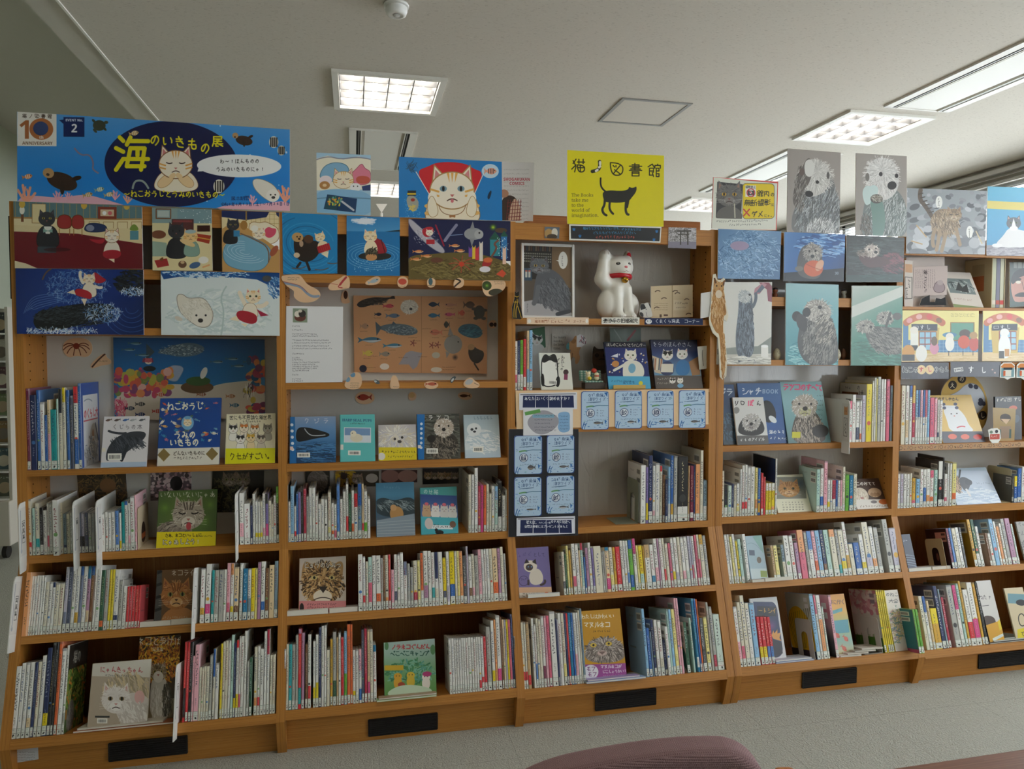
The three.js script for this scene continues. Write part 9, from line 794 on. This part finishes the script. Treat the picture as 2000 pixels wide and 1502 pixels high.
board('bookend', 'bookend', 'tan bookend printed with a small figure, before the black sushi book', [1939, 796, 1984, 798, 1981, 863, 1941, 864], -0.035, 0.0015, (c) => { Rc(c, 1930, 790, 1990, 870, '#a88c54'); El(c, 1963, 816, 10, 8, '#3a2a20'); Po(c, '1954,818 1972,818 1964,828', '#d8b894'); Po(c, '1952,832 1974,832 1976,856 1950,856', '#9a8068'); Rc(c, 1950, 838, 1954, 856, '#3c5a54'); Rc(c, 1971, 838, 1975, 856, '#3c5a54'); });
// ---------- figures and free standing things ----------
function field(prims, x0, x1, y0, y1, z0, z1, res, k) {   // smooth union of tapered capsules and ellipsoids, meshed
const mc = new MarchingCubes(res, std({}), false, false, 200000), S = Math.max(x1 - x0, y1 - y0, z1 - z0), cx = (x0 + x1) / 2, cy = (y0 + y1) / 2, cz = (z0 + z1) / 2, a = V(), b = V(), p = V(); mc.isolation = 0;
const dist = (P) => { let d = 1e9; for (const q of prims) { let e; if (q.length === 6) { const [x, y, z, rx, ry, rz] = q, u = (P.x - x) / rx, v = (P.y - y) / ry, w = (P.z - z) / rz, k0 = Math.sqrt(u * u + v * v + w * w), k1 = Math.sqrt((u / rx) ** 2 + (v / ry) ** 2 + (w / rz) ** 2) || 1; e = k0 * (k0 - 1) / k1; } else { const [ax, ay, az, ra, bx, by, bz, rb] = q; a.set(bx - ax, by - ay, bz - az); b.set(P.x - ax, P.y - ay, P.z - az); const t = Math.min(1, Math.max(0, b.dot(a) / a.lengthSq())); e = b.addScaledVector(a, -t).length() - (ra + (rb - ra) * t); } const h = Math.max(k - Math.abs(d - e), 0) / k; d = Math.min(d, e) - h * h * k / 4; } return d; };
for (let z = 0; z < res; z++) for (let y = 0; y < res; y++) for (let x = 0; x < res; x++) { p.set(cx + (x / (res / 2) - 1) * S / 2, cy + (y / (res / 2) - 1) * S / 2, cz + (z / (res / 2) - 1) * S / 2); mc.field[x + y * res + z * res * res] = -dist(p); }
mc.update(); const n = mc.count, g = new THREE.BufferGeometry(); g.setAttribute('position', new THREE.Float32BufferAttribute(Array.from(mc.positionArray.slice(0, n * 3)), 3)); g.setAttribute('normal', new THREE.Float32BufferAttribute(Array.from(mc.normalArray.slice(0, n * 3)), 3)); g.scale(S / 2, S / 2, S / 2); g.translate(cx, cy, cz); g.setAttribute('uv', new THREE.Float32BufferAttribute(new Float32Array(n * 2), 2)); return g;
}
const ell = (x, y, z, rx, ry, rz, s = 20) => { const g = new THREE.SphereGeometry(1, s, Math.ceil(s * 0.7)); g.scale(rx, ry, rz); g.translate(x, y, z); return g; };
const tube = (P, r, n = 20, k = 6) => new THREE.TubeGeometry(new THREE.CatmullRomCurve3(P.map((p) => V(...p))), n, r, k, false);
{ // white beckoning cat
const o = tag(group('beckoning_cat'), 'white beckoning cat figurine with raised paw, red collar and golden bell', 'figurine'), s = SHELF[3][1], p = onPlane(1204, 616, V(0, s.y, -0.1), V(0, 0, 1)); o.position.set(p.x, s.y + 0.001, -0.1); o.rotation.y = 0.12;
const porcelain = phys({ color: hex(240, 237, 228), roughness: 0.38, clearcoat: 0.5, clearcoatRoughness: 0.25 });
const body = field([[0, 0.078, -0.012, 0.076, 0.086, 0.064], [-0.05, 0.062, 0.018, 0.05, 0.066, 0.046], [0.05, 0.058, 0.016, 0.046, 0.06, 0.044], [0, 0.12, 0.004, 0.058, 0, 0.172, 0.004, 0.05], [0.004, 0.226, 0.008, 0.066, 0.054, 0.054], [0.01, 0.208, 0.046, 0.03, 0.022, 0.022], [-0.04, 0.258, 0.002, 0.026, -0.05, 0.292, -0.004, 0.012], [0.046, 0.258, 0.002, 0.026, 0.052, 0.29, -0.004, 0.012], [-0.024, 0.13, 0.04, 0.024, -0.022, 0.014, 0.062, 0.021], [0.026, 0.13, 0.04, 0.024, 0.03, 0.014, 0.062, 0.021], [-0.022, 0.013, 0.07, 0.026, 0.015, 0.026], [0.032, 0.013, 0.07, 0.026, 0.015, 0.026], [-0.05, 0.15, 0.012, 0.036, -0.082, 0.172, 0.02, 0.03], [-0.082, 0.172, 0.02, 0.03, -0.074, 0.262, 0.022, 0.021], [-0.07, 0.276, 0.022, 0.026, 0.022, 0.024]], -0.13, 0.11, -0.005, 0.31, -0.09, 0.1, 96, 0.012);
mesh('body', body, porcelain, o);
const red = std({ color: hex(196, 30, 44), roughness: 0.35 });
for (const [x, k] of [[-0.0465, -1], [0.0495, 1]]) { const g = ell(0, 0, 0, 0.0115, 0.022, 0.004, 14); g.rotateZ(-k * 0.22); g.rotateX(-0.1); g.translate(x, 0.272, 0.0145); mesh('inner_ear', g, red, o); }
const col = new THREE.TorusGeometry(0.052, 0.0085, 10, 36); col.scale(1, 1, 1.25); col.rotateX(Math.PI / 2); col.rotateX(-0.12); col.translate(0.003, 0.182, 0.008); mesh('collar', col, red, o);
const gold = std({ color: hex(196, 150, 54), roughness: 0.25, metalness: 0.85 }); const bellO = mesh('bell', ell(0.006, 0.168, 0.066, 0.0145, 0.0145, 0.0145), gold, o); mesh('bell_slot', box(0.012, 0.0022, 0.004, 0.006, 0.163, 0.0795), blackMat, bellO); mesh('bell_rim', (() => { const g = new THREE.TorusGeometry(0.0147, 0.001, 6, 24); g.rotateX(Math.PI / 2); g.translate(0.006, 0.168, 0.066); return g; })(), gold, bellO);
const eyeM = phys({ color: hex(20, 16, 18), roughness: 0.2, clearcoat: 1 }); for (const x of [-0.021, 0.032]) { const e = mesh('eye', (() => { const g = ell(0, 0, 0, 0.011, 0.008, 0.004, 14); g.rotateY(x < 0 ? -0.3 : 0.42); g.translate(x, 0.236, x < 0 ? 0.0545 : 0.0525); return g; })(), eyeM, o); mesh('eye_glint', ell(x - 0.003, 0.239, x < 0 ? 0.0585 : 0.0565, 0.002, 0.0018, 0.001, 8), whitePlastic, e); }
mesh('nose', (() => { const g = ell(0, 0, 0, 0.0085, 0.006, 0.005, 12); g.translate(0.011, 0.223, 0.064); return g; })(), std({ color: hex(224, 120, 126), roughness: 0.4 }), o);
mesh('mouth', tube([[-0.002, 0.205, 0.0675], [0.004, 0.2025, 0.069], [0.011, 0.208, 0.0695], [0.018, 0.2025, 0.069], [0.024, 0.206, 0.067]], 0.0007), std({ color: hex(150, 100, 92), roughness: 0.6 }), o);
const claw = std({ color: hex(196, 176, 160), roughness: 0.6 }); for (const x of [-0.03, -0.022, -0.014, 0.024, 0.032, 0.04]) mesh('claw_line', tube([[x, 0.021, 0.089], [x, 0.012, 0.0975], [x, 0.005, 0.0955]], 0.0007, 8, 5), claw, o); for (const x of [-0.079, -0.071, -0.063]) mesh('claw_line', tube([[x, 0.29, 0.04], [x, 0.279, 0.0455], [x, 0.27, 0.0435]], 0.0007, 8, 5), claw, o);
}
{ // framed photograph of a grey cat
const q = [1017, 475, 1124, 474, 1123, 620, 1021, 622], z = -0.045, o = tag(group('framed_photograph'), 'white framed photograph of a grey cat on a table, left of the beckoning cat', 'photograph'), A = onZ(1019, 548, z), B = onZ(1123, 548, z), top = onZ(1070, 475, z).y, bot = SHELF[3][1].y + 0.001, w = B.x - A.x, h = top - bot; o.position.set((A.x + B.x) / 2, bot, z); o.rotation.x = -0.03;
for (const k of [-1, 1]) { mesh('frame', rbox(0.011, h, 0.014, 0.002, k * (w / 2 - 0.0055), h / 2, -0.007), whitePlastic, o); mesh('frame', rbox(w - 0.022, 0.011, 0.014, 0.002, 0, h / 2 + k * (h / 2 - 0.0055), -0.007), whitePlastic, o); }
const t = posterAtlas.tile((w - 0.02) * DPM, (h - 0.02) * DPM); paint(t, [1022, 480, 1118, 479, 1118, 616, 1025, 617], (c) => { Rc(c, 1015, 470, 1130, 630, '#5c5248'); Rc(c, 1076, 480, 1120, 560, '#7a6248'); Rc(c, 1022, 478, 1078, 545, '#2a2624'); for (let i = 0; i < 12; i++) Rc(c, 1024 + i * 4.4, 478, 1027 + i * 4.4, 490, ['#5a3a34', '#3a3a44', '#6a5a4a'][i % 3]); for (let y = 494; y < 512; y += 5) for (let i = 0; i < 15; i++) Rc(c, 1024 + i * 3.6, y, 1026.4 + i * 3.6, y + 2.6, '#8a8a80'); Rc(c, 1024, 524, 1040, 548, '#3a5064'); for (const x of [1027, 1033]) { Rc(c, x, 528, x + 4, 542, '#c8c8c0'); Rc(c, x, 528, x + 4, 531, '#b85a4c'); } Po(c, '1020,590 1060,582 1120,610 1120,630 1020,630', '#b0b0b4'); Bl(c, '1044,560 1050,530 1066,520 1090,530 1108,552 1116,590 1116,612 1090,606 1062,592 1040,592 1042,584', '#5c5f66'); Fur(c, 1082, 570, 32, 30, 500, 8, ['#6c6f76', '#4a4d54', '#7a7d84'], 1.1, 1, 0.4); Ln(c, '1052,560 1050,584 1044,592', '#6a6d74', 9); Ln(c, '1090,612 1112,606', '#44474e', 8); furCat(c, 1054, 520, 18, '#64676e', '#4a4d54', '#7c7f86', { eye: '#b89a4c', nose: '#5a4a4a', ear: '#54484a' }); El(c, 1100, 506, 9, 17, '#e6e6e0'); Po(c, '1094,510 1086,507 1095,505', '#e6e6e0'); ticks(c, 1097, 496, 4, '#444', 5, { v: 1 }); ticks(c, 1030, 592, 3.4, '#55555a', 5, { v: 1 }); });
const g = box(w - 0.02, h - 0.02, 0.004, 0, h / 2, -0.008), uv = g.attributes.uv, n = g.attributes.normal; for (let i = 0; i < uv.count; i++) uv.setXY(i, ...(n.getZ(i) > 0.5 ? t.uv(uv.getX(i), uv.getY(i)) : t.white)); mesh('print', g, t.mat, o);
}
{ // beige open guest book and small figures beside the cat
const z = -0.03, s = SHELF[3][1].y + 0.0005;
board('open_booklet', 'booklet', 'beige booklet standing open with small brown drawings, right of the beckoning cat', [1271, 559, 1353, 556, 1353, 619, 1272, 622], [V(0, s, -0.06), V(0, 0.12, 0.993)], 0.006, (c) => { Rc(c, 1260, 550, 1360, 630, '#dcc8a4'); Rc(c, 1312, 550, 1313.4, 630, '#a88c64'); for (const [x, y] of [[1284, 568], [1296, 582], [1318, 568], [1340, 584], [1282, 600], [1344, 612], [1322, 572]]) { Ln(c, `${x - 4},${y + 2} ${x},${y - 2} ${x + 5},${y + 1}`, '#5a4030', 1.6); } Rc(c, 1288, 614, 1292, 620, '#5a4030'); Rc(c, 1296, 614, 1304, 617, '#5a4030'); Rc(c, 1315, 586, 1346, 606, '#e4d4b6'); ticks(c, 1318, 590, 4, '#6a5040', 6); ticks(c, 1320, 599, 3, '#6a5040', 6); for (let i = 0; i < 4; i++) ticks(c, 1278, 592 + i * 4, 2, '#8a7050', 12); });
cutout('small_cat_card', 'cut-out', 'small black and white cat cut-out leaning on the beige booklet', '1250,620 1249,606 1252,592 1258,594 1264,590 1270,594 1272,606 1275,616 1272,621', -0.032, 0.003, (c) => { Rc(c, 1240, 586, 1280, 626, '#dcdad4'); Po(c, '1249,594 1258,594 1262,602 1252,606', '#3a3a3c'); Po(c, '1266,592 1272,594 1270,602', '#3a3a3c'); El(c, 1252, 616, 5, 6, '#4a4a4a'); El(c, 1262, 604, 1, 1, '#222'); Ln(c, '1262,610 1264,618', '#6a6a68', 0.8); }, { k: 2 });
}
{ // picnic toy set on a dark box
const s = SHELF[3][2], z = -0.06, A = onZ(1139, 762, z), B = onZ(1179, 762, z), w = B.x - A.x, b = tag(mesh('display_box', rbox(w, 0.028, 0.05, 0.002, 0, 0.014, 0), darkBox), 'small dark display box under the picnic toy set', 'box'); b.position.set((A.x + B.x) / 2, s.y + 0.0005, z);
const o = tag(group('picnic_toy'), 'tiny picnic toy with two animals before a green checked cloth', 'toy'); o.position.set((A.x + B.x) / 2 - 0.01, s.y + 0.0292, z); const ck = (() => { const t = paperAtlas.tile(60, 60), c = t.c; c.save(); c.translate(t.x, t.y); Rc(c, 0, 0, 60, 60, '#d8e4dc'); for (let i = 0; i < 6; i++) { c.fillStyle = 'rgba(58,120,104,.6)'; c.fillRect(i * 10, 0, 5, 60); c.fillRect(0, i * 10, 60, 5); } c.restore(); return t; })();
const g = rbox(0.098, 0.046, 0.004, 0.0015, 0, 0.03, -0.014), uv = g.attributes.uv; for (let i = 0; i < uv.count; i++) uv.setXY(i, ...ck.uv(uv.getX(i), uv.getY(i))); g.rotateX(-0.15); mesh('checked_backcloth', g, ck.mat, o); const g2 = rbox(0.082, 0.006, 0.034, 0.0015, 0.006, 0.003, 0.004), u2 = g2.attributes.uv; for (let i = 0; i < u2.count; i++) u2.setXY(i, ...ck.uv(u2.getX(i), u2.getY(i))); mesh('checked_cloth', g2, ck.mat, o);
const cream = std({ color: hex(238, 226, 190), roughness: 0.6 }), red = std({ color: hex(206, 62, 44), roughness: 0.5 }), yel = std({ color: hex(232, 206, 60), roughness: 0.5 });
mesh('animal', mergeGeometries([ell(-0.016, 0.02, 0.006, 0.011, 0.012, 0.01), ell(-0.016, 0.036, 0.006, 0.0105, 0.009, 0.009), ell(-0.024, 0.044, 0.004, 0.004, 0.005, 0.003), ell(-0.008, 0.044, 0.004, 0.004, 0.005, 0.003)]), cream, o); mesh('lemon', ell(-0.014, 0.018, 0.019, 0.009, 0.008, 0.006), yel, o);
mesh('animal', mergeGeometries([ell(0.022, 0.019, 0.006, 0.011, 0.012, 0.01), ell(0.022, 0.034, 0.006, 0.0105, 0.009, 0.009)]), cream, o); mesh('tomato', mergeGeometries([ell(0.012, 0.05, 0.0, 0.012, 0.01, 0.01)]), red, o); mesh('scarf', (() => { const t = new THREE.TorusGeometry(0.008, 0.0025, 6, 18); t.rotateX(1.57); t.translate(0.022, 0.027, 0.007); return t; })(), red, o);
}
{ // gilt rest clipped to the night cat book
const s = SHELF[3][2], A = onZ(1199, 754, 0.005), B = onZ(1262, 754, 0.005), o = tag(mesh('book_rest', mergeGeometries([rbox(B.x - A.x, 0.014, 0.004, 0.001, 0, 0.011, 0.002), rbox(B.x - A.x, 0.003, 0.05, 0.001, 0, 0.0025, -0.022)]), std({ color: hex(206, 172, 96), roughness: 0.35 })), 'pale gilt book rest holding the night cat book', 'book rest'); o.position.set((A.x + B.x) / 2, s.y + 0.0005, -0.004);
}
[[1517, 702, 0.018, hex(214, 206, 176), 'cream egg shaped figure left of the turquoise otter photograph'], [1635, 702, 0.016, hex(220, 214, 190), 'cream egg shaped figure right of the turquoise otter photograph'], [1647, 702, 0.013, hex(104, 64, 40), 'slim brown figure beside the cream egg']].forEach(([x, y, r, col, label], i) => { const s = SHELF[4][2], p = onZ(x, y, -0.03), o = tag(group('egg_figure'), label, 'figurine'); o.position.set(p.x, s.y, -0.03); const P = [[0, 0.0005], [r * 0.6, 0.0005], [r * 0.62, 0.004], [r * 0.55, 0.006], [r * 0.85, 0.012], [r, 0.022], [r * 0.82, 0.038], [r * 0.4, 0.05], [0, 0.053]].map((q) => new THREE.Vector2(...q)); mesh('body', new THREE.LatheGeometry(P, 24), std({ color: col, roughness: 0.45 }), o); mesh('face_mark', mergeGeometries([ell(-r * 0.3, 0.036, r * 0.75, 0.0016, 0.002, 0.0012, 8), ell(r * 0.3, 0.036, r * 0.75, 0.0016, 0.002, 0.0012, 8), ell(0, 0.03, r * 0.93, 0.0018, 0.0012, 0.001, 8)]), blackMat, o); });
for (const [x, y, u, label, col] of [[1514, 582, 4, 'small round brown figure in the gap above, left of the turquoise photograph', hex(150, 88, 56)], [1648, 584, 4, 'small white topped figure in the gap above, right of the turquoise photograph', hex(206, 208, 204)]]) { const s = SHELF[4][1], p = onZ(x, y, -0.03), o = tag(group('egg_figure'), label, 'figurine'); o.position.set(p.x, s.y, -0.03); mesh('body', new THREE.LatheGeometry([[0, 0.0005], [0.01, 0.0005], [0.011, 0.014], [0.006, 0.02], [0.012, 0.028], [0.012, 0.036], [0.006, 0.044], [0, 0.045]].map((q) => new THREE.Vector2(...q)), 20), std({ color: col, roughness: 0.5 }), o); mesh('cap', ell(0, 0.036, 0, 0.0125, 0.008, 0.0125, 14), std({ color: hex(60, 60, 70), roughness: 0.6 }), o); }
{
const s = SHELF[5][1], Z = -0.04;
board('file_case', 'case', 'pale file case holding papers at the left of the top right shelf', [1770, 503, 1845, 502, 1845, 598, 1771, 600], -0.05, 0.02, (c) => Rc(c, 1760, 495, 1850, 605, '#d2c6c0'), { atlas: paperAtlas, dpm: 300 });
board('printed_sheet', 'sheet', 'pinkish printed sheet with upright text and a drawing, before the file case', [1784, 522, 1851, 519, 1849, 576, 1783, 579], -0.038, 0.001, (c) => { Rc(c, 1775, 510, 1856, 585, '#cbbcb8'); for (let i = 0; i < 10; i++) ticks(c, 1788 + i * 4, 526, 2.4, '#7a6a6c', 14, { v: 1 }); T(c, '猫', 1803, 528, 8, '#3a3034'); ticks(c, 1804, 538, 6, '#3a3034', 5, { v: 1 }); Bl(c, '1822,566 1826,552 1836,548 1846,558 1844,570 1830,572', '#a8989c', '#6a5a60', 1); El(c, 1836, 552, 6, 5, '#b8aaac'); }, { atlas: paperAtlas });
board('side_card', 'card', 'tall narrow white card with a boxed label at the left post', [1767, 508, 1783, 510, 1783, 600, 1766, 601], -0.02, 0.001, (c) => { Rc(c, 1760, 500, 1790, 605, '#d8d0ca'); Rc(c, 1768, 516, 1782, 532, '#d0a888'); c.strokeStyle = '#333'; c.lineWidth = 1; c.strokeRect(1768, 541, 13, 42); ticks(c, 1774, 545, 5, '#222', 3, { v: 1 }); ticks(c, 1769, 560, 5, '#222', 4, { v: 1 }); }, { atlas: paperAtlas });
cutout('silhouette_pair', 'ornament', 'black silhouette ornament of animals in a row on the top right shelf', '1796,596 1800,584 1806,580 1816,576 1816,590 1826,590 1828,582 1838,584 1846,580 1848,596', -0.03, 0.003, (c) => Rc(c, 1790, 570, 1852, 600, '#1c1c20'), { sharp: true });
const A = onZ(1937, 555, Z), B = onZ(1963, 555, Z), top = onZ(1950, 502, Z).y - s.y, w = B.x - A.x, o = tag(group('box_set'), 'cream slipcase with three slim volumes, a small orange picture on its side', 'box set'); o.position.set(A.x, s.y + 0.0005, Z); const cs = std({ color: hex(216, 200, 160), roughness: 0.7 });
mesh('slipcase', mergeGeometries([box(0.003, top, 0.16, 0.0015, top / 2, -0.08), box(0.003, top, 0.16, w - 0.0015, top / 2, -0.08), box(w, 0.003, 0.16, w / 2, 0.0015, -0.08), box(w, 0.003, 0.16, w / 2, top - 0.0015, -0.08)]), cs, o); ['#c8ccb0', '#8a8a9c', '#d0d0b8'].forEach((k, i) => { const v = (w - 0.008) / 3; mesh('volume', rbox(v - 0.001, top - 0.008, 0.15, 0.001, 0.004 + v * (i + 0.5), top / 2, -0.077), std({ color: k, roughness: 0.6 }), o); mesh('volume_label', box(v - 0.003, 0.02, 0.0006, 0.004 + v * (i + 0.5), 0.03, -0.0015), std({ color: ['#e8e0d0', '#c86a5c', '#d8504a'][i], roughness: 0.6 }), o); }); mesh('side_picture', box(0.0006, top * 0.3, 0.07, -0.0004, top * 0.5, -0.08), std({ color: hex(206, 120, 74), roughness: 0.6 }), o); mesh('side_drawing', box(0.0007, top * 0.22, 0.07, -0.0003, top * 0.77, -0.08), std({ color: hex(196, 178, 138), roughness: 0.6 }), o);
board('face_picture', 'picture', 'illustration of a moustached man, cut by the right edge of the frame', [1972, 512, 2012, 512, 2012, 598, 1972, 600], -0.08, 0.004, (c) => { Rc(c, 1965, 505, 2020, 605, '#3a4a44'); Rc(c, 1980, 505, 2020, 524, '#8a9088'); for (const x of [1986, 1996]) Rc(c, x, 505, x + 1.4, 526, '#3a3a38'); Bl(c, '1974,566 1976,540 1988,528 2012,526 2016,600 1982,594', '#c89080'); Bl(c, '1974,552 1978,534 1992,524 2014,522 2014,536 1990,540 1980,556', '#1c181a'); El(c, 1988, 546, 7, 3, '#1c181a', -0.2); El(c, 1989, 551, 5, 3, '#e8e0d0'); Ln(c, '1996,550 2000,566', '#6a3c34', 1); Bl(c, '1978,578 1992,570 2008,572 2010,580 1994,580', '#1c181a'); Po(c, '1966,586 1990,590 2016,588 2016,605 1966,605', '#2c4a40'); });
}
// ---------- behind the bookcases ----------
{ // small inverted triangle sign on a pole
const z = -1.6, A = onZ(734, 399, z), B = onZ(756, 399, z), C = onZ(745, 416, z), o = tag(group('pole_sign'), 'white inverted triangle sign on a thin pole behind the second bookcase', 'sign'), sh = new THREE.Shape(); sh.moveTo(A.x, A.y); sh.lineTo(C.x, C.y); sh.lineTo(B.x, B.y); sh.closePath(); const g = new THREE.ExtrudeGeometry(sh, { depth: 0.012, bevelEnabled: false }); g.translate(-C.x, 0, 0); o.position.set(C.x, 0, z); mesh('triangle_plate', g, whitePlastic, o); mesh('pole', (() => { const c = new THREE.CylinderGeometry(0.008, 0.008, C.y, 12); c.translate(0, C.y / 2, 0.006); return c; })(), whitePlastic, o); mesh('foot', (() => { const c = new THREE.CylinderGeometry(0.13, 0.14, 0.02, 24); c.translate(0, 0.01, 0.006); return c; })(), whitePlastic, o);
}
{ // white display rack on castors far at the left, showing small covers
const z = -3.0, x1 = onZ(26, 800, z).x, o = tag(group('display_rack'), 'pale display rack on castors filled with small covers, far left behind the bookcases', 'display rack'); const w = 0.9, top = onZ(10, 600, z).y, base = onZ(10, 975, z).y; o.position.set(x1 - w / 2, 0, z); const rackM = std({ color: hex(206, 200, 188), roughness: 0.6 });
mesh('base_cabinet', rbox(w, base - 0.1, 0.4, 0.01, 0, 0.1 + (base - 0.1) / 2, -0.1), rackM, o); mesh('back_panel', box(w, top - base, 0.02, 0, (top + base) / 2, -0.2), rackM, o); for (const k of [-1, 1]) { mesh('side_panel', box(0.02, top - base, 0.3, k * (w / 2 - 0.01), (top + base) / 2, -0.1), rackM, o); const c = new THREE.CylinderGeometry(0.045, 0.045, 0.03, 18); c.rotateZ(Math.PI / 2); c.translate(k * (w / 2 - 0.06), 0.045, 0.02); mesh('castor', c, blackMat, o); }
const rows = 7, dy = (top - base) / rows; for (let r = 0; r < rows; r++) mesh('shelf', box(w - 0.04, 0.012, 0.26, 0, base + r * dy + 0.006, -0.08), whitePlastic, o);
for (let r = 0; r < rows; r++) for (let k = 0; k < 2; k++) { const t = coverAtlas.tile(70, 90), c = t.c; c.save(); c.beginPath(); c.rect(t.x, t.y, 70, 90); c.clip(); c.translate(t.x, t.y); Rc(c, 0, 0, 70, 90, ['#5a5a44', '#6a3c44', '#3c5a64', '#c8c0b0', '#8a6a3c', '#2c2c34', '#7a8a5a'][(r * 2 + k * 3) % 7]); El(c, 36, 54, 20, 24, ['#b8a080', '#d8ccb8', '#7a6a5a'][(r + k) % 3]); ticks(c, 10, 8, 9, '#e0dccc', 5); c.restore(); const h = dy * 0.78, g = box(0.14, h, 0.008, 0, h / 2, 0), uv = g.attributes.uv, n = g.attributes.normal; for (let i = 0; i < uv.count; i++) uv.setXY(i, ...(n.getZ(i) > 0.5 ? t.uv(uv.getX(i), uv.getY(i)) : t.white)); const b = tag(mesh('rack_book', g, t.mat), `${['olive', 'plum', 'slate', 'pale', 'ochre', 'black', 'sage'][(r * 2 + k * 3) % 7]} cover on the far display rack, ${ORD[r]} tier from below, ${k ? 'outer' : 'inner'}`, 'book', 'covers on the far display rack'); b.position.set(x1 - 0.1 - k * 0.16, base + r * dy + 0.0125, z - 0.06); b.rotation.x = -0.15; }
}
{ const a = onZ(12, 425, -0.06), b = onZ(18, 585, -0.06); const m = tag(mesh('side_notice', rbox(0.012, a.y - b.y, 0.12, 0.002), blackMat), 'dark panel fixed to the outer side of the leftmost bookcase', 'notice panel'); m.position.set(POSTS[0] - 0.0065, (a.y + b.y) / 2, -0.08);
for (const [y0, y1, i] of [[815, 862, 0], [935, 990, 1]]) { const p = onZ(28, y0, -0.1), q = onZ(28, y1, -0.1), s = tag(mesh('speaker_bump', rbox(0.02, p.y - q.y, 0.08, 0.009, 0, 0, 0, 4), blackMat), ['upper rounded black handle on the outer side of the leftmost bookcase', 'lower rounded black handle on the outer side of the leftmost bookcase'][i], 'handle'); s.position.set(POSTS[0] - 0.0105, (p.y + q.y) / 2, -0.1); } }
// ---------- foreground: mauve chair and the table corner ----------
{
const weave = tex(256, 256, (c, W, H) => { Rc(c, 0, 0, W, H, '#8e6e70'); for (let y = 0; y < H; y += 8) for (let x = 0; x < W; x += 8) { Rc(c, x + ((y / 8) % 2) * 4, y, x + 4 + ((y / 8) % 2) * 4, y + 4, '#a88a8c'); Rc(c, x, y + 5, x + 3, y + 7, '#6e5254'); } });
const bump = tex(128, 128, (c, W, H) => { Rc(c, 0, 0, W, H, '#404040'); for (let y = 0; y < H; y += 8) for (let x = 0; x < W; x += 8) El(c, x + 4 + ((y / 8) % 2) * 4, y + 4, 3.4, 3.4, '#d0d0d0'); }, false); bump.repeat.set(2, 2);
const fab = phys({ map: weave, roughness: 0.95, bumpMap: bump, bumpScale: 0.0015, sheen: 0.4, sheenColor: new THREE.Color(0.5, 0.38, 0.4), sheenRoughness: 0.5 });
const chairWood = phys({ map: woodTex(186, 116, 58, true), roughness: 0.45, clearcoat: 0.2 });
const o = tag(group('chair'), 'mauve upholstered wooden chair in the foreground, its back to the camera', 'chair'), P = onY(1330, 1438, 0.86); o.position.set(P.x - 0.095, 0.004, P.z); o.rotation.y = -0.2;
const sh = new THREE.Shape(); sh.moveTo(-0.215, 0); sh.lineTo(-0.21, 0.2); sh.quadraticCurveTo(-0.2, 0.262, -0.09, 0.29); sh.quadraticCurveTo(0.06, 0.322, 0.155, 0.318); sh.quadraticCurveTo(0.2, 0.312, 0.21, 0.26); sh.lineTo(0.215, 0); sh.closePath();
const g = new THREE.ExtrudeGeometry(sh, { depth: 0.03, bevelEnabled: true, bevelThickness: 0.018, bevelSize: 0.018, bevelSegments: 6, curveSegments: 16 }); g.translate(0, 0.52, -0.015); mesh('backrest', uvMetres(g, 9), fab, o);
mesh('seat', uvMetres(rbox(0.46, 0.07, 0.45, 0.03, 0, 0.43, -0.25, 4), 9), fab, o);
for (const k of [-1, 1]) { mesh('leg', uvMetres(rbox(0.034, k > 0 ? 0.81 : 0.52, 0.04, 0.008, k > 0 ? 0.262 : -0.252, k > 0 ? 0.401 : 0.256, 0), 2), chairWood, o); mesh('leg', uvMetres(rbox(0.034, 0.52, 0.04, 0.008, k * 0.252, 0.256, -0.44), 2), chairWood, o); mesh('side_rail', uvMetres(rbox(0.024, 0.05, 0.42, 0.006, k * 0.252, 0.39, -0.22), 2), chairWood, o); }
mesh('cross_rail', uvMetres(rbox(0.48, 0.045, 0.024, 0.006, 0, 0.385, 0), 2), chairWood, o);
const tb = tag(group('table'), 'brown wooden table with its corner at the lower right', 'table'), Q = onY(1722, 1502, 0.72), R2 = onY(2000, 1461, 0.72), d = V().subVectors(R2, Q), ang = Math.atan2(-d.z, d.x); tb.position.set(Q.x, 0, Q.z); tb.rotation.y = ang; const tw = woodTex(128, 84, 66, false), tm = phys({ map: tw, roughness: 0.4, clearcoat: 0.2, clearcoatRoughness: 0.3 });
mesh('tabletop', uvMetres(rbox(1.5, 0.03, 0.8, 0.006, 0.66, 0.705, 0.4), 1.2), tm, tb); for (const [x, z] of [[0.0, 0.08], [1.3, 0.08], [0.0, 0.72], [1.3, 0.72]]) mesh('leg', uvMetres(rbox(0.05, 0.69, 0.05, 0.006, x, 0.345, z), 2), chairWood, tb); mesh('apron', uvMetres(rbox(1.3, 0.08, 0.022, 0.004, 0.65, 0.65, 0.08), 2), chairWood, tb);
}
scene.traverse((o) => { if (o.isMesh) { o.castShadow = true; o.receiveShadow = true; } });
renderer.render(scene, camera);
